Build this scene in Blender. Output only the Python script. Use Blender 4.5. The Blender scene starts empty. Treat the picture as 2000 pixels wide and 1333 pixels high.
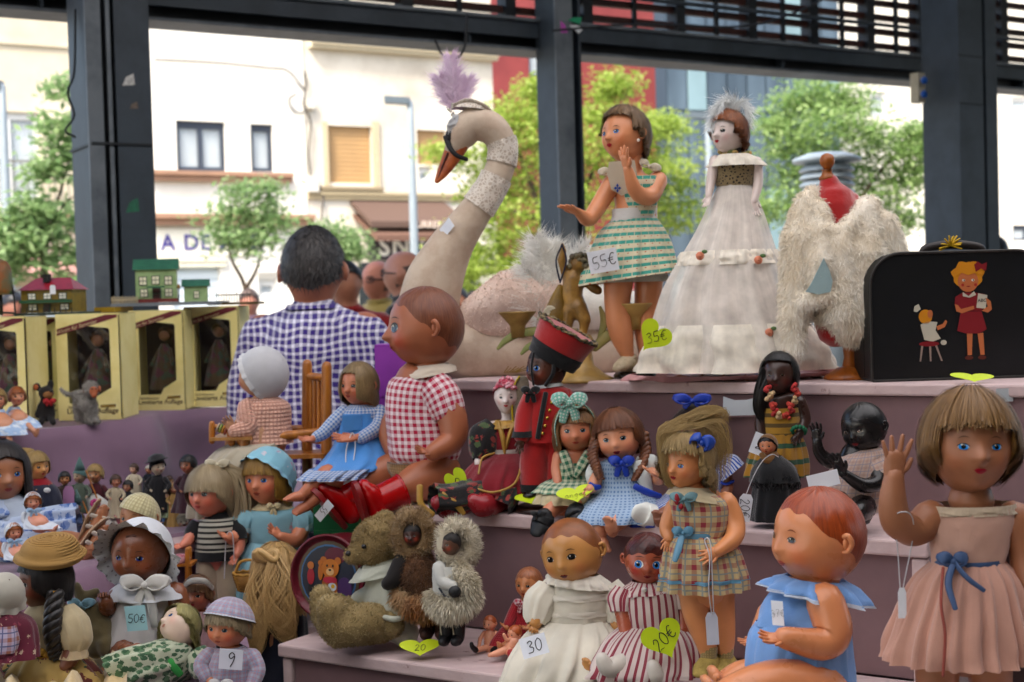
import bpy,bmesh,math,random
import numpy as np
from mathutils import Vector
random.seed(7);RNG=np.random.default_rng(7)
sc=bpy.context.scene
COL=sc.collection
rad=math.radians
# ---------------------------------------------------------------- camera, sky, sun, exposure
FPX=2747.0
CAMZ=1.42
PITCH=math.atan((666.5- 585.0)/FPX)
ROLL=rad(1.6)
_F=np.array([0,math.cos(PITCH),-math.sin(PITCH)]);_R0=np.array([1.0,0,0]);_U0=np.array([0,math.sin(PITCH),math.cos(PITCH)])
_R=math.cos(ROLL)*_R0- math.sin(ROLL)*_U0
_U=math.cos(ROLL)*_U0+math.sin(ROLL)*_R0
CAM=np.array([0,0,CAMZ])
cd=bpy.data.cameras.new('camera');cam=bpy.data.objects.new('camera',cd);COL.objects.link(cam)
from mathutils import Matrix
cam.matrix_world=Matrix(((_R[0],_U[0],-_F[0],0),(_R[1],_U[1],-_F[1],0),(_R[2],_U[2],-_F[2],CAMZ),(0,0,0,1)))
cd.sensor_width=36;cd.lens=FPX/2000*36;cd.clip_start=0.05;cd.clip_end=2000
cd.dof.use_dof=True;cd.dof.focus_distance=2.15;cd.dof.aperture_fstop=7.1
sc.camera=cam
w=bpy.data.worlds.new('World');sc.world=w;w.use_nodes=True
SUN_EL,SUN_AZ=52,205     # degrees; azimuth measured from +Y clockwise seen from above
wn=w.node_tree.nodes;wl=w.node_tree.links
sky=wn.new('ShaderNodeTexSky');sky.sky_type='NISHITA';sky.sun_disc=False
sky.sun_elevation=rad(SUN_EL);sky.sun_rotation=rad(SUN_AZ);sky.dust_density=4.0;sky.air_density=1.0;sky.ozone_density=1.0
wl.new(sky.outputs[0],wn['Background'].inputs[0]);wn['Background'].inputs[1].default_value=0.15
sl=bpy.data.lights.new('sun','SUN');sun=bpy.data.objects.new('sun',sl);COL.objects.link(sun)
sl.energy=1.7;sl.angle=rad(10);sl.color=(1,.95,.87)
_sd=Vector((math.sin(rad(SUN_AZ))*math.cos(rad(SUN_EL)),math.cos(rad(SUN_AZ))*math.cos(rad(SUN_EL)),math.sin(rad(SUN_EL))))
sun.rotation_euler=_sd.to_track_quat('Z','Y').to_euler()
sun.location=(0,-5,20)
sc.view_settings.view_transform='Standard';sc.view_settings.look='None';sc.view_settings.gamma=1
sc.view_settings.exposure=1.8
try:
 sc.cycles.use_denoising=True
 sc.cycles.max_bounces=8;sc.cycles.diffuse_bounces=4;sc.cycles.transparent_max_bounces=12
 sc.cycles.sample_clamp_indirect=6
except Exception: pass
# ---------------------------------------------------------------- pixel <-> place
def ray(px,py): return _F+_R*((px- 1000)/FPX)+_U*((666.5- py)/FPX)
def P(px,py,d): return CAM+d*ray(px,py)
def on_z(px,py,z):
 r=ray(px,py);return CAM+r*((z- CAMZ)/r[2])
def depth(p): return float((np.asarray(p)- CAM) @ _F)
SH_A=rad(32);SH_N=np.array([math.sin(SH_A),math.cos(SH_A),0]);SH_U=np.array([math.cos(SH_A),-math.sin(SH_A),0])
TIER={'top': (2.45,CAMZ- .167),'mid': (2.20,CAMZ- .399),'low': (1.95,CAMZ- .624)}
def tier(k,px,back=0.0,dz=0.0):
 """the point on a shelf, BACK metres behind its front edge, that stands in picture column px"""
 D,z=TIER[k];D+=back
 A=_F+_R*((px- 1000)/FPX)
 m=np.array([[SH_N @ A,SH_N @ _U],[A[2],_U[2]]])
 d,db=np.linalg.solve(m,np.array([D,z+dz- CAMZ]))
 return CAM+d*A+db*_U
def pix(p):
 q=np.asarray(p,float)- CAM;d=q @ _F
 return 1000+FPX*(q @ _R)/d,666.5- FPX*(q @ _U)/d,d
# ---------------------------------------------------------------- geometry: G = (V, F, UV, material index per face)
class G:
 def __init__(s,V,F,UV=None,mi=0,col=None):
  s.V=np.asarray(V,float).reshape(-1,3);s.F=list(F)
  s.UV=np.zeros((len(s.V),2)) if UV is None else np.asarray(UV,float)
  s.mi=[mi]*len(s.F) if isinstance(mi,int) else list(mi)
  s.col=np.zeros(len(s.V)) if col is None else np.asarray(col,float)
def J(*gs):
 gs=[g for g in gs if g is not None]
 V=[];F=[];UV=[];mi=[];co=[];n=0
 for g in gs:
  V.append(g.V);UV.append(g.UV);mi+=g.mi;co.append(g.col)
  F+=[tuple(i+n for i in f) for f in g.F];n+=len(g.V)
 return G(np.concatenate(V),F,np.concatenate(UV),mi,np.concatenate(co))
def mi(g,k): g.mi=[k]*len(g.F);return g
def gridF(m,n,wrap=False):
 F=[]
 for i in range(m- 1):
  for j in range(n if wrap else n- 1):
   k=(j+1) % n
   F.append((i*n+j,i*n+k,(i+1)*n+k,(i+1)*n+j))
 return F
def grid(Pm,UVm=None,wrap=False,mi=0):
 m,n=Pm.shape[:2]
 return G(Pm.reshape(-1,3),gridF(m,n,wrap),None if UVm is None else UVm.reshape(-1,2),mi)
def nrm(v): v=np.asarray(v,float);return v/(np.linalg.norm(v)+1e-12)
def catmull(A,sub):
 A=np.asarray(A,float);n=len(A)
 if n < 3 or sub <=1:
  if n==2 and sub > 1: return np.array([A[0]+(A[1]- A[0])*t for t in np.linspace(0,1,sub+1)])
  return A
 E=np.vstack([2*A[0]- A[1],A,2*A[-1]- A[-2]]);out=[]
 for i in range(1,n):
  p0,p1,p2,p3=E[i- 1],E[i],E[i+1],E[i+2]
  for t in np.arange(sub)/sub:
   out.append(.5*((2*p1)+(-p0+p2)*t+(2*p0- 5*p1+4*p2- p3)*t*t+(-p0+3*p1- 3*p2+p3)*t**3))
 out.append(A[-1]);return np.array(out)
def tube(pts,r,seg=10,sub=4,flat=None,side=None,cap=True,mi=0):
 """smooth tapering tube; flat = ratio of the second radius per control point, side = direction of the first radius"""
 pts=np.asarray(pts,float);r=np.asarray(r,float)*np.ones(len(pts))
 fl=np.ones(len(pts)) if flat is None else np.asarray(flat,float)*np.ones(len(pts))
 A=catmull(np.column_stack([pts,r,fl]),sub)
 C,rr,ff=A[:,:3],np.maximum(A[:,3],1e-5),A[:,4]
 T=np.gradient(C,axis=0);T/=np.linalg.norm(T,axis=1)[:,None]+1e-12
 x=np.asarray(side if side is not None else (1,0,0),float)
 if abs(nrm(x) @ T[0]) > .95: x=np.array([0,0,1.0]) if abs(T[0][2]) < .9 else np.array([0,1.0,0])
 rows=[];th=np.linspace(0,2*math.pi,seg,endpoint=False)
 def ring(c,t,a,b):
  nonlocal x
  x=nrm(x- t*(x @ t));y=np.cross(t,x)
  return c+np.outer(np.cos(th)*a,x)+np.outer(np.sin(th)*b,y)
 if cap:
  for s_,k in ((.95,.3),(.6,.8)): rows.append(ring(C[0]- T[0]*rr[0]*s_*min(1,ff[0]+.2),T[0],rr[0]*k,rr[0]*ff[0]*k))
 for c,t,a,b in zip(C,T,rr,ff): rows.append(ring(c,t,a,a*b))
 if cap:
  for s_,k in ((.6,.8),(.95,.3)): rows.append(ring(C[-1]+T[-1]*rr[-1]*s_*min(1,ff[-1]+.2),T[-1],rr[-1]*k,rr[-1]*ff[-1]*k))
 Pm=np.array(rows);m=len(Pm)
 L=np.concatenate([[0],np.cumsum(np.linalg.norm(np.diff(Pm.mean(1),axis=0),axis=1))])
 UV=np.zeros((m,seg,2));UV[...,0]=th[None]*rr.mean();UV[...,1]=L[:,None]
 g=grid(Pm,UV,True,mi)
 if cap: g.F+=[tuple(range(seg))[::-1],tuple((m- 1)*seg+i for i in range(seg))];g.mi+=[mi,mi]
 return g
def loft(rings,n=48,sub=4,pleat=0,amp=None,ph=0,close=False,zmin=None,seed=1,mi=0,wr=.032):
 """cloth through rings (centre, a-vector, b-vector); amp = pleat depth per ring as a share of the radius; keeps a uv seam at the back"""
 R_=np.array([np.concatenate([np.asarray(c,float),np.asarray(a,float),np.asarray(b,float)]) for c,a,b in rings])
 am=np.zeros(len(rings)) if amp is None else np.asarray(amp,float)*np.ones(len(rings))
 A=catmull(np.column_stack([R_,am]),sub)
 th=np.linspace(0,2*math.pi,n+1)+math.pi/2
 rg=np.random.default_rng(seed);p1,p2,p3=rg.random(3)*6.28
 k=max(pleat,1)
 warp=th+.25*np.sin(2*th+p1)/max(k,1)*2
 w=.62*np.sin(np.round(k)*warp+p2)+.28*np.sin(round(k*1.62)*th+p3)+.18*np.sin(round(k*.5+1)*th+p1) if pleat else 0*th
 w[-1]=w[0] if pleat else 0
 Pm=[];sm=np.linspace(0,1,len(A))
 for i,row in enumerate(A):
  c,a,b,am_=row[:3],row[3:6],row[6:9],row[9]
  v_=i/max(1,len(A)- 1);s_=1+am_*w+wr*(.3+v_)*(np.sin(3*th+7*v_+p1)*.4+np.sin(5*th- 9*v_+p2)*.35+np.sin(8*th+13*v_+p3)*.3+np.sin(11*th- 17*v_+p1*2)*.2)
  Pm.append(c+np.outer(np.cos(th)*s_,a)+np.outer(np.sin(th)*s_,b))
 Pm=np.array(Pm)
 if zmin is not None: Pm[...,2]=np.maximum(Pm[...,2],zmin+.002*np.cos(th*7)[None])
 d=np.linalg.norm(np.diff(Pm,axis=0),axis=2).mean(1);L=np.concatenate([[0],np.cumsum(d)])
 rmax=max(np.linalg.norm(A[:,3:6],axis=1).max(),np.linalg.norm(A[:,6:9],axis=1).max())*.9
 UV=np.zeros(Pm.shape[:2]+(2,));UV[...,0]=(th*rmax)[None];UV[...,1]=L[:,None]
 g=grid(Pm,UV,False,mi)
 if close:
  for i in (0,len(A)- 1):
   b0=len(g.V);g.V=np.vstack([g.V,Pm[i].mean(0)]);g.UV=np.vstack([g.UV,UV[i].mean(0)]);g.col=np.append(g.col,0)
   g.F+=[(i*(n+1)+j,i*(n+1)+j+1,b0) for j in range(n)];g.mi+=[mi]*n
 return g
def ball(c,r,seg=14,rings=9,M=None,mi=0):
 r=np.ones(3)*np.asarray(r,float)
 el=np.linspace(-math.pi/2+.12,math.pi/2- .12,rings);th=np.linspace(0,2*math.pi,seg,endpoint=False)
 E,Tt=np.meshgrid(el,th,indexing='ij')
 X=np.stack([np.cos(E)*np.cos(Tt),np.cos(E)*np.sin(Tt),np.sin(E)],-1)*r
 if M is not None: X=X @ np.asarray(M).T
 g=grid(X+np.asarray(c),np.stack([Tt*r[0],E*r[2]],-1),True,mi)
 g.F+=[tuple(range(seg))[::-1],tuple((rings- 1)*seg+i for i in range(seg))];g.mi+=[mi,mi]
 return g
BF=[(0,3,2,1),(4,5,6,7),(0,1,5,4),(1,2,6,5),(2,3,7,6),(3,0,4,7)]
def hexa(o,a,b,c,mi=0):
 """box from a corner and three edge vectors"""
 o,a,b,c=[np.asarray(v,float) for v in (o,a,b,c)]
 V=[o,o+a,o+a+b,o+b,o+c,o+a+c,o+a+b+c,o+b+c]
 V=np.array(V)
 if np.cross(a,b) @ c < 0: F=[f[::-1] for f in BF]
 else: F=BF
 VV=[];FF=[];UV=[]
 la,lb,lc=np.linalg.norm(a),np.linalg.norm(b),np.linalg.norm(c)
 co=np.array([[0,0,0],[la,0,0],[la,lb,0],[0,lb,0],[0,0,lc],[la,0,lc],[la,lb,lc],[0,lb,lc]])
 for f in F:
  k=len(VV);q=co[list(f)];ax=[i for i in range(3) if np.ptp(q[:,i]) > 1e-9]
  for i in f: VV.append(V[i]);UV.append(co[i][ax[:2]] if len(ax) > 1 else (0,0))
  FF.append((k,k+1,k+2,k+3))
 return G(VV,FF,UV,mi)
def bbox(x0,x1,y0,y1,z0,z1,mi=0): return hexa((x0,y0,z0),(x1- x0,0,0),(0,y1- y0,0),(0,0,z1- z0),mi)
def prism(pts2,o,u,v,t,mi=0,bevel=0):
 """closed 2d outline extruded: point = o + x*u + y*v, thickness vector t"""
 p=np.asarray(pts2,float);n=len(p);o,u,v,t=[np.asarray(q,float) for q in (o,u,v,t)]
 A=o+np.outer(p[:,0],u)+np.outer(p[:,1],v);B=A+t
 V=np.vstack([A,B,A,B]);UV=np.vstack([p,p,p,p])
 F=[tuple(range(n)),tuple(range(2*n- 1,n- 1,-1))]+[(2*n+i,3*n+i,3*n+(i+1) % n,2*n+(i+1) % n) for i in range(n)]
 return G(V,F,UV,mi)
def lathe(prof,c,axis=(0,0,1),seg=24,mi=0,cap=True):
 """profile [(radius, height)] turned about an axis through c"""
 ax=nrm(axis);x=nrm(np.cross((0,1,0),ax)) if abs(ax[1]) < .9 else nrm(np.cross((0,0,1.0),ax));y=np.cross(ax,x)
 th=np.linspace(0,2*math.pi,seg,endpoint=False)
 Pm=np.array([np.asarray(c)+ax*h+np.outer(np.cos(th)*r,x)+np.outer(np.sin(th)*r,y) for r,h in prof])
 UV=np.zeros(Pm.shape[:2]+(2,));UV[...,0]=th*max(p[0] for p in prof);UV[...,1]=np.cumsum([0]+[math.dist(prof[i],prof[i+1]) for i in range(len(prof)- 1)])[:,None]
 g=grid(Pm,UV,True,mi)
 if cap:
  m=len(Pm);g.F+=[tuple(range(seg))[::-1],tuple((m- 1)*seg+i for i in range(seg))];g.mi+=[mi,mi]
 return g
WORK=bpy.data.scenes.new('workshop')
def work_dg():
 v=WORK.view_layers[0];v.update();return v.depsgraph
def mesh_from(g,name):
 me=bpy.data.meshes.new(name);me.from_pydata(g.V.tolist(),[],[tuple(map(int,f)) for f in g.F]);return me
def blob(prims,vox,smooth=6):
 """one continuous skin grown over tapered capsules ('c',p0,p1,r0,r1) and ellipsoids ('e',c,r,M)"""
 gs=[]
 for p in prims:
  if p[0]=='c': gs.append(tube([p[1],p[2]],[p[3],p[4]],14,3))
  elif p[0]=='e': gs.append(ball(p[1],p[2],18,13,p[3] if len(p) > 3 else None))
  else: gs.append(p[1])
 me=mesh_from(J(*gs),'tmp');ob=bpy.data.objects.new('tmp',me);WORK.collection.objects.link(ob)
 m=ob.modifiers.new('r','REMESH');m.mode='VOXEL';m.voxel_size=vox
 if smooth: m2=ob.modifiers.new('s','SMOOTH');m2.iterations=smooth;m2.factor=.5
 dg=work_dg();e=ob.evaluated_get(dg);q=e.to_mesh()
 V=np.empty(len(q.vertices)*3);q.vertices.foreach_get('co',V);F=[tuple(p.vertices) for p in q.polygons]
 e.to_mesh_clear();bpy.data.objects.remove(ob);bpy.data.meshes.remove(me)
 return G(V.reshape(-1,3),F)
def link(name,g,mats,parent=None,smooth=True,auto=None):
 me=mesh_from(g,name);me.validate(clean_customdata=False) if False else None
 n=len(me.loops);vi=np.empty(n,int);me.loops.foreach_get('vertex_index',vi)
 uv=me.uv_layers.new(name='UVMap');uv.data.foreach_set('uv',g.UV[vi].astype(np.float32).ravel())
 if g.col.any():
  a=me.attributes.new('paint','FLOAT','POINT');a.data.foreach_set('value',g.col.astype(np.float32))
 for m_ in (mats if isinstance(mats,(list,tuple)) else [mats]): me.materials.append(m_)
 me.polygons.foreach_set('material_index',np.array(g.mi,np.int32))
 me.polygons.foreach_set('use_smooth',np.full(len(me.polygons),smooth,bool))
 if smooth and auto is not None:
  try: me.set_sharp_from_angle(angle=rad(auto))
  except Exception: pass
 me.update()
 o=bpy.data.objects.new(name,me);COL.objects.link(o)
 if parent is not None: o.parent=parent
 return o
def tag(o,label=None,cat=None,group=None,kind=None):
 if label: o['label']=label
 if cat: o['category']=cat
 if group: o['group']=group
 if kind: o['kind']=kind
 return o
def struct(name,g,mats,parent=None,smooth=False): return tag(link(name,g,mats,parent,smooth),kind='structure' if parent is None else None)
# ---------------------------------------------------------------- materials
_MC={}
def srgb(h):
 if isinstance(h,str):
  h=h.lstrip('#');c=[int(h[i:i+2],16)/255 for i in (0,2,4)]
  c=[(x/12.92 if x <=.04045 else ((x+.055)/1.055)**2.4) for x in c];m=sum(c)/3
  return tuple(max(.002,m+(x- m)*1.1)**1.08 for x in c)+(1,)
 return tuple(h)+(1,) if len(h)==3 else tuple(h)
class NT:
 def __init__(s,name):
  s.m=bpy.data.materials.new(name);s.m.use_nodes=True;s.t=s.m.node_tree;s.n=s.t.nodes;s.b=s.n['Principled BSDF']
 def new(s,t,**k):
  n=s.n.new('ShaderNode'+t)
  for a,v in k.items(): setattr(n,a,v)
  return n
 def put(s,sock,v):
  if v is None: return
  if isinstance(v,bpy.types.NodeSocket): s.t.links.new(v,sock)
  else: sock.default_value=v
 def math(s,op,a,b=None,c=None):
  n=s.new('Math',operation=op)
  for i,v in enumerate((a,b,c)): s.put(n.inputs[i],v)
  return n.outputs[0]
 def mix(s,f,a,b,bl='MIX'):
  n=s.new('Mix',data_type='RGBA',blend_type=bl)
  s.put(n.inputs[0],f);s.put(n.inputs[6],a);s.put(n.inputs[7],b);return n.outputs[2]
 def noise(s,vec,scale,detail=3,rough=.55,out=0):
  n=s.new('TexNoise');s.put(n.inputs['Vector'],vec);n.inputs['Scale'].default_value=scale;n.inputs['Detail'].default_value=detail;n.inputs['Roughness'].default_value=rough
  return n.outputs[out]
 def ramp(s,f,stops):
  n=s.new('ValToRGB');s.put(n.inputs[0],f);e=n.color_ramp.elements
  while len(e) < len(stops): e.new(.5)
  for el,(p,c) in zip(e,stops): el.position=p;el.color=c if len(c)==4 else tuple(c)+(1,)
  return n.outputs[0]
 def mapr(s,f,a,b,c=0,d=1):
  n=s.new('MapRange');s.put(n.inputs[0],f)
  for i,v in enumerate((a,b,c,d)): n.inputs[i+1].default_value=v
  return n.outputs[0]
 def coord(s,k='Object'): return s.new('TexCoord').outputs[k]
 def uvxy(s):
  x=s.new('SeparateXYZ');s.t.links.new(s.coord('UV'),x.inputs[0]);return x.outputs[0],x.outputs[1]
 def scale(s,vec,v):
  n=s.new('Mapping');s.put(n.inputs[0],vec);n.inputs['Scale'].default_value=v;return n.outputs[0]
 def bump(s,h,st=.3,dist=.002):
  n=s.new('Bump');s.put(n.inputs['Height'],h);n.inputs['Strength'].default_value=st;n.inputs['Distance'].default_value=dist
  s.t.links.new(n.outputs[0],s.b.inputs['Normal'])
 def fin(s,col,rough=.6,spec=.5,metal=0,sheen=0,coat=0):
  s.put(s.b.inputs['Base Color'],col);s.put(s.b.inputs['Roughness'],rough);s.b.inputs['Specular IOR Level'].default_value=spec;s.b.inputs['Metallic'].default_value=metal
  if sheen: s.b.inputs['Sheen Weight'].default_value=sheen
  if coat: s.b.inputs['Coat Weight'].default_value=coat;s.b.inputs['Coat Roughness'].default_value=.12
  return s.m
def cached(f):
 def g(*a,**k):
  key=(f.__name__,a,tuple(sorted(k.items())))
  if key not in _MC: _MC[key]=f(*a,**k)
  return _MC[key]
 return g
@cached
def plain(c,rough=.55,var=.12,nsc=30,bump=.15,metal=0,spec=.5,coat=0):
 t=NT('paint');c=srgb(c);o=t.coord()
 n=t.noise(o,nsc,4);k=t.mapr(n,.3,.7,1- var,1+var)
 col=t.mix(1.0,c,k,'MULTIPLY')
 if bump: t.bump(t.noise(o,nsc*8,2),bump,.001)
 return t.fin(col,t.mapr(n,.2,.8,max(0,rough- .08),min(1,rough+.08)),spec,metal,0,coat)
@cached
def cloth(c,kind='plain',c2='#ffffff',s=.01,c3=None,rough=.85,sheen=.3,thr=.5,bump=.35,obj=False):
 """woven cloth; patterns run in uv, which is in metres"""
 t=NT('cloth_'+kind);a=srgb(c);b=srgb(c2);u,v=t.uvxy();UV=t.coord('UV')
 if obj:
  _x=t.new('SeparateXYZ');t.t.links.new(t.coord(),_x.inputs[0]);u,v=_x.outputs[0],_x.outputs[2];_n=t.noise(t.coord(),4.5,2);u=t.math('ADD',u,t.math('MULTIPLY',_n,.05));v=t.math('ADD',v,t.math('MULTIPLY',t.noise(t.coord(),5.5,2),.06))
 def st(x,w=.5,per=s,off=0.): return t.math('LESS_THAN',t.math('FRACT',t.math('ADD',t.math('DIVIDE',x,per),40.13+off)),w)
 if kind=='plain': col=a
 elif kind=='gingham': col=t.mix(t.math('MULTIPLY',t.math('ADD',st(u),st(v)),.5),b,a)
 elif kind=='stripes': col=t.mix(st(u,thr),b,a)
 elif kind=='hstripes': col=t.mix(st(v,thr),b,a)
 elif kind=='plaid':
  col=t.mix(t.math('MULTIPLY',t.math('ADD',st(u,thr if thr !=.5 else .32),st(v,thr if thr !=.5 else .32)),.5),b,a)
  if c3: col=t.mix(t.math('MULTIPLY',t.math('MAXIMUM',st(u,.1,s,.42),st(v,.1,s,.42)),.8),col,srgb(c3))
 elif kind=='brick':
  n=t.new('TexBrick');t.put(n.inputs['Vector'],UV);n.inputs['Scale'].default_value=1/s;n.inputs['Color1'].default_value=a;n.inputs['Color2'].default_value=a
  n.inputs['Mortar'].default_value=b;n.inputs['Mortar Size'].default_value=.035;n.inputs['Brick Width'].default_value=.9;n.inputs['Row Height'].default_value=.42;n.inputs['Mortar Smooth'].default_value=.1
  band=t.math('LESS_THAN',t.math('FRACT',t.math('ADD',t.math('DIVIDE',v,s*.84),40.)),.5)
  col=t.mix(band,b,n.outputs[0])
  if c3: col=t.mix(t.math('MULTIPLY',st(u,.12,s*.9),st(v,.14,s*.84,.3)),col,srgb(c3))
 elif kind in ('floral','dots'):
  n=t.new('TexVoronoi');t.put(n.inputs['Vector'],UV);n.inputs['Scale'].default_value=1/s;n.inputs['Randomness'].default_value=1 if kind=='floral' else .05
  f=n.outputs['Distance']
  if kind=='floral': f=t.math('ADD',f,t.math('MULTIPLY',t.math('SUBTRACT',t.noise(UV,5/s,2),.5),.55))
  msk=t.math('LESS_THAN',f,thr)
  ink=b
  if c3: ink=t.mix(t.math('GREATER_THAN',t.noise(UV,.7/s,1),.5),b,srgb(c3))
  col=t.mix(msk,a,ink)
 elif kind=='knit':
  col=t.mix(t.math('MULTIPLY',t.math('ABSOLUTE',t.math('SINE',t.math('MULTIPLY',v,3.1416/s))),t.math('ABSOLUTE',t.math('SINE',t.math('MULTIPLY',u,3.1416/s)))),b,a)
 elif kind=='lace':
  n=t.new('TexVoronoi',feature='DISTANCE_TO_EDGE');t.put(n.inputs['Vector'],UV);n.inputs['Scale'].default_value=1/s
  col=t.mix(t.math('LESS_THAN',n.outputs[0],thr),b,a)
 low=t.noise(t.coord(),14,3)
 col=t.mix(1.0,col,t.mapr(low,.3,.7,.86,1.08),'MULTIPLY')
 wv=t.math('ADD',t.math('SINE',t.math('MULTIPLY',u,4200)),t.math('SINE',t.math('MULTIPLY',v,4200)))
 if kind=='knit': wv=t.math('MULTIPLY',t.math('ADD',t.math('SINE',t.math('MULTIPLY',v,6.28/s)),t.math('SINE',t.math('MULTIPLY',u,6.28/s))),2.0)
 t.bump(t.math('ADD',t.math('MULTIPLY',wv,.15),t.math('MULTIPLY',t.noise(t.coord(),55,4),3.0)),bump,.002)
 return t.fin(col,rough,.25,0,sheen)
@cached
def sheer(c,alpha=.6,s=.02):
 t=NT('sheer_cloth');col=srgb(c);n=t.noise(t.coord(),25,3)
 t.fin(t.mix(1.0,col,t.mapr(n,.3,.7,.85,1.08),'MULTIPLY'),.9,.2,0,.2)
 u,v=t.uvxy()
 st=t.math('MULTIPLY',t.math('SUBTRACT',t.noise(t.scale(t.coord('UV'),(60,3,1)),1.0,3),.5),.35)
 t.put(t.b.inputs['Alpha'],t.math('ADD',t.math('MULTIPLY',t.mapr(n,.3,.7,.85,1.1),alpha),st));return t.m
@cached
def skin(c,rough=.38,blush='#c9553f',mottle=.08,coat=.0,wear=None):
 t=NT('doll_skin');a=srgb(c);_l=sum(a[:3])/3;a=tuple(min(.9,(x*.88+_l*.12)*1.14) for x in a[:3])+(1,);o=t.coord()
 at=t.new('Attribute');at.attribute_name='paint'
 n=t.noise(o,22,4)
 col=t.mix(1.0,a,t.mapr(n,.3,.7,1- mottle,1+mottle),'MULTIPLY')
 col=t.mix(at.outputs['Fac'],col,srgb(blush))
 if wear: col=t.mix(t.mapr(t.noise(o,60,5,.7),.60,.68,0,.75),col,srgb(wear))
 t.bump(t.noise(o,220,2),.05,.0006)
 col=t.mix(t.mapr(t.noise(o,9,6,.75),.58,.72,0,.35),col,tuple(x*.72 for x in a[:3])+(1,));col=t.mix(t.mapr(t.noise(o,70,5,.8),.68,.74,0,.3),col,tuple(min(1,x*1.5+.05) for x in a[:3])+(1,))
 return t.fin(col,t.mapr(n,.2,.8,rough- .10,rough+.06),.5,0,0,coat)
@cached
def hair(c,c2,rough=.42,sc=1.0):
 t=NT('hair');v=t.scale(t.coord('UV'),(38*sc,1.1,1));n=t.noise(v,3.0,4,.65)
 col=t.ramp(n,[(.25,tuple(x*.6 for x in srgb(c2)[:3])),(.42,srgb(c2)),(.6,srgb(c)),(.8,tuple(min(1,x*1.3) for x in srgb(c)[:3]))])
 t.bump(n,.3,.003);return t.fin(col,rough,.45,0,.1)
@cached
def wood(c,c2,sc=8,rough=.45,ax=(1,1,12)):
 t=NT('wood');v=t.scale(t.coord(),tuple(sc/a for a in ax));n=t.noise(v,6,5,.6)
 t.bump(n,.2,.002);return t.fin(t.ramp(n,[(.3,srgb(c2)),(.65,srgb(c))]),rough,.45)
@cached
def emboss(c,c2,sc,rough=.5,bump=.5,detail=5,lo=.42,hi=.6,dist=.004):
 t=NT('worn_surface');o=t.coord();n=t.noise(o,sc,detail,.62)
 t.bump(t.noise(o,sc*4,4),bump,dist);return t.fin(t.mix(t.mapr(n,lo,hi),srgb(c),srgb(c2)),rough,.4)
@cached
def fur_mat(c,c2,rough=.75):
 t=NT('fur');at=t.new('Attribute');at.attribute_name='paint';n=t.noise(t.coord(),16,3)
 col=t.mix(t.mapr(n,.35,.65),srgb(c),srgb(c2));col=t.mix(t.math('MULTIPLY',at.outputs['Fac'],.55),col,(1,1,1,1),'SOFT_LIGHT')
 return t.fin(col,rough,.25,0,.2)
# ---------------------------------------------------------------- the kit for dolls and other shaped things
def Rz(a): c,s=math.cos(a),math.sin(a);return np.array([[c,-s,0],[s,c,0],[0,0,1]])
def Rx(a): c,s=math.cos(a),math.sin(a);return np.array([[1,0,0],[0,c,-s],[0,s,c]])
def Ry(a): c,s=math.cos(a),math.sin(a);return np.array([[c,0,s],[0,1,0],[-s,0,c]])
def dirv(az,el):
 az=np.radians(az);el=np.radians(el)
 return np.stack(np.broadcast_arrays(np.sin(az)*np.cos(el),-np.cos(az)*np.cos(el),np.sin(el)),-1)
HEADS={'girl': (.84,.88,1.0,.06,.13,.03,.05,.05,.07,.12),
  'baby': (.90,.95,1.0,.10,.09,.05,.05,.06,.05,.04),
  'lady': (.74,.86,1.0,.02,.14,.03,.05,.05,.08,.16),
  'kewpie': (.88,.92,1.0,.12,.14,.05,.04,.05,.05,.02),
  'man': (.72,.92,1.0,.02,.16,.05,.05,.04,.09,.10)}
def head_r(d,kind,smooth=False):
 a,b,c,ck,ns,bw,so,mo,ch,jw=HEADS[kind]
 x,y,z=d[...,0],d[...,1],d[...,2]
 ax=a*(1- jw*np.clip(-z- .1,0,1)*1.3)
 r=1/np.sqrt((x/ax)**2+(y/b)**2+(z/c)**2)
 if smooth: return r
 def g(az,el,sg,amp): return amp*np.exp(-(1- d @ dirv(az,el))/(math.radians(sg)**2)*1.0)
 r=r+g(29,-19,14,ck)+g(-29,-19,14,ck)+g(0,-9,5.0,ns*1.25)+g(0,0,5,ns*.35)+g(4.5,-11,3.6,ns*.25)+g(-4.5,-11,3.6,ns*.25)
 r=r+g(0,34,24,bw)+g(21,4,8,-so)+g(-21,4,8,-so)+g(0,-25,7.5,mo*1.2)+g(0,-46,11,ch*1.1)+g(0,-34,4.5,-.025)
 return r
EYE={'blue': '#3f6fae','bright': '#3f8fd6','brown': '#3d2416','green': '#4f6b52','grey': '#54616b','dark': '#17130f','navy': '#27408a'}
WHITE_EYE=None
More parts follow.
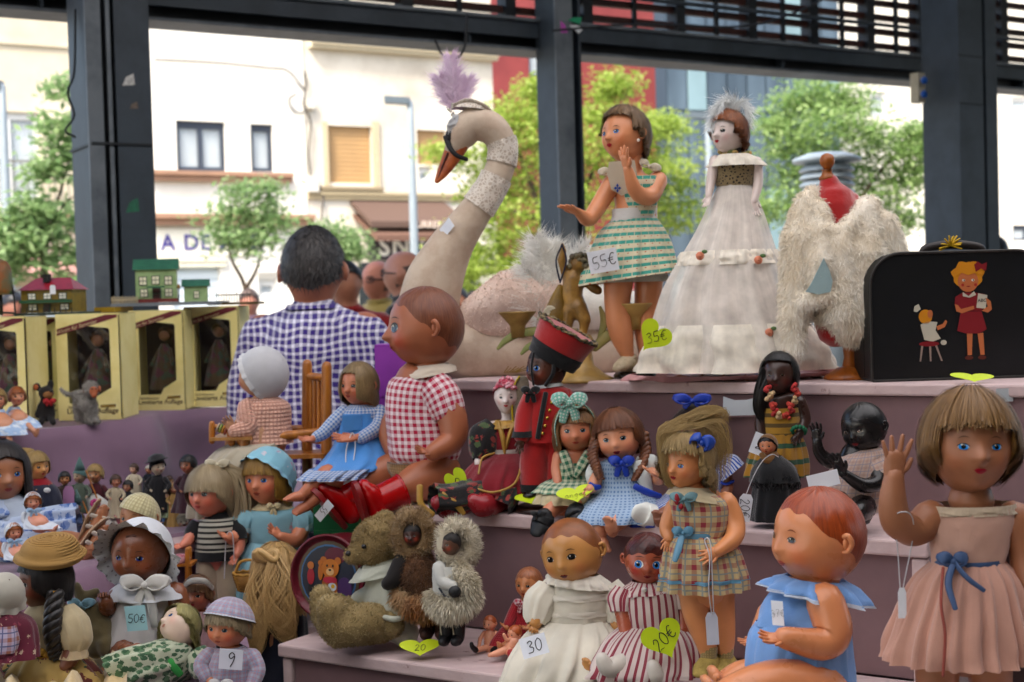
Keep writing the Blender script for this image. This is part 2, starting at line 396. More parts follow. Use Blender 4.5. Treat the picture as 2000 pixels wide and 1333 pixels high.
class T:
 """a thing: an Empty at its base that parents its parts; shapes are given in picture pixels and pixel depths at the thing's own distance D"""
 def __init__(s,name,label,cat,base,D,group=None):
  s.D=D;s.k=D/FPX;s.loc=P(base[0],base[1],D)
  s.o=bpy.data.objects.new(name,None);COL.objects.link(s.o);s.o.location=s.loc;s.o.empty_display_size=.05
  tag(s.o,label,cat,group);s.z0=0
 def q(s,px,py,dd=0): return P(px,py,s.D+dd*s.k)- s.loc
 def qs(s,L): return np.array([s.q(p[0],p[1],p[2] if len(p) > 2 else 0) for p in L])
 def part(s,name,g,mats,parent=None,smooth=True,auto=None,kind=None,label=None):
  o=link(name,g,mats,parent or s.o,smooth,auto)
  if kind: o['kind']=kind
  if label: o['label']=label
  return o
 def tube(s,name,L,mat,seg=10,sub=4,flat=None,side=None,cap=True,parent=None):
  """L = [(px, py, depth, radius)]"""
  g=tube(s.qs(L),[p[3]*s.k for p in L],seg,sub,flat,side,cap)
  return s.part(name,g,mat,parent) if name else g
 def rings(s,L,yaw=0,path=False,side=None):
  C=s.qs(L);out=[]
  Tn=np.gradient(C,axis=0) if len(C) > 1 else None
  for i,p in enumerate(L):
   a=Rz(rad(yaw)) @ np.array([1.0,0,0]) if side is None else nrm(side)
   if path:
    t=nrm(Tn[i]);a=nrm(a- t*(a @ t));b=np.cross(t,a)
   else: b=np.array([-a[1],a[0],0])
   tl=p[5] if len(p) > 5 else 0      # tilt of the ring: right side raised by tl pixels per px
   aa=a*p[3]*s.k;bb=b*p[4]*s.k
   if tl: aa=aa+np.array([0,0,tl*p[3]*s.k])
   out.append((C[i],aa,bb))
  return out
 def loft(s,name,L,mat,yaw=0,path=False,side=None,n=48,sub=4,pleat=0,amp=None,close=False,floor=False,parent=None,seed=1):
  """L = [(px, py, depth, half width, half depth[, tilt])]"""
  g=loft(s.rings(L,yaw,path,side),n,sub,pleat,amp,0,close,s.z0+.002 if floor is True else (floor if floor is not False else None),seed)
  return s.part(name,g,mat,parent) if name else g
 # ---- heads
 def head(s,cx,cy,h,yaw=0,pitch=0,roll=0,sk='#c98a62',kind='girl',eyes='blue',lip='#a8323a',brow='#5a3b26',dd=0,ew=7.9,eh=5.6,eel=3,blush=.5,ears=True,mouth=1.0,gaze=0,lash=True,openm=0,rough=.38,blushc='#c9553f',lid=0,mat=None,plain_face=False,white='#cfcbc2',irs=1.3,neck=None):
  R=h/2*s.k;c=s.q(cx,cy,dd);M=Rz(rad(yaw)) @ Rx(rad(pitch)) @ Ry(rad(roll))
  s.H=dict(R=R,c=c,M=M,kind=kind);s.sk=mat or skin(sk,rough,blushc)
  n=60;t=np.linspace(-1,1,n,endpoint=False);az=180*(t*.55+.45*t**3) ;m=46
  e=np.linspace(-1,1,m);el=np.clip(88*(e*.72+.28*e**3),-88,88)
  EL,AZ=np.meshgrid(el,az,indexing='ij');d=dirv(AZ,EL);r=head_r(d,kind)
  V=(d*r[...,None]).reshape(-1,3)
  g=G(V,gridF(m,n,True));g.F+=[tuple(range(n))[::-1],tuple((m- 1)*n+i for i in range(n))];g.mi+=[0,0]
  bl=np.zeros(len(V));D2=d.reshape(-1,3)
  for az_ in (30,-30): bl+=blush*np.exp(-(1- D2 @ dirv(az_,-17))/.025)
  g.col=np.clip(bl,0,1)
  if ears:
   for sg in (-1,1):
    rr=float(head_r(dirv(sg*88.,-4.),kind,True));p=dirv(sg*90.,-4.)*rr
    g=J(g,tube([p+np.array((sg*.0,-.02,.17)),p+np.array((sg*.09,.03,.19)),p+np.array((sg*.12,.09,.03)),p+np.array((sg*.06,.03,-.13)),p+np.array((0,-.03,-.15))],[.05,.055,.055,.05,.04],8,4),ball(p+np.array((sg*.015,.02,.02)),(.05,.08,.14),8,6))
  g.V=g.V*R @ M.T+c
  ho=s.part('head',g,s.sk);s.ho=ho
  if plain_face: return ho
  wm,im,pm,bm,sm=skin(white,.15,white),plain(EYE.get(eyes,eyes),.12,.3,60,0),plain('#0a0808',.1,0,10,0),plain(brow,.6,.1,30,0),plain('#1a1210',.5,0,10,0)
  th=np.linspace(0,2*math.pi,20,endpoint=False)
  for sg in (-1,1):
   ce=np.array([sg*21.,eel]);rr=ew*.62*irs
   top=np.where(np.sin(th) > 0,eh*(1- lid),eh*.75)
   alm=np.column_stack([ew*np.cos(th),top*np.sin(th)*(1- .25*np.cos(th*2)*0)])
   ic=np.array([gaze*2.0,.3]);iris=np.column_stack([rr*np.cos(th),rr*np.sin(th)])+ic
   lim_t=eh*(1- lid)*np.sqrt(np.clip(1- (iris[:,0]/ew)**2,0,1));lim_b=-eh*.75*np.sqrt(np.clip(1- (iris[:,0]/ew)**2,0,1))
   iris[:,1]=np.clip(iris[:,1],lim_b,lim_t)
   pup=np.column_stack([rr*.5*np.cos(th),np.clip(rr*.5*np.sin(th),-9,eh*(1- lid)*.9)])+ic
   hl=np.column_stack([rr*.2*np.cos(th),rr*.2*np.sin(th)])+ic+np.array([-rr*.35,rr*.4])  # hl: white highlight painted onto the eye as a small dot
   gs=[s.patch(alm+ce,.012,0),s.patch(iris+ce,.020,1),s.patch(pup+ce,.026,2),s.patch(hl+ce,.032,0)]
   if lash:
    tt=np.linspace(.08,math.pi- .08,12);ou=np.column_stack([ew*1.06*np.cos(tt),eh*(1- lid)*1.08*np.sin(tt)]);inn=np.column_stack([ew*.98*np.cos(tt),(eh*(1- lid)*.80- .2)*np.sin(tt)])
    gs.append(s.strip(ou+ce,inn+ce,.030,3))
   s.part('eye',J(*gs),[wm,im,pm,sm],ho)
   tt=np.linspace(-1,1,10);bx=ce[0]+tt*ew*1.05;by=eel+eh+6.0+2.4*(1- tt**2)+sg*(-tt)*.6
   s.part('eyebrow',s.strip(np.column_stack([bx,by+.75*(1- tt**2)+.12]),np.column_stack([bx,by- .55*(1- tt**2)- .12]),.014,0),bm,ho)
  if mouth:
   tt=np.linspace(-1,1,13);mouth*=1.3;mw=7.5*mouth;me=-25.0
   upo=np.column_stack([tt*mw,me+3.3*mouth*(1- np.abs(tt)**1.6)*(1- .35*np.exp(-(tt/.18)**2))]);mid=np.column_stack([tt*mw,me+.9*np.abs(tt)**2- .2])
   loo=np.column_stack([tt*mw*.85,me- (3.6+openm*2)*mouth*(1- tt**2)])
   gl=[s.strip(upo,mid,.016,0),s.strip(mid,loo,.016,0)]
   lm=[plain(lip,.3,.1,40,0)]
   ln=np.array([.0,.7 if not openm else 2.2*openm])
   gl.append(s.strip(mid+np.array([0,.12+openm])*(1- tt[:,None]**2),mid- np.array([0,.22+openm*1.8])*(1- tt[:,None]**2),.022,1));lm.append(plain('#3a0f10',.5,0,10,0))
   s.part('lips',J(*gl),lm,ho)
  return ho
 def surf(s,az,el,off=0,smooth=False):
  d=dirv(np.asarray(az,float),np.asarray(el,float));r=head_r(d,s.H['kind'],smooth)+off
  return (d*np.asarray(r)[...,None])*s.H['R'] @ s.H['M'].T+s.H['c']
 def patch(s,ol,off,mi_=0):
  c=ol.mean(0);n=len(ol);rows=[ol,c+(ol- c)*.66,c+(ol- c)*.33]
  A=np.vstack(rows+[c[None]]);V=s.surf(A[:,0],A[:,1],off)
  F=[(i*n+j,i*n+(j+1) % n,(i+1)*n+(j+1) % n,(i+1)*n+j) for i in range(2) for j in range(n)]+[(2*n+j,2*n+(j+1) % n,3*n) for j in range(n)]
  return G(V,F,None,mi_)
 def strip(s,a,b,off,mi_=0):
  n=len(a);mid=(a+b)/2;A=np.vstack([a,mid,b]);return G(s.surf(A[:,0],A[:,1],off),gridF(3,n),None,mi_)
 # ---- hair
 def painted_hair(s,mat,f=40,thick=.03,ridges=True,n=72,bk=-42):
  ks=[0,35,55,70,82,96,120,180];vs=[f,f- 4,f*.6,6,2,-14,bk*.76,bk]
  az=np.linspace(-180,180,n+1);lo=np.interp(np.abs(az),ks,vs)+2.2*np.sin(np.radians(az)*11) ;m=16
  t=np.linspace(0,1,m);EL=lo[None]+(89- lo[None])*t[:,None];AZ=np.broadcast_to(az,EL.shape)
  th=thick*np.minimum(1,t*4)[:,None]+(.008*np.sin(np.radians(AZ)*17+5*np.sin(EL*.06))*np.minimum(1,t*5)[:,None] if ridges else 0)+.002
  V=s.surf(AZ,EL,th,True) if False else s.surf(AZ,EL,th)
  UV=np.stack([AZ/360.,EL/90.],-1);return s.part('hair',grid(V,UV),mat,s.ho)
 def wig(s,mat,fringe=16,fw=48,L=.5,back=None,flare=.1,curl=.1,wave=0,wf=3,thick=.09,n=260,puff=0,messy=.03,part_az=0,seed=3,side_el=-8,back_el=-25,wid=.015,pole=80,fdrop=0):
  R,c,M=s.H['R'],s.H['c'],s.H['M'];rg=np.random.default_rng(seed);dn=M.T @ np.array([0,0,-1.0]);back=L if back is None else back
  kk=s.H['kind']
  def path(az,off,ln=1.0,jit=0.0,m1=8,m2=7):
   a=abs(((az+180) % 360)- 180);fr=fringe is not None and a < fw
   if fr: ee=fringe+5*(a/fw)**2*-1+jit*60
   elif fringe is None and a < fw: ee=40- a*.3
   else: ee=np.interp(a,[fw,75,110,180],[min(10,(fringe if fringe is not None else 10)),side_el,back_el,back_el])
   t=np.linspace(0,1,m1);els=pole+(ee- pole)*t;d=dirv(np.full(m1,az),els)
   r=head_r(d,kk,True)+off+puff*np.sin(t*math.pi*.8)+(.02 if fr else 0)
   pts=d*r[:,None]
   if fringe is None or not fr or fdrop:
    o=np.array([math.sin(math.radians(az)),-math.cos(math.radians(az)),0]);LL=(np.interp(a,[fw,110,180],[L,(L+back)/2,back]) if not fr else fdrop)*ln
    if fringe is None and a < fw: return np.vstack([pts,pts[-1]+np.linspace(0,1,m2+1)[1:,None]*.001])
    t2=np.linspace(0,1,m2+1)[1:,None]
    pts=np.vstack([pts,pts[-1]+dn*LL*t2+o*(flare*t2- curl*t2**2*1.6)*min(1,LL+.2)+wave*(np.sin(t2*wf*6.28+az*.35)- math.sin(az*.35)*1)*np.array([o[1],-o[0],0])+wave*.6*np.cos(t2*wf*6.28+az)*o])
   else:
    t2=np.linspace(0,1,m2+1)[1:,None];pts=np.vstack([pts,pts[-1]+t2*.001])
   return pts
  na=110;azs=np.linspace(-180,180,na+1);rows=[]
  for i,a in enumerate(azs):
   cl=.012*math.sin(a*.11)+.008*math.sin(a*.37+1)
   rows.append(path(a,thick*.75+cl*.7,1- abs(.06*math.sin(a*.5))))
  Pm=np.array(rows).transpose(1,0,2);Pm[:,-1]=Pm[:,0]
  UV=np.zeros(Pm.shape[:2]+(2,));UV[...,0]=azs/360;UV[...,1]=np.linspace(0,1,len(Pm))[:,None]
  gs=[grid(Pm,UV)]
  for i in range(int(n*2.2)):
   az=rg.uniform(-180,180);p=path(az,thick+rg.uniform(-.22,.12)*thick+abs(rg.normal(0,messy))*.6,rg.uniform(.75,1.1),rg.normal(0,messy))
   p=p+np.cumsum(rg.normal(0,messy*.08,p.shape),axis=0)
   T_=np.gradient(p,axis=0);o=nrm(p.mean(0));sd=np.cross(T_,o);sd/=np.linalg.norm(sd,axis=1)[:,None]+1e-9
   ww=wid*rg.uniform(.4,1.1)*np.clip(np.sin(np.linspace(.25,1,len(p))*3.0)+.25,.12,1)[:,None]
   st=np.stack([p- sd*ww,p+sd*ww],1);u0=rg.random()
   uv=np.zeros(st.shape[:2]+(2,));uv[...,0]=u0+np.array([0,.02]);uv[...,1]=np.linspace(0,1,len(p))[:,None]
   gs.append(grid(st,uv))
  g=J(*gs);g.V=g.V*R @ M.T+c;return s.part('hair',g,mat)
 def locks(s,name,paths,mat,n=40,spread=6,wid=2.4,rough=.5,seed=5,parent=None,tip=.3):
  """bundles of strands along hand-set paths [(px,py,depth,spread radius)]"""
  rg=np.random.default_rng(seed);gs=[]
  for L in paths:
   C=catmull(np.array([list(s.q(*p[:3]))+[p[3]*s.k] for p in L]),6)
   for i in range(n):
    a=rg.uniform(0,6.28);rr=math.sqrt(rg.random());ph=rg.uniform(0,6.28)
    off=np.column_stack([np.cos(a+rough*np.sin(np.linspace(0,4,len(C))+ph)),np.full(len(C),math.sin(a))*.8,.35*np.sin(a+rough*np.sin(np.linspace(0,5,len(C))+ph))])
    e=int(len(C)*rg.uniform(.75,1));p=C[:e,:3]+off[:e]*(C[:e,3:4]*rr)
    if e < 4: continue
    T_=np.gradient(p,axis=0);sd=np.cross(T_,np.array([.25*math.cos(ph),-1,.2]));sd/=np.linalg.norm(sd,axis=1)[:,None]+1e-9
    ww=wid*s.k*rg.uniform(.5,1.2)*np.linspace(1,tip,e)[:,None]
    uv=np.zeros((e,2,2));uv[...,0]=rg.random()+np.array([0,.02]);uv[...,1]=np.linspace(0,1,e)[:,None]
    gs.append(grid(np.stack([p- sd*ww,p+sd*ww],1),uv))
  return s.part(name,J(*gs),mat,parent)
 def bonnet(s,name,mat,ax=(180,35),th=98,off=.12,ruff=0,ramp=.06,pl=26,mat2=None,gather=0,parent=None,rl=.2,bump=0,squash=1.0):
  """a cap over the back of the head about an axis (az, el) in the head's frame, out to th degrees; ruff adds a frill round its rim"""
  R,c,M=s.H['R'],s.H['c'],s.H['M'];a=dirv(*map(float,ax));x=nrm(np.cross(a,(0,0,1.0) if abs(a[2]) < .9 else (1.0,0,0)));y=np.cross(x,a)
  n=72;m=18;ph=np.linspace(0,2*math.pi,n+1);tt=np.radians(np.linspace(2,th,m))
  D=np.cos(tt)[:,None,None]*a+np.sin(tt)[:,None,None]*(np.cos(ph)[None,:,None]*x+np.sin(ph)[None,:,None]*y)
  r=head_r(D,s.H['kind'],True)+off+bump*np.sin(ph*pl)[None]*np.linspace(.3,1,m)[:,None]
  V=D*r[...,None];UV=np.zeros(V.shape[:2]+(2,));UV[...,0]=ph*R;UV[...,1]=(tt*R)[:,None]
  def fin(Vm,UVm): return grid(Vm*R @ M.T+c,UVm)
  o=s.part(name,fin(V,UV),mat,parent)
  if ruff:
   e=V[-1];tang=V[-1]- V[-3];tang/=np.linalg.norm(tang,axis=1)[:,None];out=nrm_rows(D[-1]);mm=7
   w=np.sin(ph*pl)*.7+.4*np.sin(ph*(pl//2+3)+1);w[-1]=w[0];t3=np.linspace(0,1,mm)[:,None,None]
   Vr=e[None]+t3*ruff*(tang*(1- rl)+out*rl*2)[None]+(t3**.7)*(ramp*w)[None,:,None]*(out*.8- tang*.3)[None]
   UV=np.zeros(Vr.shape[:2]+(2,));UV[...,0]=ph*R*1.4;UV[...,1]=(t3[...,0]*ruff*R)
   s.part('frill',fin(Vr,UV),mat2 or mat,o)
  return o
 # ---- limbs
 def hand(s,w,tip,nrmv=(0,-1,0),thumb=1,curl=.25,spread=.5,wr=None,fist=False):
  """palm and five fingers from wrist w to fingertip point; thumb = +1/-1 side"""
  w=np.asarray(w,float);d=np.asarray(tip,float)- w;L=np.linalg.norm(d);d=d/L;nv=np.asarray(nrmv,float);nv=nrm(nv- d*(nv @ d));sd=np.cross(d,nv)*thumb
  pl=L*.5;pw=L*.27;wr=wr or L*.2
  gs=[tube([w- d*L*.06,w+d*pl*.45,w+d*pl*1.0],[wr,pw,pw*.92],10,3,[.8,.48,.42],sd)]
  for i,(o,ln) in enumerate(((.78,.44),(.28,.52),(-.24,.48),(-.72,.37))):
   ln=ln*L;b=w+d*pl*.93+sd*o*pw;fd=nrm(d+sd*o*spread*.55);c1=nrm(fd+nv*curl*.6);c2=nrm(fd+nv*curl*1.8) if not fist else nrm(nv*1.2- fd*.4)
   fr=L*.068*(1 if i < 3 else .85)
   gs.append(tube([b- fd*fr*2,b,b+c1*ln*.5,b+c1*ln*.5+c2*ln*.5],[fr,fr*1.08,fr,fr*.72],7,3))
  b=w+d*pl*.28+sd*pw*.7;td=nrm(d*.7+sd*.85+nv*curl*.5)
  gs.append(tube([b- td*L*.08,b+td*L*.13,b+nrm(td+d*.5)*L*.34],[L*.1,L*.085,L*.058],7,3));return J(*gs)
 def arm(s,L,tip,n=(0,-1,0),thumb=1,curl=.25,spread=.5,mat=None,fist=False,seg=12):
  """L = shoulder, elbow, wrist (px,py,depth,radius); tip = fingertips (px,py,depth)"""
  pts=s.qs(L);r=[p[3]*s.k for p in L]
  g=J(tube(pts,r,seg,5,cap=True),s.hand(pts[-1],s.q(*tip),n,thumb,curl,spread,r[-1],fist));return s.part('arm',g,mat or s.sk)
 def leg(s,L,toe=None,mat=None,fr=None,name='leg',seg=12):
  """L = hip .. ankle (px,py,depth,radius); toe = (px,py,depth): a bare foot from heel to toes"""
  pts=s.qs(L);r=[p[3]*s.k for p in L];g=tube(pts,r,seg,5)
  if toe is not None: g=J(g,s.foot(pts[-1],s.q(*toe),pts[-1]- pts[-2],(fr or L[-1][3])*s.k,toes=True))
  return s.part(name,g,mat or s.sk)
 def foot(s,an,toe,shin,r,toes=False,grow=1.0):
  d=nrm(toe- an);shin=nrm(shin);heel=an+shin*r*.5- d*r*.75;up=-nrm(shin- d*(shin @ d));sd=np.cross(d,up);r=r*grow
  mid=(heel+toe)/2
  g=tube([heel,an*.55+heel*.45,mid+up*r*.15,toe- d*r*.8,toe- d*r*.15],[r*.8,r*1.02,r*1.0,r*1.0,r*.7],12,4,[1,1.05,.9,.62,.5],sd)
  if toes:
   g=J(g,*[ball(toe- d*r*(.12+.1*abs(o))+sd*o*r*.85- up*r*.05,(r*(.3 if o < -.6 else .22),)*3,7,5) for o in (-.8,-.32,.08,.45,.8)])
  return g
 def shoe(s,an,toe,shin,r,mat,name='shoe',parent=None,sole='#8a7358',grow=1.18):
  an=s.q(*an) if len(an)==3 else an;toe=s.q(*toe);shin=np.asarray(shin,float)
  g=s.foot(an,toe+nrm(toe- an)*r*s.k*.2,shin,r*s.k,False,grow)
  return s.part(name,g,mat,parent)
 def fur(s,g,n,ln,mat,name='fur',droop=.4,wid=.08,seed=2,parent=None,jit=.35,mask=None,lnf=None):
  """short tapering hairs standing on a surface, joined into one part"""
  rg=np.random.default_rng(seed);tri=[]
  for f in g.F:
   for i in range(1,len(f)- 1): tri.append((f[0],f[i],f[i+1]))
  tri=np.array(tri);A,B,C=g.V[tri[:,0]],g.V[tri[:,1]],g.V[tri[:,2]];nr=np.cross(B- A,C- A);ar=np.linalg.norm(nr,axis=1)
  if mask is not None: ar=ar*mask((A+B+C)/3)
  ix=rg.choice(len(tri),n,p=ar/ar.sum());u,v=rg.random(n),rg.random(n);f=u+v > 1;u[f],v[f]=1- u[f],1- v[f]
  p=A[ix]+u[:,None]*(B- A)[ix]+v[:,None]*(C- A)[ix];nn=nr[ix]/(np.linalg.norm(nr[ix],axis=1)[:,None]+1e-12)
  l=ln*s.k*rg.uniform(.5,1.2,n)[:,None]
  if lnf is not None: l=l*lnf(p)[:,None]
  clump=np.stack([np.sin(p @ np.array([170.,60,90])+1),np.sin(p @ np.array([80.,190,40])),np.sin(p @ np.array([50.,70,180])+2)],1)
  d=nn+rg.normal(0,jit,(n,3))+clump*jit*.7+np.array([0,0,-droop]);d/=np.linalg.norm(d,axis=1)[:,None]
  d2=d+np.array([0,0,-droop*1.4])+clump*.2;d2/=np.linalg.norm(d2,axis=1)[:,None]
  sd=np.cross(d,rg.normal(0,1,(n,3)));sd/=np.linalg.norm(sd,axis=1)[:,None];w_=l*wid
  m_=p+d*l*.55;t_=m_+d2*l*.5
  V=np.stack([p- sd*w_,p+sd*w_,m_- sd*w_*.8,m_+sd*w_*.8,t_],1).reshape(-1,3)
  b=np.arange(n)[:,None]*5;F=np.vstack([b+np.array([0,1,3]),b+np.array([0,3,2]),b+np.array([2,3,4])])
  return s.part(name,G(V,[tuple(x) for x in F.tolist()],None,0,np.repeat(rg.random(n),5)),mat,parent,kind='stuff')
 def feather(s,name,L,w,n,mat,parent=None,seed=1,fan=.7,wid=.9,droop=0):
  """a plume: quill path [(px,py,depth)], barbs of length w (pixels) to both sides"""
  rg=np.random.default_rng(seed);C=catmull(s.qs(L),8);Tn=np.gradient(C,axis=0);Tn/=np.linalg.norm(Tn,axis=1)[:,None];gs=[tube(C[::4],np.linspace(1.6,.5,len(C[::4]))*s.k,6,2)];V=[];F=[]
  for i in range(n):
   u=rg.random();j=min(len(C)- 1,int(u*len(C)));t_=Tn[j];sg=1 if i % 2 else -1;sd=np.cross(t_,(0,1,0))*sg+np.array([0,rg.normal(0,.5),0]);l=w*s.k*rg.uniform(.6,1.1)*(.35+.65*math.sin(min(1,u*.85+.12)*3.0));d=nrm(sd*fan+t_*rg.uniform(.5,1.1));p=C[j]+rg.normal(0,.6,3)*s.k;c_=rg.normal(0,.6,3)
   q=[p+d*l*x+c_*l*x*x*.5+t_*l*.25*x*x- UP*droop*l*x*x for x in (0,.35,.7,1)];b=len(V);o=nrm(np.cross(d,(.3,-1,.2)))*wid*s.k
   for x,y in zip(q,(.6,1,.8,.15)): V+=[x- o*y,x+o*y]
   F+=[(b+2*m,b+2*m+1,b+2*m+3,b+2*m+2) for m in range(3)]
  gs.append(G(np.array(V),F,None,0,np.repeat(rg.random(n),8)));return s.part(name,J(*gs),mat,parent)
 # ---- trims
 def ribbon(s,name,L,w,mat,parent=None,side=(0,-1,0),thick=.12,bow=False):
  g=tube(s.qs(L),w*s.k,8,5,thick,None if side is None else np.cross(nrm(s.q(*L[-1][:3])- s.q(*L[0][:3])),side));return s.part(name,g,mat,parent) if name else g
 def bow(s,name,cx,cy,dd,w,h,mat,parent=None,tails=1.0,ang=0):
  k=math.cos(ang),math.sin(ang)
  def pt(x,y,z=0): return s.q(cx+x*k[0]- y*k[1],cy+x*k[1]+y*k[0],dd+z)
  gs=[]
  for sg in (-1,1):
   gs.append(tube([pt(0,0),pt(sg*w*.5,-h*.35,-h*.25),pt(sg*w,-h*.1,0),pt(sg*w*.5,h*.3,h*.1),pt(0,0)],np.array([.25,.5,.55,.5,.25])*h*s.k,7,4,.22,(0,0,1)))
   if tails: gs.append(tube([pt(0,0),pt(sg*w*.3,h*.6*tails,-h*.1),pt(sg*w*.45,h*1.4*tails,0)],np.array([.2,.36,.3])*h*s.k,7,4,.16,(1,0,0)))
  gs.append(ball(pt(0,0,-h*.1),h*.28*s.k,8,6));return s.part(name,J(*gs),mat,parent)
def nrm_rows(v): return v/(np.linalg.norm(v,axis=-1)[...,None]+1e-12)
# ---- writing
def text_g(txt,o,u,v,size,off=.0006,bold=0,shear=0,align='CENTER',sp=1.0):
 """lettering as geometry lying on a plane: o centre, u right, v up (unit vectors)"""
 c=bpy.data.curves.new('lettering','FONT');c.body=txt;c.align_x=align;c.align_y='CENTER';c.size=1;c.offset=bold;c.shear=shear;c.space_character=sp;c.resolution_u=3
 ob=bpy.data.objects.new('lettering',c);WORK.collection.objects.link(ob);dg=work_dg();e=ob.evaluated_get(dg);me=e.to_mesh()
 V=np.empty(len(me.vertices)*3);me.vertices.foreach_get('co',V);V=V.reshape(-1,3);F=[tuple(p.vertices) for p in me.polygons];e.to_mesh_clear()
 bpy.data.objects.remove(ob);bpy.data.curves.remove(c)
 u,v=nrm(u),nrm(v);n=np.cross(u,v)
 return G(np.asarray(o)+size*(np.outer(V[:,0],u)+np.outer(V[:,1],v))+n*off,F)
STROKES={'0': [[(.3,.95),(.08,.7),(.1,.25),(.3,.05),(.5,.3),(.5,.72),(.32,.95),(.25,.9)]],'2': [[(.08,.75),(.25,.95),(.45,.78),(.35,.5),(.05,.08),(.3,.12),(.52,.05)]],'3': [[(.08,.85),(.3,.95),(.45,.76),(.22,.55),(.48,.4),(.4,.1),(.06,.1)]],'5': [[(.5,.95),(.15,.92),(.12,.55),(.4,.55),(.5,.3),(.35,.06),(.06,.12)]],'7': [[(.06,.9),(.5,.95),(.3,.5),(.2,.05)],[(.15,.5),(.45,.52)]],'9': [[(.45,.8),(.25,.95),(.1,.75),(.25,.55),(.46,.75),(.44,.4),(.3,.02)]],'€': [[(.55,.85),(.35,.92),(.15,.6),(.2,.2),(.4,.08),(.58,.2)],[(.02,.58),(.42,.6)],[(.02,.42),(.4,.44)]],'a': [[(.42,.5),(.2,.52),(.1,.25),(.3,.1),(.42,.45),(.44,.15),(.55,.1)]],'n': [[(.08,.5),(.12,.1),(.2,.45),(.38,.48),(.42,.12),(.52,.1)]],'g': [[(.42,.5),(.2,.52),(.1,.28),(.3,.14),(.42,.48),(.4,-.2),(.15,-.28)]],'e': [[(.1,.3),(.4,.38),(.3,.55),(.1,.35),(.2,.1),(.45,.15)]],'l': [[(.2,.95),(.18,.3),(.3,.08)]],'♥': [[(.3,.1),(.05,.5),(.18,.68),(.3,.5),(.42,.68),(.55,.5),(.3,.1)]]}
def hand_g(txt,o,u,v,size,off=.001):
 n=np.cross(u,v);W_=.62*len(txt);gs=[]
 for i,ch in enumerate(txt):
  for st in STROKES[ch]: gs.append(tube(np.array([np.asarray(o)+n*off+u*((x+.12*y+i*.62- W_/2)*size)+v*((y- .5+.04*math.sin(i*2.7))*size) for x,y in st]),.035*size,5,4,.25,None))
 return J(*gs)
INK=plain('#15131a',.6,0,10,0)
def price_card(name,label,px,py,D,w,h,txt,c='#e9ecf2',yaw=0,tilt=0,roll=0,shape='card',size=None,group='price tags',parent=None,bend=.0,tx=(0,0),tang=0):
 """a paper ticket with handwriting, a thing of its own; w,h in pixels"""
 t=T(name,label,'price tag',(px,py),D,group);k=t.k
 M=Rz(rad(yaw)) @ Rx(rad(tilt)) @ Ry(rad(roll));u,v=M @ np.array([1.0,0,0]),M @ np.array([0,0,1.0]);n_=np.cross(u,v)
 if shape=='card': ol=[(-.5,-.5),(.5,-.5),(.5,.5),(-.5,.5)]
 elif shape=='tagc': ol=[(-.5,-.5),(.5,-.5),(.5,.34),(.3,.5),(-.3,.5),(-.5,.34)]
 else:
  ol=[]
  for a in np.linspace(0,2*math.pi,40,endpoint=False): ol.append((16*math.sin(a)**3/32,(13*math.cos(a)- 5*math.cos(2*a)- 2*math.cos(3*a)- math.cos(4*a)+2.4)/30))
 ol=np.array(ol)*np.array([w,h])*k
 g=prism(ol,-n_*0,u,v,n_*.0005)
 m=plain(c,.55,.05,20,.05);t.part('paper',g,m,smooth=False)
 if txt: size=min(size or h*.55,(h if abs(tang) > 45 else w)*.9/(.62*len(txt))*(1.25 if len(txt) > 1 else 9))
 if txt: t.part('writing',hand_g(txt,(u*tx[0]*w+v*tx[1]*h)*k,Rot2(u,v,tang)[0],Rot2(u,v,tang)[1],(size or h*.55)*k,.0012),INK)
 return t
def Rot2(u,v,a): a=rad(a);return u*math.cos(a)+v*math.sin(a),-u*math.sin(a)+v*math.cos(a)
# ---------------------------------------------------------------- setting: ground, market hall, street
UP=np.array([0,0,1.0])
HA=rad(31.3);E1=np.array([math.cos(HA),math.sin(HA),0]);E2=np.array([-math.sin(HA),math.cos(HA),0])
HB=P(0,618,6.0);HB=np.array([HB[0],HB[1],0])      # a point under the beam line
def hall(a,b,z): return HB+E1*a+E2*b+UP*z
def hall_px(px,b=0,z=2.7):
 """how far along the beam line picture column px lies"""
 r=ray(px,300);o=HB+E2*b- CAM;m=np.array([[r[0],-E1[0]],[r[1],-E1[1]]]);return np.linalg.solve(m,o[:2])[1]
gm=emboss('#8d877d','#6f6a62',3,.85,.3)
struct('ground',grid(np.array([[(-300,-60,0),(300,-60,0)],[(-300,500,0),(300,500,0)]],float)),gm)
struct('hall_floor',hexa(hall(-16,-13,.004),E1*36,E2*14.2,UP*.10),emboss('#6d6862','#57534e',2,.7,.2))
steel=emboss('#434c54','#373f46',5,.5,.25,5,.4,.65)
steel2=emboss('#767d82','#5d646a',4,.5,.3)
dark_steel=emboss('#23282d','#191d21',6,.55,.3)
a_c,b_c=(CAM- HB) @ E1,(CAM- HB) @ E2
_pa0,_pa1,_pb0,_pb1=a_c- 5,a_c+6,b_c- 1.2,b_c+3.2
_rm=plain('#8c8a86',.8,.1,2)
def rslab(a0,a1,b0,b1): return hexa(hall(a0,b0,4.3),E1*(a1- a0),E2*(b1- b0),UP*.2)
struct('hall_roof',J(rslab(-16,14,-15.5,_pb0),rslab(-16,14,_pb1,-.3),rslab(-16,_pa0,_pb0+.001,_pb1- .001),rslab(_pa1,14,_pb0+.001,_pb1- .001)),_rm)
_t=NT('roof_light');_tr=_t.new('BsdfTranslucent');_tr.inputs[0].default_value=(.60,.59,.575,1);_t.t.links.new(_tr.outputs[0],_t.n['Material Output'].inputs[0])
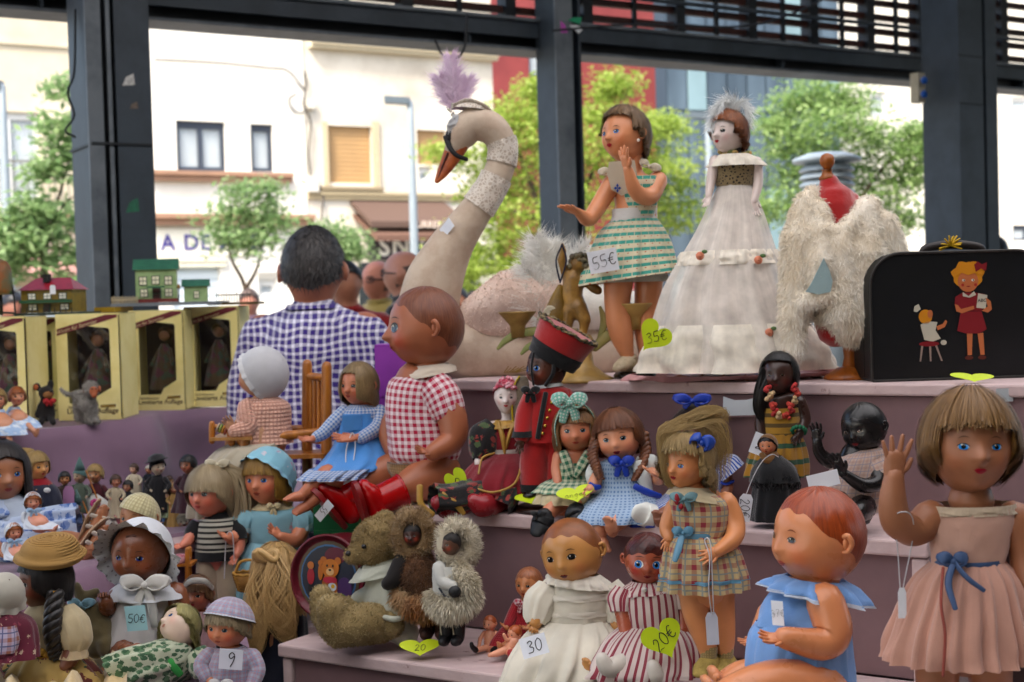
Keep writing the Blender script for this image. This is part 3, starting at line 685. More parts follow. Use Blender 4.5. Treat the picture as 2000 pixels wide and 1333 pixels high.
struct('roof_light_panels',grid(np.array([[hall(_pa0- .1,_pb0- .1,4.52),hall(_pa1+.1,_pb0- .1,4.52)],[hall(_pa0- .1,_pb1+.1,4.52),hall(_pa1+.1,_pb1+.1,4.52)]])),_t.m)  # unseen panel band, inferred to give the stall its soft top light
struct('sky_block_wall',hexa(hall(-16,-15.9,.104),E1*30,E2*.3,UP*4.19),plain('#8a857d',.85,.15,1))  # unseen wall added behind the camera to block the low sky
t=T('roof_beam','long grey steel beam under the slatted screen of the market hall','beam',(1000,110),7.3)
t.loc=hall(6,0,2.7);t.o.location=t.loc
def hb(a0,a1,b0,b1,z0,z1,mi=0): return G((hexa(hall(a0,b0,z0),E1*(a1- a0),E2*(b1- b0),UP*(z1- z0),mi)).V- t.loc,hexa((0,0,0),(1,0,0),(0,1,0),(0,0,1)).F,hexa(hall(a0,b0,z0),E1*(a1- a0),E2*(b1- b0),UP*(z1- z0)).UV,mi)
t.part('bottom_flange',hb(-6,16,-.10,.10,2.700,2.714),steel2,smooth=False)
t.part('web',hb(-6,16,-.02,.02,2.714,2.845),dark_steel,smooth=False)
t.part('top_flange',hb(-6,16,-.13,.10,2.845,2.862),steel2,smooth=False)
t.part('channel',hb(-6,16,-.105,-.085,2.765,2.845),steel,smooth=False)
for a in np.arange(-4,15,2.1): t.part('stiffener',hb(a,a+.012,-.08,-.021,2.714,2.845),steel,smooth=False)
slat_m=emboss('#4a2a22','#38201b',7,.6,.3)
t=T('slat_screen','brown horizontal slats in a grey steel frame above the beam','screen',(1500,60),8.0);t.loc=hall(8,0,2.87);t.o.location=t.loc
bays=[hall_px(px) for px in (-150,560,800,1000,1150,1330,1470,1590,1700,1800,1960,2150)]
for i in range(len(bays)- 1):
 for j in range(9): t.part('slat',hb(bays[i]+.03,bays[i+1]- .03,.0,.035,2.905+j*.088,2.905+j*.088+.036),slat_m,smooth=False)
 t.part('post',hb(bays[i+1]- .03,bays[i+1]+.03,-.03,.06,2.863,4.29),dark_steel,smooth=False)
 c=(bays[i]+bays[i+1])/2;t.part('rod',hb(c- .012,c+.012,-.025,-.005,2.863,4.29),dark_steel,smooth=False)
for z in (3.03,3.38): t.part('rail',hb(-3,16,-.05,-.032,z,z+.022),steel,smooth=False)
def column(label,px,D,a,b,tw,gap=None,extra=False):
 """H section column: two flanges and a web, standing on the hall floor"""
 t=T('steel_column',label,'column',(px,600),D,'columns of the market hall');p=P(px,600,D);t.loc=np.array([p[0],p[1],.104]);t.o.location=t.loc
 H=4.19
 def bx(x0,x1,y0,y1,z0=0,z1=H): return hexa(E1*x0+E2*y0+UP*z0,E1*(x1- x0),E2*(y1- y0),UP*(z1- z0))
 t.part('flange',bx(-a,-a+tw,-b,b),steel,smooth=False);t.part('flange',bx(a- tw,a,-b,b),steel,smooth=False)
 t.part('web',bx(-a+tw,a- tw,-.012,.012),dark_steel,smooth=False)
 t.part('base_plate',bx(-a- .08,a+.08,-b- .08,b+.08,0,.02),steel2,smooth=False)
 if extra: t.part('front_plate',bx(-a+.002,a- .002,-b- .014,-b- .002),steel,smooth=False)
 return t,bx
ca,bx=column('wide dark steel column rising behind the toy houses',222,5.7,.105,.15,.02)
ca.part('cover_plate',bx(-.005,.135,-.165,-.152),steel,smooth=False);ca.part('cover_plate',bx(-.118,-.058,-.166,-.152),steel2,smooth=False);ca.part('cover_strip',bx(-.036,-.02,-.16,-.15),steel2,smooth=False)
wm_=plain('#b9bdbd',.7,.3,60)
for (zz,a0,w_,h_,c_) in ((2.30,.02,.05,.05,'#c4c4c0'),(2.21,.045,.035,.03,'#6f6359'),(1.80,.015,.055,.06,'#2e6b52')):
 s_=prism([(0,0),(w_,.1*h_),(w_*.9,h_),(.3*w_,h_*.7)],E1*a0+E2*-.166+UP*(zz- .1),E1,UP,-E2*.0015);ca.part('sticker',s_,plain(c_,.6,.4,90),smooth=False)
ca.part('strap',J(bx(-.108,.132,-.172,-.167,1.965,1.975),bx(-.112,-.107,-.16,.155,1.965,1.975)),dark_steel,smooth=False)
ca.part('cable',tube([ca.q(147,20,-60),ca.q(145,140,-60),ca.q(132,180,-60),ca.q(145,225,-60),ca.q(128,255,-60),ca.q(146,268,-60)],.005,6,5),plain('#16181a',.6))
cb,bx=column('slim grey steel column between the feathered swan and the waving doll',1104,7.3,.08,.09,.014)
cb.part('cover_plate',bx(-.085,.02,-.104,-.092),steel2,smooth=False)
cb.part('cable_bundle',tube([cb.q(1095,10,-40),cb.q(1100,110,-45),cb.q(1104,190,-45),cb.q(1103,130,-40),cb.q(1090,20,-40)],.008,6,5),plain('#131416',.7))
for i,(x,y,c_,a_) in enumerate(((1094,40,'#b05aa8',-.3),(1112,50,'#d8dcdc',.5),(1109,40,'#1f8a62',.9))):
 cb.part('paper_flag',prism([(0,0),(.03,-.015),(.055,-.05),(.02,-.06)],cb.q(x,y,-60),(math.cos(a_),0,math.sin(a_)),(-math.sin(a_),0,math.cos(a_)),(0,.001,0)),plain(c_,.7),smooth=False)
cc,bx=column('broad grey steel column behind the black suitcase',1878,8.2,.15,.13,.02)
cc.part('cover_plate',bx(-.16,.04,-.15,-.133),steel,smooth=False);cc.part('cover_plate',bx(.07,.165,-.146,-.133),steel,smooth=False)
for z in (2.35,2.62): cc.part('joint_band',bx(-.162,.042,-.152,-.1505,z,z+.008),dark_steel,smooth=False)
bxg=T('socket_box','cream electric box with two blue sockets on the broad column','socket box',(1802,170),8.05);
bxg.part('housing',hexa(bxg.q(1794,200),E1*.055,E2*.06,UP*.17),plain('#b9b39f',.5),smooth=False)
for y in (158,185): bxg.part('socket',lathe([(.021,0),(.021,.012),(.014,.016)],bxg.q(1802,y,-4)- E2*.005,-E2,14),plain('#2b62b4',.35))
def cable(label,pts,r=.008): o=tag(link('hanging_cable',tube([P(*p) for p in pts],r,6,6),plain('#1c1f22',.6)),label,'cable','cables strung along the beam');return o
cable('thin dark cable strung across the slats above the gown doll',[(1080,60,7.0),(1250,48,7.1),(1450,52,7.3),(1560,22,7.4),(1640,-20,7.5)],.006)
cable('dark cable looped over the beam above the swan feather',[(850,80,6.6),(865,108,6.6),(890,115,6.6),(908,90,6.6),(912,30,6.6)],.006)
# ---------------------------------------------------------------- shop fronts across the street
class Facade:
 def __init__(s,px,D,ang=31.0):
  a=rad(ang);s.e=np.array([math.cos(a),math.sin(a),0]);s.n=np.array([math.sin(a),-math.cos(a),0]);p=P(px,600,D);s.o=np.array([p[0],p[1],0])
 def sz(s,px,py):
  r=ray(px,py);d=(s.n @ (s.o- CAM))/(s.n @ r);p=CAM+r*d;return (p- s.o) @ s.e,p[2]
 def X(s,a,z,out=0): return s.o+s.e*a+UP*z+s.n*out
 def rect(s,r):
  a0,z1=s.sz(r[0],(r[1]));a1,z0=s.sz(r[2],r[3]);a2,z2=s.sz(r[2],r[1]);a3,z3=s.sz(r[0],r[3])
  return (a0+a3)/2,(a1+a2)/2,(z0+z3)/2,(z1+z2)/2
 def box(s,a0,a1,z0,z1,o0,o1): return hexa(s.X(a0,z0,o0),s.e*(a1- a0),s.n*(o1- o0),UP*(z1- z0))
 def wall(s,a0,a1,z0,z1,holes,deep=.18):
  As=sorted({a0,a1,*[h[0] for h in holes],*[h[1] for h in holes]});Zs=sorted({z0,z1,*[h[2] for h in holes],*[h[3] for h in holes]});gs=[]
  for i in range(len(As)- 1):
   for j in range(len(Zs)- 1):
    ca_,cz=(As[i]+As[i+1])/2,(Zs[j]+Zs[j+1])/2
    if any(h[0] < ca_ < h[1] and h[2] < cz < h[3] for h in holes): continue
    gs.append(G([s.X(As[i],Zs[j]),s.X(As[i+1],Zs[j]),s.X(As[i+1],Zs[j+1]),s.X(As[i],Zs[j+1])],[(0,1,2,3)]))
  for h in holes:
   c=[s.X(h[0],h[2]),s.X(h[1],h[2]),s.X(h[1],h[3]),s.X(h[0],h[3])];b=[p- s.n*deep for p in c]
   for i in range(4): gs.append(G([c[i],c[(i+1) % 4],b[(i+1) % 4],b[i]],[(0,1,2,3)]))
  gs.append(s.box(a0,a1,z0,z1,-8,-deep- .45));return J(*gs)
def building(name,label,F,wallmat,a0,a1,top,wins,group=None,z0=0):
 t=T(name,label,'building',(1000,600),28);t.loc=F.X(a0,0);t.o.location=t.loc
 def p(nm,g,m,parent=None): g.V=g.V- t.loc;return t.part(nm,g,m,parent,False)
 p('wall',F.wall(a0,a1,z0,top,[w_[:4] for w_ in wins]),wallmat)
 for a,b,z,y,kind in wins:
  if kind=='roller':
   g=[F.box(a,b,z,y,-.16,-.12)];wo=p('roller_shutter',g[0],plain('#a98a63',.6,.06,2))
   n=int((y- z)/.09)
   for i in range(n): p('slat',F.box(a+.01,b- .01,z+i*.09,z+i*.09+.075,-.118,-.10),plain('#b3936a',.55,.06,3),wo)
  else:
   fm=plain({'dark': '#3b414c','white': '#cfcfcb','shut': '#c9d3d8'}[kind],.5,.05)
   if kind=='shut':
    wo=p('shutter',F.box(a,b,z,y,-.2,-.15),fm)
    for i in range(int((y- z)/.16)): p('slat',F.box(a,b,z+i*.16,z+i*.16+.12,-.149,-.12),plain('#d5dde0',.45,.04),wo)
    continue
   wo=p('window',J(F.box(a,a+.08,z,y,-.16,-.08),F.box(b- .08,b,z,y,-.16,-.08),F.box(a+.08,b- .08,z,z+.08,-.16,-.08),F.box(a+.08,b- .08,y- .14,y,-.16,-.08)),fm)
   mids=[a+.08,b- .08] if b- a < .9 else [a+.08,(a+b)/2- .04,(a+b)/2+.04,b- .08]
   if len(mids)==4: p('mullion',F.box(mids[1],mids[2],z+.08,y- .14,-.155,-.07),fm,wo)
   for i in range(0,len(mids),2):
    p('pane',F.box(mids[i],mids[i+1],z+.08,y- .14,-.13,-.12),glass_m,wo)
    cu=[(mids[i]+(mids[i+1]- mids[i])*j/24,-.2+.025*math.sin(j*1.5)) for j in range(25)]
    V=np.array([[F.X(c_[0],z+.05,c_[1]) for c_ in cu],[F.X(c_[0],y- .14,c_[1]) for c_ in cu]]);p('curtain',grid(V),plain('#d9d9d4',.9,.1,3),wo)
 return t,p
tg=NT('window_glass');tg.fin((.55,.62,.66,1),.05,.6);tg.b.inputs['Alpha'].default_value=.35;glass_m=tg.m
FA=Facade(450,28)
R_=FA.rect
a_l,_=FA.sz(-260,500);a_1,_=FA.sz(215,500);a_2,_=FA.sz(598,300);a_3,_=FA.sz(966,300)
wl_=emboss('#cfc6b2','#bdb39e',.9,.9,.3,5,.35,.7)
b1,p1=building('corner_house','beige house with a tall white balcony window behind the left lamp post',FA,wl_,a_l,a_1- .02,9.5,[R_((-40,218,78,405))+('white',),R_((20,560,120,640))+('shut',)])
r0=R_((-60,320,100,405));
rail_m=plain('#77776f',.5)
for i in range(22): p1('baluster',FA.box(r0[0]+i*.12,r0[0]+i*.12+.02,r0[2],r0[3],.30,.32),rail_m)
p1('handrail',FA.box(r0[0],r0[0]+22*.12,r0[3],r0[3]+.04,.28,.34),rail_m);p1('balcony_slab',FA.box(r0[0],r0[0]+22*.12,r0[2]- .12,r0[2]- .002,.002,.36),wl_)
p1('moulding',FA.box(a_l,a_1- .03,FA.sz(60,90)[1],FA.sz(60,90)[1]+.06,.002,.05),wl_)
p1('awning',prism([(0,0),(.9,-.35),(.9,-.42),(0,-.1)],FA.X(a_l+1,FA.sz(20,500)[1]),FA.n,UP,FA.e*3.2),plain('#b98f8a',.8))
cream=emboss('#e4e1d8','#d9d5c9',.8,.9,.2,5,.35,.75)
b2,p2=building('cream_house','bright cream house with two dark framed windows over a shop',FA,cream,a_1,a_2,9.8,[R_((345,237,441,334))+('dark',),R_((490,243,534,336))+('dark',),R_((338,520,432,640))+('shut',),R_((505,545,541,580))+('white',)])
def band(p_,r,out,m,nm='moulding'): a,b,z,y=R_(r);return p_(nm,J(FA.box(a,b,z,z+(y- z)*.55,.002,out*.7),FA.box(a,b,z+(y- z)*.55+.002,y,.002,out)),m)
mould=plain('#9c7d68',.85,.1,3)
band(p2,(290,337,566,356),.22,mould,'sill');band(p2,(290,420,606,441),.3,mould,'cornice');band(p2,(290,503,440,522),.1,plain('#ddd8c4',.8),'lintel')
p2('sign_board',FA.box(*R_((285,448,500,500)),.002,.05),plain('#e6e2d2',.8))
a,z=FA.sz(312,476);p2('lettering',text_g('A DE MAR',FA.X(a,z,.055),FA.e,UP,.42,.01,.02,0,'LEFT',1.12),plain('#4a3f86',.6))
band(p2,(500,528,548,537),.1,cream,'lintel')
stain=emboss('#d3ccbe','#9f9484',.5,.92,.4,8,.46,.8)
b3,p3=building('stained_house','weathered beige house with tan roller blinds over brown awnings',FA,stain,a_2+.02,a_3,9.2,[R_((641,247,727,358))+('roller',),R_((815,255,872,322))+('roller',),R_((818,326,842,356))+('white',)])
for r in ((632,238,640,368),(728,238,740,368)): p3('jamb',FA.box(*R_(r),.002,.06),plain('#b8ab90',.85))
band(p3,(625,366,745,382),.12,plain('#8f826a',.9),'sill');band(p3,(600,378,960,392),.10,plain('#a3967b',.9),'string_course');band(p3,(602,96,965,108),.25,plain('#c9bfa8',.9),'cornice')
for i,r in enumerate(((684,402,868,430),(690,428,872,458))):
 a,b,z,y=R_(r);p3('awning',prism([(0,0),(1.0+.1*i,-.5),(1.0+.1*i,-.62),(0,-.08)],FA.X(a,y+.1),FA.n,UP,FA.e*(b- a)),plain(('#5d4a40','#6b5144')[i],.85))
a,z=FA.sz(790,446);p3('lettering',text_g('XURRERIA',FA.X(a,z,1.18),FA.e,UP,.20,.01,.01,0),plain('#d9c9b9',.7));a,z=FA.sz(868,440);p3('lettering',text_g('N',FA.X(a,z,1.18),FA.e,UP,.36,.01,.02,0),plain('#efece2',.7))
p3('shop_sign',FA.box(*R_((716,458,925,508)),.05,.12),plain('#3a3238',.6));a,z=FA.sz(735,484);p3('lettering',text_g('SNIGO',FA.X(a,z,.125),FA.e,UP,.55,.01,.03,0,'LEFT',1.15),plain('#e9e7e0',.6))
p3('shop_window',FA.box(*R_((700,512,930,640)),.02,.05),plain('#2b2f30',.3))
p3('junction_box',FA.box(*R_((596,196,611,214)),.002,.15),plain('#c9c4b8',.6));p3('junction_box',FA.box(*R_((598,345,617,376)),.002,.15),plain('#c9c4b8',.6))
for pts in ([(300,118),(420,124),(520,134),(560,140),(592,178)],[(592,140),(596,168),(590,205),(604,240),(600,300),(604,345)],[(600,200),(588,222),(568,215),(562,195),(575,185)],[(612,375),(628,380),(625,430)]):
 p3('wire',tube([FA.X(*FA.sz(*q),.08) for q in pts],.02,6,5),plain('#55504a',.7))
FB=Facade(1100,44);red=emboss('#8a4644','#7a3b3b',.5,.7,.1)
a0,_=FB.sz(955,200);a1,_=FB.sz(1304,200)
rb,pb=building('red_building','dark red modern block behind the yellow-green tree',FB,red,a0,a1,14,[FB.rect((1032,60,1068,150))+('dark',)])
FG=Facade(1400,40,24);glz=NT('facade_glass');glz.fin(glz.ramp(glz.noise(glz.scale(glz.coord(),(1,1,.25)),.7,3),[(.35,srgb('#37424c')),(.6,srgb('#5a6872'))]),.12,.7);glz=glz.m
a0,_=FG.sz(1302,200);a1,_=FG.sz(1640,200)
t=T('glass_building','blue grey glass office front behind the gown doll','building',(1400,600),40);t.loc=FG.X(a0,0);t.o.location=t.loc
def pg(nm,g,m): g.V=g.V- t.loc;return t.part(nm,g,m,None,False)
pg('core',FG.box(a0,a1,0,13,-.6,-.02),plain('#3c4a55',.6));nx,nz=9,6
for i in range(nx):
 for j in range(nz): pg('pane',FG.box(a0+(a1- a0)*i/nx+.03,a0+(a1- a0)*(i+1)/nx- .03,.3+2.1*j,.3+2.1*j+2.02,0,.03+.004*((i*7+j*3) % 3)),glz if (i*5+j*3) % 7 else plain('#7d9296',.15,.2,.5))
FW=Facade(1700,46,12);a0,_=FW.sz(1512,300);a1,_=FW.sz(2300,300);pale=emboss('#dcd8cd','#d3cec2',.5,.9,.1)
pw_,pp=building('pale_building','pale plastered building with small dark windows behind the suitcase',FW,pale,a0+.6,a1,12,[FW.rect((1978,440,2030,470))+('dark',),FW.rect((1975,190,2040,270))+('white',),FW.rect((1700,180,1730,230))+('white',)])
for z,s_ in ((300,'PARKING'),(325,'HOTEL'),(390,'Home')):
 pass
def lamp_post(label,px,top,foot,D,arm):
 p=P(px,foot,D);t=T('street_lamp',label,'street lamp',(px,foot),D,'street lamps along the road');zt=P(px,top,D)[2];t.loc=np.array([p[0],p[1],0]);t.o.location=t.loc
 m=plain('#8e979c',.45,.06,4)
 t.part('pole',tube([(0,0,0),(0,0,zt*.5),(0,0,zt)],[.085,.07,.055],12,3),m);t.part('base',lathe([(.14,0),(.14,.3),(.09,.4)],(0,0,0)),m)
 e=nrm((arm,-.3,.05));t.part('lamp_head',hexa(np.array((0,0,zt- .02))- np.array((0,.09,0)),e*.42,(0,.2,0),(0,0,.11)),plain('#5d666b',.4),smooth=False)
 return t
lamp_post('pale street lamp at the picture edge beside the beige house',22,172,640,21,-1);lamp_post('pale street lamp in front of the weathered house',814,204,640,23,-1);lamp_post('street lamp behind the gown doll',1392,232,640,26,-1)
# ---------------------------------------------------------------- street trees
def leafm(c,c2):
 t=NT('leaf');at=t.new('Attribute');at.attribute_name='paint';col=t.mix(at.outputs['Fac'],srgb(c),srgb(c2));t.fin(col,.5,.3)
 tr=t.new('BsdfTranslucent');t.put(tr.inputs[0],col);mx=t.new('MixShader');mx.inputs[0].default_value=.5;t.t.links.new(t.b.outputs[0],mx.inputs[1]);t.t.links.new(tr.outputs[0],mx.inputs[2]);t.t.links.new(mx.outputs[0],t.n['Material Output'].inputs[0]);return t.m
LEAFA=leafm('#8ea548','#bcc77c');LEAFB=leafm('#7a9664','#a8bb8c');LEAFC=leafm('#7f9c5e','#adbe88')
bark=emboss('#5b4d3f','#3d332a',9,.9,.8)
def tree(label,px,D,foot,clumps,trunk,n,lm,leaf=.07,seed=1,group='trees along the street'):
 """clumps = [(px,py,radius px)], trunk = polylines [(px,py,radius px)]"""
 t=T('street_tree',label,'tree',(px,foot),D,group);t.loc=np.array([*P(px,foot,D)[:2],0]);t.o.location=t.loc;rg=np.random.default_rng(seed)
 t.part('trunk',J(*[tube(np.array([t.q(a,b,(rg.random()- .5)*30 if i else 0) for i,(a,b,r) in enumerate(L)]),[r*t.k for *_,r in L],9,4) for L in trunk]),bark)
 w_=np.array([c[2]**2.2 for c in clumps]);ix=rg.choice(len(clumps),n,p=w_/w_.sum());C=np.array([t.q(c[0],c[1],rg.normal(0,c[2]*.5)) for c in clumps]);rr=np.array([c[2]*t.k for c in clumps])
 d=rg.normal(0,1,(n,3));d/=np.linalg.norm(d,axis=1)[:,None];p=C[ix]+d*(rr[ix]*rg.random(n)**.38)[:,None]*np.array([1.1,1.1,.8])
 sp=rg.normal(0,1,(len(clumps)*14,3)) ;sp/=np.linalg.norm(sp,axis=1)[:,None];sc_=C[np.arange(len(sp)) % len(C)]+sp*rr[np.arange(len(sp)) % len(C)][:,None]*rg.uniform(.4,1.25,len(sp))[:,None]
 k=rg.random(n) < .8;j=rg.integers(0,len(sp),n);p[k]=(sc_[j]+rg.normal(0,.10,(n,3))*np.array([1.6,1.6,.55]))[k]
 u=rg.normal(0,1,(n,3))*np.array([1,1,.5]);u/=np.linalg.norm(u,axis=1)[:,None];v=np.cross(u,rg.normal(0,1,(n,3))*.5+np.array([0,0,1.0]));v/=np.linalg.norm(v,axis=1)[:,None];s_=leaf*rg.uniform(.6,1.3,n)[:,None]
 V=np.stack([p- u*s_,p+v*s_*.45,p+u*s_,p- v*s_*.45],1).reshape(-1,3);b=np.arange(n)*4
 t.part('crown',G(V,[(a,a+1,a+2,a+3) for a in b.tolist()],None,0,np.repeat(np.clip(rg.normal(.4,.3,n),0,1),4)),lm,smooth=False,kind='stuff');return t
tree('thin spreading tree beside the left lamp post',80,17,640,[(20,450,45),(60,420,45),(95,330,34),(120,250,24),(135,175,18),(60,480,50),(110,440,45),(140,300,25),(20,520,35),(130,500,35)],[[(82,620,7),(85,520,6),(100,440,4),(130,330,2.5),(145,240,1.5)],[(86,510,5),(60,450,3),(25,420,2)],[(96,450,4),(125,400,2),(150,380,1)]],3600,LEAFB,.075,3)
tree('young forked tree in front of the cream house',480,20,640,[(430,440,32),(455,400,28),(512,400,32),(535,430,26),(500,440,40),(445,470,30),(528,465,26),(470,370,14),(520,372,14),(482,480,30)],[[(483,640,6),(478,560,4.5),(450,500,3),(440,420,2)],[(480,565,4.5),(505,515,3),(520,420,2)]],3200,LEAFB,.055,4)
tree('small round tree just right of the plaid-shirted man',655,22,640,[(640,460,30),(672,475,28),(615,480,18),(655,500,30),(690,490,22)],[[(655,640,5),(652,540,4),(650,460,2)]],2600,LEAFB,.055,5)
tree('large yellow-green tree behind the waving doll',1090,19,660,[(985,245,42),(1050,225,40),(1185,215,45),(1255,265,50),(1000,300,65),(1080,280,70),(1180,300,70),(1300,330,60),(940,380,55),(1020,400,70),(1120,400,70),(1230,400,70),(1320,410,50),(960,470,60),(1060,480,60),(1290,250,26),(900,520,40),(880,310,30),(990,530,40),(1055,175,20),(1195,165,22)],[[(1090,660,12),(1085,520,9),(1050,400,6),(1000,260,3)],[(1086,520,8),(1130,400,5),(1190,260,3)],[(1060,430,5),(960,400,3)],[(1130,410,4),(1260,330,2.5)]],28000,LEAFA,.042,6)
tree('feathery green tree behind the mannequin bust',1640,18,660,[(1560,200,32),(1610,190,40),(1660,200,32),(1540,280,42),(1610,270,60),(1680,260,48),(1740,300,42),(1560,350,48),(1650,350,60),(1730,380,48),(1785,290,28),(1790,350,32),(1510,400,35),(1590,430,50),(1690,440,50),(1790,260,20),(1760,430,30),(1520,240,18)],[[(1640,660,10),(1640,480,7),(1610,330,4),(1600,220,2)],[(1640,470,6),(1700,360,3.5),(1770,280,2)]],20000,LEAFC,.040,7)
tree('tall pale green tree glimpsed behind the bald men',880,24,660,[(890,560,30),(930,590,30),(860,500,25),(920,520,30)],[[(900,660,6),(898,540,4)]],1200,LEAFA,.08,8)
t=T('roof_vent','round pale metal ventilation cap with louvres behind the mannequin bust','vent',(1616,640),9.5);c=t.q(1616,380);c0=np.array([*(P(1616,400,9.5)- t.loc)[:2],-t.loc[2]+.1]);vm=plain('#aeb9bd',.4,.06,5);h=c[2]- c0[2]
t.part('stack',lathe([(.17,0),(.17,h)],c0),vm)
for i in range(4): t.part('louvre',lathe([(.15,h+.01+i*.05),(.185,h+.0+i*.05),(.185,h+.012+i*.05),(.15,h+.045+i*.05)],c0),vm)
t.part('cap',lathe([(.16,h+.205),(.228,h+.215),(.228,h+.24),(.13,h+.275),(.01,h+.288)],c0),vm)
# ---------------------------------------------------------------- the stall: pink stepped shelves
pink=NT('pink_paint');_o=pink.coord();_n=pink.noise(pink.scale(_o,(1.2,6,6)),5,6,.65);_w=pink.mapr(pink.noise(_o,28,6,.7),.63,.7)
pink.bump(_n,.25,.002);pink.fin(pink.mix(_w,pink.ramp(_n,[(.3,srgb('#bfa9a8')),(.7,srgb('#d6c3c1'))]),srgb('#9b7f7c')),.62,.35);pink=pink.m
mauve=emboss('#8a7072','#7b6365',5,.7,.2,5,.3,.7)
def shelf_box(t,k,s0,s1,b0,b1,z0,z1):
 D,z=TIER[k];o=SH_N*(D+b0)+SH_U*s0;return G(hexa(np.array([o[0],o[1],z+z0]),SH_U*(s1- s0),SH_N*(b1- b0),UP*(z1- z0)).V- t.loc,hexa((0,0,0),(1,0,0),(0,1,0),(0,0,1)).F,hexa((0,0,0),SH_U*(s1- s0),SH_N*(b1- b0),UP*(z1- z0)).UV)
def along(k,px): return tier(k,px)[:3] @ SH_U
sh=T('display_shelf','pink painted stepped wooden shelf unit carrying the dolls','shelf',(1200,1300),2.2);sh.loc=tier('low',1200,.3);sh.loc[2]=.104;sh.o.location=sh.loc
sT0,sT1=along('top',866),along('top',2000)+.35;sM0,sM1=along('mid',706),along('mid',1812);sL0,sL1=along('low',541),along('low',1752)
def bev(o,w=.004): m=o.modifiers.new('edge','BEVEL');m.width=w;m.segments=2;return o
def board(nm,g,m):
 V=np.unique(np.round(g.V,6),axis=0);bm_=bmesh.new();[bm_.verts.new(v) for v in V];bmesh.ops.convex_hull(bm_,input=bm_.verts);bmesh.ops.dissolve_limit(bm_,angle_limit=.01,verts=bm_.verts,edges=bm_.edges)
 me=bpy.data.meshes.new(nm);bm_.to_mesh(me);bm_.free();me.materials.append(m);o=bpy.data.objects.new(nm,me);COL.objects.link(o);o.parent=sh.o;return bev(o)
board('top_board',shelf_box(sh,'top',sT0,sT1,0,.36,-.022,0),pink)
board('middle_board',shelf_box(sh,'mid',sM0,sM1,0,.262,-.026,0),pink)
board('lower_board',shelf_box(sh,'low',sL0,sL1,0,.262,-.024,0),pink)
zT,zM,zL=TIER['top'][1],TIER['mid'][1],TIER['low'][1]
sh.part('top_riser',shelf_box(sh,'top',sT0+.01,sT1,.012,.03,-(zT- zM)+.002,-.024),mauve,smooth=False)
sh.part('middle_riser',shelf_box(sh,'mid',sM0+.035,sM1- .03,.014,.03,-(zM- zL)+.002,-.028),mauve,smooth=False)
sh.part('lower_riser',shelf_box(sh,'low',sL0+.03,sL1- .02,.014,.03,-zL+.11,-.026),mauve,smooth=False)
board('side_panel',shelf_box(sh,'low',sL0+.006,sL0+.028,.006,.262,-zL+.11,-.026),pink)
board('side_panel',shelf_box(sh,'mid',sM0+.006,sM0+.03,.006,.262,-zM+.11,-.028),pink)
board('side_panel',shelf_box(sh,'mid',sM1- .028,sM1- .004,.004,.262,-zM+.11,-.028),pink)
board('side_panel',shelf_box(sh,'top',sT0+.004,sT0+.026,.032,.36,-zT+.11,-.024),pink)
sh.part('back_panel',shelf_box(sh,'top',sT0+.03,sT1,.362,.38,-zT+.11,.0),mauve,smooth=False)
t=T('front_bench','low pink bench in front of the shelf unit at the right edge','bench',(1800,1333),1.6);t.loc=np.array([.4,1.5,.104]);t.o.location=t.loc
BZ=CAMZ- .56
_b0=SH_N*1.60+SH_U*-.74+UP*0
t.part('seat',hexa(_b0+UP*(BZ- .03)- t.loc,SH_U*.8,SH_N*.32,UP*.03),pink,smooth=False)
for a,b in ((.03,.03),(.72,.03),(.03,.24),(.72,.24)): t.part('leg',hexa(_b0+UP*.104- t.loc+SH_U*a+SH_N*b,SH_U*.045,SH_N*.045,UP*(BZ- .03- .104- .001)),pink,smooth=False)
# ---------------------------------------------------------------- tables at the left under mauve cloth
mc=NT('mauve_cloth');_o=mc.coord();mc.bump(mc.math('ADD',mc.noise(_o,400,2),mc.noise(_o,18,4)),.3,.003);mc.fin(mc.mix(mc.noise(_o,6,3),srgb('#7b6273'),srgb('#8c7485')),.85,.2,0,.25);mc=mc.m
ZB=CAMZ- .30
def drape(name,label,pts,ztop,drop,depthv,seed=1,fold=.05,n=110,m=26,diag=.5):
 """a cloth lying on a table whose front edge runs through pts (world xy), hanging down in front"""
 C=catmull(np.array([(p[0],p[1],ztop) for p in pts]),12);L=np.concatenate([[0],np.cumsum(np.linalg.norm(np.diff(C,axis=0),axis=1))]);u=np.linspace(0,L[-1],n);C=np.column_stack([np.interp(u,L,C[:,i]) for i in range(3)]);Tn=np.gradient(C,axis=0);out=np.column_stack([Tn[:,1],-Tn[:,0],0*u]);out/=np.linalg.norm(out,axis=1)[:,None]
 rg=np.random.default_rng(seed);ph=rg.random(4)*6;rows=[]
 dv=np.asarray(depthv,float)
 for s_ in (1,.5,.15,.03): rows.append(C+dv*s_+UP*.004*np.sin(u*9+ph[0])[:,None])
 for i in range(m):
  t_=i/(m- 1);w_=np.sin((u+diag*t_*drop)*9+ph[1])*.55+np.sin((u- diag*1.5*t_*drop)*15+ph[2])*.3+np.sin((u+diag*.5*t_*drop)*31+ph[3])*.15
  rows.append(C- UP*(drop*t_+.012*(i > 0))+out*(.012*min(1,i*.6)+fold*(t_**.7)*(w_+.45))[:,None])
 return rows
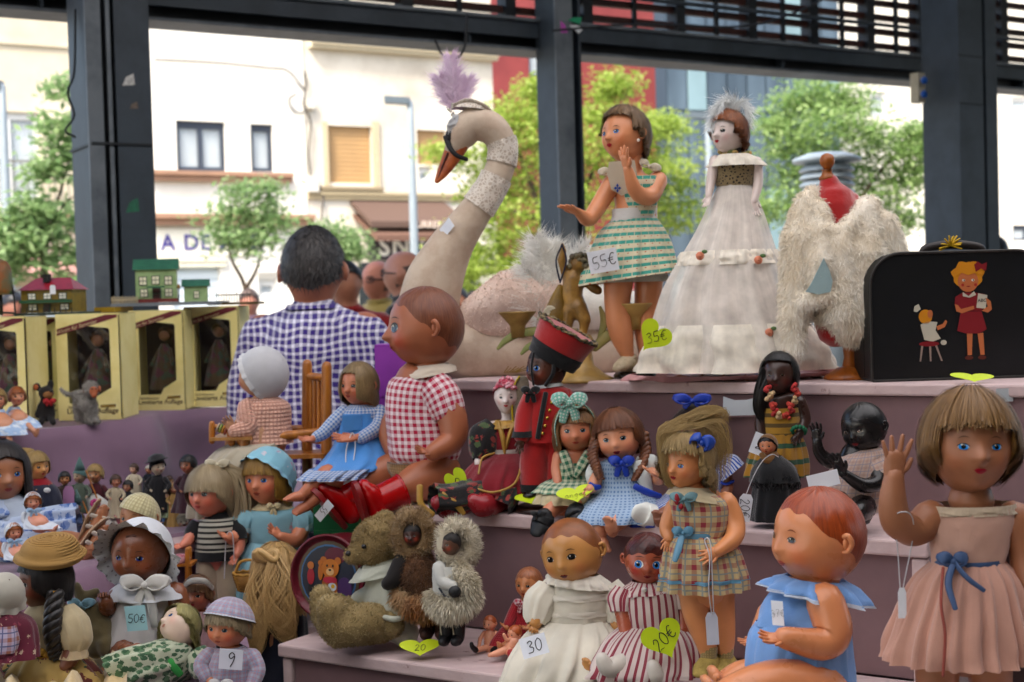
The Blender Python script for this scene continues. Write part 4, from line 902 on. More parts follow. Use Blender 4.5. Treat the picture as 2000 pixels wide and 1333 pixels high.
def table(name,label,pts,ztop,drop,depthv,seed,fold,group=None,diag=.5):
 g=grid(np.array(drape(name,label,pts,ztop,drop,depthv,seed,fold,diag=diag)));c=g.V.mean(0);c[2]=.104
 t=T(name,label,'table',(100,900),3);t.loc=c;t.o.location=c;g.V=g.V- c;t.part('tablecloth',g,mc)
 A=[np.array([*pts[0],0]),np.array([*pts[-1],0])];dv=np.asarray(depthv,float);e=A[1]- A[0]
 t.part('table_top',hexa(A[0]+dv*.04+e*.02+UP*(ztop- .03)- c,e*.96,dv*.9,UP*.022),pink,smooth=False)
 for a,b in ((.06,.08),(.92,.08),(.06,.86),(.92,.86)): t.part('leg',tube([A[0]+e*a+dv*b+UP*.104- c,A[0]+e*a+dv*b+UP*(ztop- .032)- c],.02,8,2),steel)
 return t
f0=on_z(-160,868,ZB);f1=on_z(0,848,ZB);f2=on_z(200,826,ZB);f3=on_z(288,815,ZB);f4=on_z(330,806,ZB);f5=on_z(450,794,ZB)
table('back_table','table under a mauve cloth carrying the boxed dolls',[f0[:2],f1[:2],f2[:2],f3[:2],f4[:2],f5[:2]],ZB,.62,(-1.1,.55,0),3,.11,diag=.9)
ZC=CAMZ- .47;ZD=CAMZ- .60
g0=on_z(-160,1140,ZC);g1=on_z(60,1132,ZC);g2=on_z(220,1100,ZC);g3=on_z(320,1046,ZC);g4=on_z(600,1018,ZC)
table('middle_table','low table under mauve cloth among the crowded small dolls',[g0[:2],g1[:2],g2[:2],g3[:2],g4[:2]],ZC,.45,(-.1,.85,0),5,.03,diag=.2)
h0=on_z(-160,1420,ZD);h1=on_z(150,1410,ZD);h2=on_z(360,1400,ZD);h3=on_z(520,1390,ZD)
table('front_table','lowest table under mauve cloth at the front left corner',[h0[:2],h1[:2],h2[:2],h3[:2]],ZD,.4,(-.25,1.0,0),8,.03,diag=.2)
# ---------------------------------------------------------------- things on the top shelf
def TS(name,label,cat,tk,px,back,group=None):
 p=tier(tk,px,back);x,y,d=pix(p);t=T(name,label,cat,(x,y),d,group);t.loc=p;t.o.location=p;t.by=y;return t
GD='dolls for sale on the shelves'
t=TS('standing_doll','brown-haired doll in green and cream printed dress waving both hands','doll','top',1240,.10,GD)
t.head(1221,266,104,-48,-2,-3,'#cf8a5e','girl','blue','#b02a38','#4a3020',blush=.35,blushc='#c8643f')
t.wig(hair('#8d7150','#6b5238'),fringe=44,fw=64,L=.12,back=.45,flare=.02,curl=.12,wave=.05,wf=2,thick=.13,n=320,messy=.06,side_el=14,back_el=-30)
t.part('earring',ball(t.surf(78,-20,.06),3.4*t.k,8,6),plain('#e8e2d8',.2),t.ho)
t.tube('torso',[(1240,305,2,15),(1241,335,2,15),(1241,355,2,40),(1242,420,0,42),(1235,500,0,50)],t.sk,14,4,[1,1,.6,.7,.8])
tb=cloth('#4f9c8d','brick','#d3c9ae',.021,'#b0543f');cr=cloth('#cfc4b0')
t.loft('bodice',[(1242,346,0,44,26),(1242,365,0,47,32),(1243,395,0,43,31),(1240,424,0,40,30)],tb,-35)
t.part('bib',prism([(-34,10),(-30,34),(30,38),(36,6),(26,-20),(-2,-30),(-26,-18)],t.q(1215,352,-32),np.array([.85,.3,0])*t.k,np.array([.0,-.12,1])*t.k,(0,-.002,0)),cr)
fl=[(0,0),(3,5),(0,9),(-3,5)]
t.part('embroidery',J(*[prism(np.array([(x*math.cos(a)- y*math.sin(a),x*math.sin(a)+y*math.cos(a)) for x,y in fl]),t.q(1206,368,-38.5),np.array([.85,.3,0])*t.k,np.array([0,-.12,1])*t.k,(0,-.001,0)) for a in (0,1.57,3.14,4.71)]),plain('#2b4d9b',.8))
for x,y,a in ((1192,335,-.3),(1268,326,.4)): t.bow('shoulder_bow',x,y,-16,20,14,cr,None,0,a)
t.loft('waistband',[(1240,408,0,44,33),(1239,421,0,44,34),(1238,434,0,45,35)],cloth('#d8d6d2'))
t.loft('skirt',[(1239,428,0,44,34,0),(1234,455,0,66,50,.02),(1230,500,0,84,68,.06),(1227,546,0,97,82,.12)],tb,-10,n=140,pleat=17,amp=[.02,.05,.075,.10])
t.loft('petticoat',[(1234,470,0,50,40),(1228,535,0,72,58),(1226,552,0,78,62)],cloth('#cdc7bd'),n=90,pleat=15,amp=[.02,.06,.12])
t.arm([(1196,358,0,19),(1172,398,-14,17),(1150,428,-34,15),(1130,416,-60,9)],(1100,398,-92),(-.3,-.3,1),1,-.1,.9)
t.arm([(1284,354,-4,20),(1268,384,-32,18),(1242,374,-62,15),(1226,330,-78,9)],(1212,287,-86),(-1,-.6,0),1,-.15,.8)
l1=[(1208,540,-10,30),(1206,600,-10,25),(1213,650,-8,24),(1227,700,-6,12)];t.leg(l1);t.leg([(1268,540,8,29),(1264,600,8,25),(1262,650,8,23),(1262,702,8,12)])
sm=emboss('#c3b59c','#a89a82',30,.7)
t.shoe((1227,706,-6),(1206,720,-34),(0,0,-1),14,sm);t.shoe((1262,708,8),(1246,722,-18),(0,0,-1),14,sm)
t.tube('ankle_strap',[(1215,698,-14,2.4),(1227,702,-20,2.4),(1241,697,-12,2.4),(1236,692,4,2.4)],sm)
t.part('stand_base',lathe([(40*t.k,0),(42*t.k,6*t.k),(36*t.k,12*t.k),(8*t.k,13*t.k)],(0,0,.001)),plain('#241c18',.25))
t=TS('gown_doll','porcelain-faced lady doll in a long tiered white gown with peach roses','doll','top',1436,.12,GD)
t.head(1424,262,84,-50,-2,0,'#d2c2ba','lady','dark','#b0303c','#3a2a22',blush=.4,blushc='#c98a86',eh=5.5,ew=9,ears=False,rough=.25)
t.wig(hair('#a8683a','#6d3c20'),fringe=34,fw=62,L=.22,back=.4,flare=.2,curl=.25,wave=.12,wf=3,thick=.14,n=260,messy=.05,side_el=10)
t.part('rosettes',J(*[ball(t.q(1445+10*math.sin(i*2.3),240+i*6,4+8*math.cos(i*2)),6*t.k,8,6) for i in range(6)]),emboss('#b06a4a','#7c4a30',50,.9))
t.tube('neck',[(1428,292,2,13),(1432,312,2,13),(1434,330,2,30)],t.sk,12,4,[1,1,.6]);t.loft('choker',[(1429,288,2,18,16),(1430,298,2,18,16),(1432,305,2,20,17)],cloth('#17141a','lace','#3a343c',.008))
t.part('collar_flowers',J(*[ball(t.q(1408+i*9,297+4*math.sin(i*1.9)+i,-16+abs(i- 3)*3),(7*t.k,5*t.k,5*t.k),8,6) for i in range(7)]),emboss('#c9a06a','#7f8a5a',60,.8))
crm=sheer('#efe8da',.9)
t.loft('shoulder_frill',[(1434,302,0,30,24),(1436,312,0,46,34),(1438,326,0,56,42)],crm,n=110,pleat=16,amp=[0,.05,.12])
t.loft('lace_bodice',[(1436,318,0,40,28),(1436,340,0,40,29),(1435,364,0,36,27)],cloth('#8a7a5c','lace','#2a2420',.006,thr=.22))
gw=sheer('#f0e9e0',.6);gu=cloth('#e3d6ce')
prof=[(1435,362,0,33,26),(1434,400,0,50,39),(1430,450,0,71,56),(1424,505,0,95,74),(1422,560,0,119,93),(1426,620,0,143,110),(1434,680,0,167,125),(1438,722,0,177,132)]
t.loft('underskirt',[(a,b,0,c*.76,d*.76) for a,b,z,c,d in prof],gu,n=120,pleat=13,amp=np.linspace(.02,.07,8),floor=True)
t.loft('gown_skirt',prof,gw,n=180,pleat=11,amp=np.linspace(.02,.10,8),floor=True,seed=4)
t.loft('frill_tier',[(1424,490,0,91,72),(1424,503,0,99,77),(1423,518,0,102,81)],crm,n=180,pleat=28,amp=[.06,.04,.03],seed=6)
t.loft('hem_flounce',[(1427,632,0,151,115),(1430,655,0,164,125),(1436,690,0,179,134),(1440,722,0,190,140)],crm,n=220,pleat=11,amp=[.05,.06,.09,.12],floor=True,seed=9)
t.arm([(1396,314,-4,11),(1389,352,-10,9.5),(1384,384,-24,6.5)],(1379,408,-34),(-.6,-.8,0),1,.3,.2);t.arm([(1478,318,-4,12),(1480,360,-12,10),(1472,394,-26,7)],(1478,424,-34),(.3,-1,0),-1,.2,.25)
for x,y,d in ((1367,500,-74),(1481,508,-76),(1502,650,-118)): t.part('rose',J(*[tube([t.q(x+r*math.cos(a),y+r*math.sin(a),d- 6+r*.5) for a in np.linspace(a0,a0+3.6,7)],2.6*t.k,6,2) for r,a0 in ((1.5,0),(3.5,1),(5.5,2.6),(6,5))]),plain('#d08a70',.75,.15,60));t.part('rose_leaf',ball(t.q(x+9,y- 8,d- 4),(6*t.k,2*t.k,4*t.k),8,5),plain('#5f7a4e',.8))
fw_=fur_mat('#eef0ee','#dfe2e0')
for i,(L,w_) in enumerate((([(1438,232,0),(1426,206,-6),(1402,212,-14),(1386,250,-18)],22),([(1440,230,4),(1440,200,4),(1460,212,4),(1464,248,4)],20),([(1438,230,-10),(1432,200,-14),(1414,196,-18),(1396,222,-20)],22))): t.feather('feather',L,w_,420,fw_,None,i,.8,.4,.3)
t.loft('satin_mat',[(1440,726,0,205,150),(1442,740,0,222,100),(1446,746,-6,190,70)],plain('#c79a9a',.4,.12,12),n=120,pleat=13,amp=[.02,.05,.03],floor=True)
t.part('lace_trim',J(*[tube([t.q(1290+i*14,742- abs(i- 13)*.4+3*math.sin(i*1.7),-104+abs(i- 12)*5),t.q(1302+i*14,737+4*math.sin(i*2.1),-102+abs(i- 12)*5)],2.4*t.k,5,2) for i in range(24)]),cloth('#a97f6d'))
t=TS('bust_stand','small red velvet dress form with turned wooden knob and foot','dress form','top',1652,.11)
wd=wood('#a8652f','#7c4520',9,.35)
t.part('knob',lathe([(3*t.k,0),(8*t.k,4*t.k),(14*t.k,14*t.k),(15*t.k,21*t.k),(11*t.k,30*t.k),(4*t.k,34*t.k)],t.q(1616,334)),wd);t.part('neck_turning',lathe([(15*t.k,0),(17*t.k,4*t.k),(12*t.k,9*t.k),(9*t.k,17*t.k),(12*t.k,20*t.k)],t.q(1616,352)),wd)
t.part('bust',blob([('c',t.q(1620,360),t.q(1622,385),21*t.k,24*t.k),('c',t.q(1596,398),t.q(1664,392),15*t.k,17*t.k),('c',t.q(1630,400),t.q(1632,640),44*t.k,40*t.k)],4*t.k,6),cloth('#a5121f',sheen=.8))
t.part('pole',lathe([(9*t.k,0),(15*t.k,10*t.k),(11*t.k,30*t.k),(13*t.k,50*t.k),(10*t.k,90*t.k),(10*t.k,110*t.k)],t.q(1660,728)),wd);t.part('foot',lathe([(46*t.k,0),(46*t.k,7*t.k),(34*t.k,15*t.k),(20*t.k,24*t.k),(10*t.k,27*t.k)],t.q(1656,742)),wd)
t2=T('fur_coat','cream rabbit fur coat with pale blue lining on the dress form','coat',(1640,690),t.D- .02)
def C2(a,b,r0,r1): return ('c',t2.q(*a),t2.q(*b),r0*.88*t2.k,r1*.88*t2.k)
base=blob([C2((1572,400,0),(1570,470,-6),26,48),C2((1566,470,-10),(1550,630,-20),46,32),C2((1550,630,-20),(1552,690,-20),28,22),C2((1690,410,0),(1680,500,-4),30,66),C2((1680,500,-4),(1672,620,-8),62,66),C2((1725,440,6),(1738,500,10),34,38),C2((1612,440,16),(1618,610,6),40,40),C2((1640,480,-34),(1644,610,-34),34,40),C2((1600,410,-6),(1600,520,-48),24,30),C2((1600,520,-48),(1602,572,-52),26,18),C2((1572,590,-48),(1618,576,-60),20,18),C2((1575,385,4),(1590,378,20),16,18),C2((1700,400,0),(1650,450,-40),22,18),C2((1598,450,-36),(1640,452,-40),16,14)],6*t2.k,5)
fm_=fur_mat('#f6efe2','#e6dac6');t2.part('pelt',base,fm_);t2.fur(base,30000,11,fm_,'fur',.7,.05,jit=.35)
t2.part('lining',prism([(0,0),(10,14),(34,62),(44,40),(50,18),(46,-2),(24,-6)],t2.q(1574,570,-72),np.array([1,-.1,0])*t2.k,np.array([0,-.05,1])*t2.k,(0,.004,0)),cloth('#9fb4b6'))
t=TS('suitcase','black toy suitcase painted with a girl and a small child','suitcase','top',1830,.10);k=t.k
blk=emboss('#07090c','#0d1014',14,.5,.15,6,.45,.7,.002);bu=nrm(np.array([1,.06,0]));bn=np.array([bu[1],-bu[0],0]);o=t.q(1703,750,-14);o[2]=.002;Wd=352*k;Hh=247*k
def rr(W_,H_,r,n=8,x0=0,y0=0):
 pts=[]
 for cx,cy,a0,rr_ in ((W_- 6*k,6*k,-90,6*k),(W_- r,H_- r,0,r),(r,H_- r,90,r),(6*k,6*k,180,6*k)): pts+=[(x0+cx+rr_*math.cos(rad(a0+i*90/n)),y0+cy+rr_*math.sin(rad(a0+i*90/n))) for i in range(n+1)]
 return pts
t.part('lid',prism(rr(Wd,Hh,62*k),o,bu,UP,-bn*44*k),blk,auto=40);t.part('shell',prism(rr(Wd,Hh,62*k),o- bn*47*k,bu,UP,-bn*62*k),blk,auto=40)
ol=np.array(rr(Wd,Hh,62*k));t.part('edge_piping',tube(np.vstack([o+np.outer(ol[:,0],bu)+np.outer(ol[:,1],UP)+bn*.001,(o+ol[0,0]*bu+ol[0,1]*UP)[None]]),3*k,6,1),plain('#2a2622',.6))
t.part('handle',tube([o+bu*120*k+UP*(Hh- 4*k)- bn*46*k,o+bu*130*k+UP*(Hh+10*k)- bn*46*k,o+bu*180*k+UP*(Hh+16*k)- bn*46*k,o+bu*235*k+UP*(Hh+10*k)- bn*46*k,o+bu*246*k+UP*(Hh- 4*k)- bn*46*k],np.array([7,8,9,8,7])*k,8,4,.6),plain('#2a2220',.5))
t.part('yellow_tassel',J(*[tube([o+bu*176*k+UP*(Hh+14*k)- bn*40*k,o+bu*(176+22*math.cos(a))*k+UP*(Hh+(18+14*math.sin(a*1.7))*k)- bn*(40+8*math.sin(a))*k],1.8*k,5,2) for a in np.linspace(0,6.1,16)]),plain('#c9a52c',.7))
PIC={}
def pic(name,pts,c,lay=1,x0=0,y0=0):
 """a painted patch on the lid; pts in picture pixels"""
 p=np.array([((x- 1703)*1.02,(748- y)- (x- 1703)*.004) for x,y in pts])*k
 t.part(name,prism(p,o+bn*(.0004+.0006*lay),bu,UP,bn*.0003),emboss(c,c,40,.7,.1) if True else None,smooth=False)
def ell(cx,cy,a,b,n=18,r=0): return [(cx+a*math.cos(x)*math.cos(r)- b*math.sin(x)*math.sin(r),cy- a*math.cos(x)*math.sin(r)- b*math.sin(x)*math.cos(r)) for x in np.linspace(0,6.283,n,endpoint=False)]
skn,gold,redp,whp='#b9714a','#c98a1e','#7d1a22','#bdb8a8'
pic('painted_hair',[(1893+(31+3*math.sin(a*7))*math.cos(a),545- (26+3*math.cos(a*6))*math.sin(a)) for a in np.linspace(0,6.28,30,endpoint=False)],gold,1);pic('painted_face',ell(1893,558,20,21),skn,2);pic('painted_fringe',[(1868,548),(1872,528),(1895,520),(1918,530),(1922,548),(1908,542),(1893,546),(1880,541)],gold,3)
pic('painted_bow',[(1905,526),(1912,520),(1920,526),(1930,522),(1928,538),(1918,534),(1908,540)],redp,4)
for x in (1884,1902): pic('painted_eye',ell(x,556,3.2,2.4,10),'#d9d4c8',4);pic('painted_pupil',ell(x+1,556,1.2,1.6,8),'#1a1614',5);pic('painted_cheek',ell(x- 2 if x < 1890 else x+5,565,3,3,10),'#a5382c',4)
pic('painted_mouth',ell(1893,568,4,1.2,10),'#8a2a22',4);pic('painted_blouse',[(1868,588),(1882,580),(1904,580),(1926,584),(1932,600),(1918,616),(1876,616),(1866,604)],redp,1);pic('painted_collar',[(1882,579),(1893,587),(1904,578),(1908,585),(1895,590),(1882,587)],whp,3)
pic('painted_arm',[(1866,602),(1872,604),(1878,612),(1903,606),(1904,612),(1880,620),(1869,616)],skn,3);pic('painted_arm',[(1926,590),(1936,598),(1938,614),(1930,620),(1918,616),(1930,608)],skn,4);pic('painted_book',[(1912,582),(1930,586),(1926,612),(1908,610)],whp,3)
pic('painted_skirt',[(1878,617),(1918,617),(1928,652),(1914,660),(1888,660),(1870,654)],redp,2);pic('painted_leg',[(1889,660),(1900,660),(1898,702),(1890,702)],skn,1);pic('painted_leg',[(1910,660),(1921,659),(1923,702),(1915,702)],skn,1);pic('painted_shoe',ell(1892,707,8,4),'#5d2a1e',2);pic('painted_shoe',ell(1918,707,8,4),'#5d2a1e',2)
pic('painted_hair',ell(1809,625,13,14),gold,1);pic('painted_bow',[(1788,604),(1796,600),(1800,610),(1792,616),(1786,614)],whp,2);pic('painted_face',ell(1818,620,5,8),skn,2);pic('painted_dress',[(1799,640),(1814,634),(1832,636),(1828,652),(1838,668),(1822,674),(1806,670),(1802,654)],whp,1);pic('painted_arm',[(1830,644),(1842,640),(1848,632),(1851,636),(1846,646),(1832,652)],skn,2);pic('painted_stool',ell(1815,678,20,5),redp,2)
for a,b in ((1800,1796),(1815,1816),(1826,1838)): pic('stool_leg',[(a,680),(a+4,680),(b+3,712),(b,712)],'#9b8a80',1)
pic('painted_sock',ell(1843,676,6,5),whp,3)
_b=text_g('ABC',o+bu*((1919- 1703)*1.02*k)+UP*(151*k)+bn*.0031,bu,UP,9*k,.0002,.01);t.part('lettering',_b,INK,smooth=False)
t=TS('swan_figure','large cloth swan with lace neck bands and lilac feather on its head','swan','top',960,.14);k=t.k
stk=emboss('#cbbba9','#bfac9a',22,.75,.25)
def cc_(a,b,r0,r1): return ('c',t.q(*a),t.q(*b),r0*k,r1*k)
t.part('body',blob([cc_((900,690,0),(1180,690,40),56,54),cc_((840,650,0),(920,680,0),62,60),cc_((835,600,0),(850,650,0),60,62),cc_((980,640,20),(1180,640,60),60,50),cc_((1180,690,40),(1260,660,90),50,40)],7*k,8),stk)
neck=[(836,600,0,60),(850,545,-2,56),(882,480,-6,43),(920,425,-10,34),(956,372,-12,30),(979,320,-12,28),(980,280,-12,28),(957,250,-14,32),(922,244,-16,32),(900,266,-18,30),(888,290,-20,20)]
t.part('neck',tube(t.qs(neck),[p[3]*k for p in neck],22,6),stk)
t.tube('beak',[(893,284,-20,23),(879,312,-26,18),(864,338,-30,12),(853,355,-32,5)],emboss('#b5683f','#8f4a30',18,.4),14,4,[.7,.6,.5,.5],(1,0,.6))
t.tube('beak_line',[(874,300,-36,2),(864,325,-36,1.6),(855,350,-34,1)],plain('#4a2018',.6));bk=plain('#141214',.7)
t.part('face_band',J(tube([t.q(872,268,-34),t.q(878,288,-44),t.q(892,304,-44),t.q(912,312,-34)],np.array([7,5,4.5,4])*k,9,4,.5),tube([t.q(884,244,-34),t.q(878,258,-38),t.q(875,272,-38)],np.array([4,6,7])*k,8,4,.5)),bk)
lace=cloth('#e3dbd0','lace','#c3b5a6',.007,thr=.14)
def neck_band(i0,i1,r,nm):
 L=[(neck[0])];A=catmull(np.array(neck,float),8);seg=A[int(i0*8):int(i1*8)+1];C=t.qs(seg);Tn=np.gradient(C,axis=0);rg=[]
 for c_,tn,p in zip(C,Tn,seg):
  tn=nrm(tn);a=nrm(np.cross(tn,(0,1,0)));b=np.cross(tn,a);rg.append((c_,a*(p[3]+r)*k,b*(p[3]+r)*k))
 am=np.full(len(rg),.01);am[0]=am[-1]=.05;g=loft(rg,64,1,10,am,seed=int(i0*10));t.part(nm,g,lace)
neck_band(5.0,6.2,2.5,'lace_band');neck_band(3.4,4.5,2.5,'lace_band')
g=loft([(t.q(918,214,-14),np.array([36,0,-4])*k,np.array([0,30,0])*k),(t.q(920,206,-14),np.array([30,0,-3])*k,np.array([0,24,0])*k),(t.q(920,196,-14),np.array([10,0,0])*k,np.array([0,8,0])*k)],60,4,12,[.08,.03,0]);t.part('lace_cap',g,lace)
t.tube('cap_flap',[(890,208,-20,14),(915,200,-22,18),(945,210,-20,16),(962,222,-16,6)],lace,10,4,.25,(0,-1,.3))
t.part('pearl_loops',J(*[ball(t.q(884- 8*math.sin(i*.5)+(i % 3)*3,204+i*3.4,-34),3*k,7,5) for i in range(14)]),plain('#c9c2b8',.2))
lil=fur_mat('#eed9ea','#dcc0da')
for i,(L,w_) in enumerate((([(890,214,-22),(888,175,-24),(884,140,-24),(880,110,-24)],28),([(888,214,-22),(872,190,-22),(862,165,-22),(858,152,-22)],25),([(894,214,-22),(906,190,-20),(914,165,-20),(914,156,-18)],22),([(890,214,-14),(886,180,-12),(878,150,-12)],34))): t.feather('lilac_feather',L,w_,800,lil,None,i,.9,.45,.1)
t.locks('cheek_feather',[[(890,225,-36,5),(884,246,-38,11),(880,268,-36,6)]],fur_mat('#d6d6d6','#bdbdbd'),120,5,1,2)
wg=blob([cc_((935,610,-20),(1000,580,-10),38,56),cc_((1000,580,-10),(1080,590,10),56,64),cc_((930,630,-18),(1060,625,-6),34,42)],7*k,6);pf=fur_mat('#e3cfc3','#d3bbae');t.part('plush_wing',wg,pf);t.fur(wg,9000,4,pf,'wing_fur',.3,.2,jit=.7)
wb=blob([cc_((1062,500,0),(1070,600,0),36,52),cc_((1070,600,0),(1180,600,24),48,50),cc_((1180,600,24),(1260,610,60),46,36)],8*k,6);wf_=fur_mat('#f0eee8','#e2dfd6');t.part('boa',wb,wf_);t.fur(wb,16000,15,wf_,'boa_down',.15,.025,jit=1.1,lnf=lambda p: np.where(p[:,2] > (t.q(1060,560)[2]),1.25,.55))
for i,(L,w_) in enumerate((([(1075,570,-30),(1062,520,-34),(1046,465,-36)],46),([(1085,570,-26),(1085,520,-24),(1080,480,-20)],44),([(1095,570,-20),(1118,515,-10),(1150,480,0)],40),([(1070,600,-40),(1050,560,-44),(1020,520,-44)],40),([(1060,640,-46),(1040,600,-50),(1018,570,-50)],34),([(1120,560,-20),(1140,530,-10),(1175,520,0)],34))): t.feather('white_feather',L,w_,800,wf_,None,i,.9,.42,.25)
price_card('price_ticket','white paper ticket pinned to the front of the swan neck',873,445,t.D- .05,34,22,'',yaw=-40,roll=-40)
t=TS('cherub_candlestick','gilt cherub candlestick with green leaf arms and two dishes','candlestick','top',1140,.05);k=t.k
gl=emboss('#a8834a','#7a5d34',16,.38,.3);gl2=emboss('#b99a62','#8f7444',10,.45,.3);lf=emboss('#7d8a55','#a89a62',8,.5,.3)
def c3(a,b,r0,r1): return ('c',t.q(*a),t.q(*b),r0*k,r1*k)
t.part('cherub_body',blob([('e',t.q(1132,515,-4),np.array([20,20,22])*k),c3((1120,545,0),(1118,580,0),21,20),c3((1118,580,0),(1126,605,0),20,22),c3((1106,540,0),(1096,508,-4),9,8),c3((1096,508,-4),(1100,492,-6),8,7),c3((1100,490,-6),(1098,478,-6),7,4),c3((1138,545,-4),(1158,562,-12),10,9),c3((1158,562,-12),(1168,568,-14),10,9),c3((1112,605,-4),(1108,640,-6),14,10),c3((1130,600,-10),(1142,625,-16),17,13),c3((1142,625,-16),(1140,648,-12),12,8),c3((1140,650,-14),(1128,654,-20),7,5),c3((1128,530,0),(1122,540,0),10,12)],3*k,3),gl)
t.part('curls',J(*[ball(t.q(1118+(i % 5)*8- 2*(i//5),498+(i//5)*9+abs(i % 5- 2)*2,-14- 8*math.sin(i)),6.4*k,8,6) for i in range(15)]),emboss('#7d7258','#4a4436',60,.5))
t.tube('gilt_drape',[(1094,560,4,6),(1090,590,4,18),(1088,620,2,26),(1092,648,2,20)],emboss('#8a6d2e','#6b5222',14,.4,.6),12,4,.5);t.tube('navy_cord',[(1098,478,-14,1.6),(1086,510,-14,1.6),(1094,552,-12,1.6)],plain('#1c1f3a',.8),6);t.tube('navy_cord',[(1098,478,-14,1.6),(1106,510,-14,1.6),(1094,552,-12,1.6)],plain('#1c1f3a',.8),6)
t.part('stem',lathe([(60*k,0),(60*k,6*k),(40*k,16*k),(22*k,32*k),(18*k,56*k),(24*k,78*k),(16*k,92*k)],t.q(1140,746)),gl2)
for L in ([(1120,680,0,9),(1080,652,-8,10),(1020,650,-14,9),(990,664,-14,7),(972,682,-12,3)],[(1120,690,0,9),(1080,668,-10,9),(1036,676,-14,7),(1018,692,-14,3)],[(1160,680,0,9),(1190,655,0,11),(1230,640,6,9),(1262,642,8,4)],[(1170,660,6,4),(1180,630,6,9),(1172,600,6,3)],[(1176,668,8,4),(1200,640,8,9),(1196,612,8,3)]): t.tube('leaf_arm',L,lf,10,4,.4,(.1,.2,1))
for x,y in ((1011,612),(1238,596)): t.part('candle_dish',lathe([(14*k,-26*k),(15*k,-4*k),(17*k,0),(36*k,22*k),(37*k,25*k),(30*k,24*k),(10*k,14*k)],t.q(x,y+22,-12)),gl2)
price_card('price_ticket','white price ticket reading 55 on the green printed dress',1178,510,depth(tier('top',1240,.10))- .086,58,44,'55€',yaw=-14,tilt=8,roll=-8,size=26,tang=8)
price_card('heart_note','yellow heart-shaped note reading 35 on the white gown',1275,660,depth(tier('top',1436,.12))- .13,66,66,'35€','#c9dc2c',-10,4,38,'heart',22,tx=(.05,.08),tang=50)
# ---------------------------------------------------------------- middle shelf
t=TS('seated_baby_doll','large brown baby doll in red gingham romper and shiny red rubber boots','doll','mid',832,.10,GD);k=t.k
t.head(834,640,156,-76,2,-2,'#a0603f','kewpie','dark','#9c3a30','#3a2018',blush=.55,blushc='#b8402f',ew=10,eh=8,eel=2,mouth=1.1,openm=.5,rough=.42)
t.painted_hair(hair('#7c4a30','#6a3c26',.45,1.2),40,.03)
t.tube('torso',[(838,700,0,34),(838,722,0,32),(830,745,0,60),(826,830,0,68),(828,905,0,66)],t.sk,16,4,[1,1,.75,.85,.9])
gi=cloth('#a81a42','gingham','#e3d6d8',.0138)
t.loft('romper',[(836,728,0,40,36,-.1),(826,752,0,66,52,-.12),(822,800,-2,70,58,-.06),(828,850,-4,72,62),(830,885,-6,70,62),(832,904,-6,60,54)],gi,n=80,pleat=9,amp=[0,.01,.02,.025,.03,.05])
t.loft('collar',[(838,712,0,36,32,.08),(838,722,-2,50,44,.12),(837,734,-3,56,48,.16)],cloth('#d9cdbd'),n=60,pleat=6,amp=[0,.03,.05])
t.loft('sleeve',[(845,752,-34,34,30,0),(862,772,-44,36,32,0),(874,800,-50,34,32,0),(878,812,-50,32,30,0)],gi,0,True,n=50,pleat=7,amp=[0,.03,.05,.03])
t.loft('knit_pants',[(826,900,-4,70,62),(824,920,-6,66,58),(820,935,-6,50,44)],cloth('#9c7f5c','knit','#80643f',.006),close=True)
t.arm([(862,768,-46,28),(884,820,-56,29),(882,860,-66,25),(846,884,-88,17)],(808,878,-98),(0,-.5,.9),-1,.2,.7)
t.arm([(776,800,30,20),(758,845,30,19),(764,880,20,14)],(772,915,10),(0,-1,0),1,.2,.4)
t.leg([(858,922,-24,44),(822,940,-54,40),(776,962,-78,26)]);t.leg([(800,914,30,40),(750,922,14,32),(698,948,-4,22)])
rb=NT('red_rubber');rb.fin(rb.mix(rb.mapr(rb.noise(rb.coord(),20,3),.3,.7),srgb('#b01524'),srgb('#9a0f1d')),.24,.5,0,0,.1);rb.bump(rb.noise(rb.coord(),18,2),.06,.002);rb=rb.m
def boot(top,an,heel,toe,r,lab):
 a,b,h,o=t.q(*top),t.q(*an),t.q(*heel),t.q(*toe);d=nrm(o- h);up=nrm((a- b)- d*((a- b) @ d));sd=np.cross(d,up)
 g=[tube([a,(a+b)/2,b,b- up*r*.2*k],np.array([r*1.08,r,r*.95,r*.9])*k,20,4,[1,1,1,1],sd,False)]
 g.append(tube([h+up*18*k- d*2*k,h+(o- h)*.35+up*20*k,h+(o- h)*.7+up*14*k,o+up*10*k- d*8*k],np.array([r*.78,r*.85,r*.8,r*.62])*k,18,4,[1,1,.85,.7],sd))
 bt=t.part('boot',J(*g),rb)
 L_=np.linalg.norm(o- h)+26*k;ol=[(L_*(.5+.5*math.cos(x)),(r*.78+r*.16*math.cos(x))*math.sin(x)*k) for x in np.linspace(0,6.283,26,endpoint=False)]
 t.part('sole',prism(ol,h- d*16*k- up*12*k,d,sd,up*9*k),plain('#7d0d18',.4,.1,30),bt,auto=40);t.part('top_rim',tube([a+(math.cos(x)*sd+math.sin(x)*nrm(np.cross(a- b,sd)))*r*1.06*k for x in np.linspace(0,6.283,18)],2.6*k,6,1),rb,bt);return bt
boot((786,958,-74),(736,980,-92),(722,1016,-98),(702,948,-116),30,'');boot((704,944,-2),(676,970,-16),(672,1016,-22),(620,956,-44),25,'')
price_card('price_ticket','small white price sticker reading 55 under the red boot',633,998,t.D- .062,62,18,'55',yaw=-35,roll=-38,size=16,tilt=20)
p=TS('purple_box','tall purple cardboard box standing behind the baby doll in boots','box','mid',772,.20);p.part('carton',bbox(-34*k,30*k,0,.10,0,.31),plain('#8a3fa0',.6,.06,20),smooth=False);p.part('flap',bbox(-33.5*k,29.5*k,-.002,-.0005,.20,.305),plain('#9247a8',.55,.06,20),smooth=False)
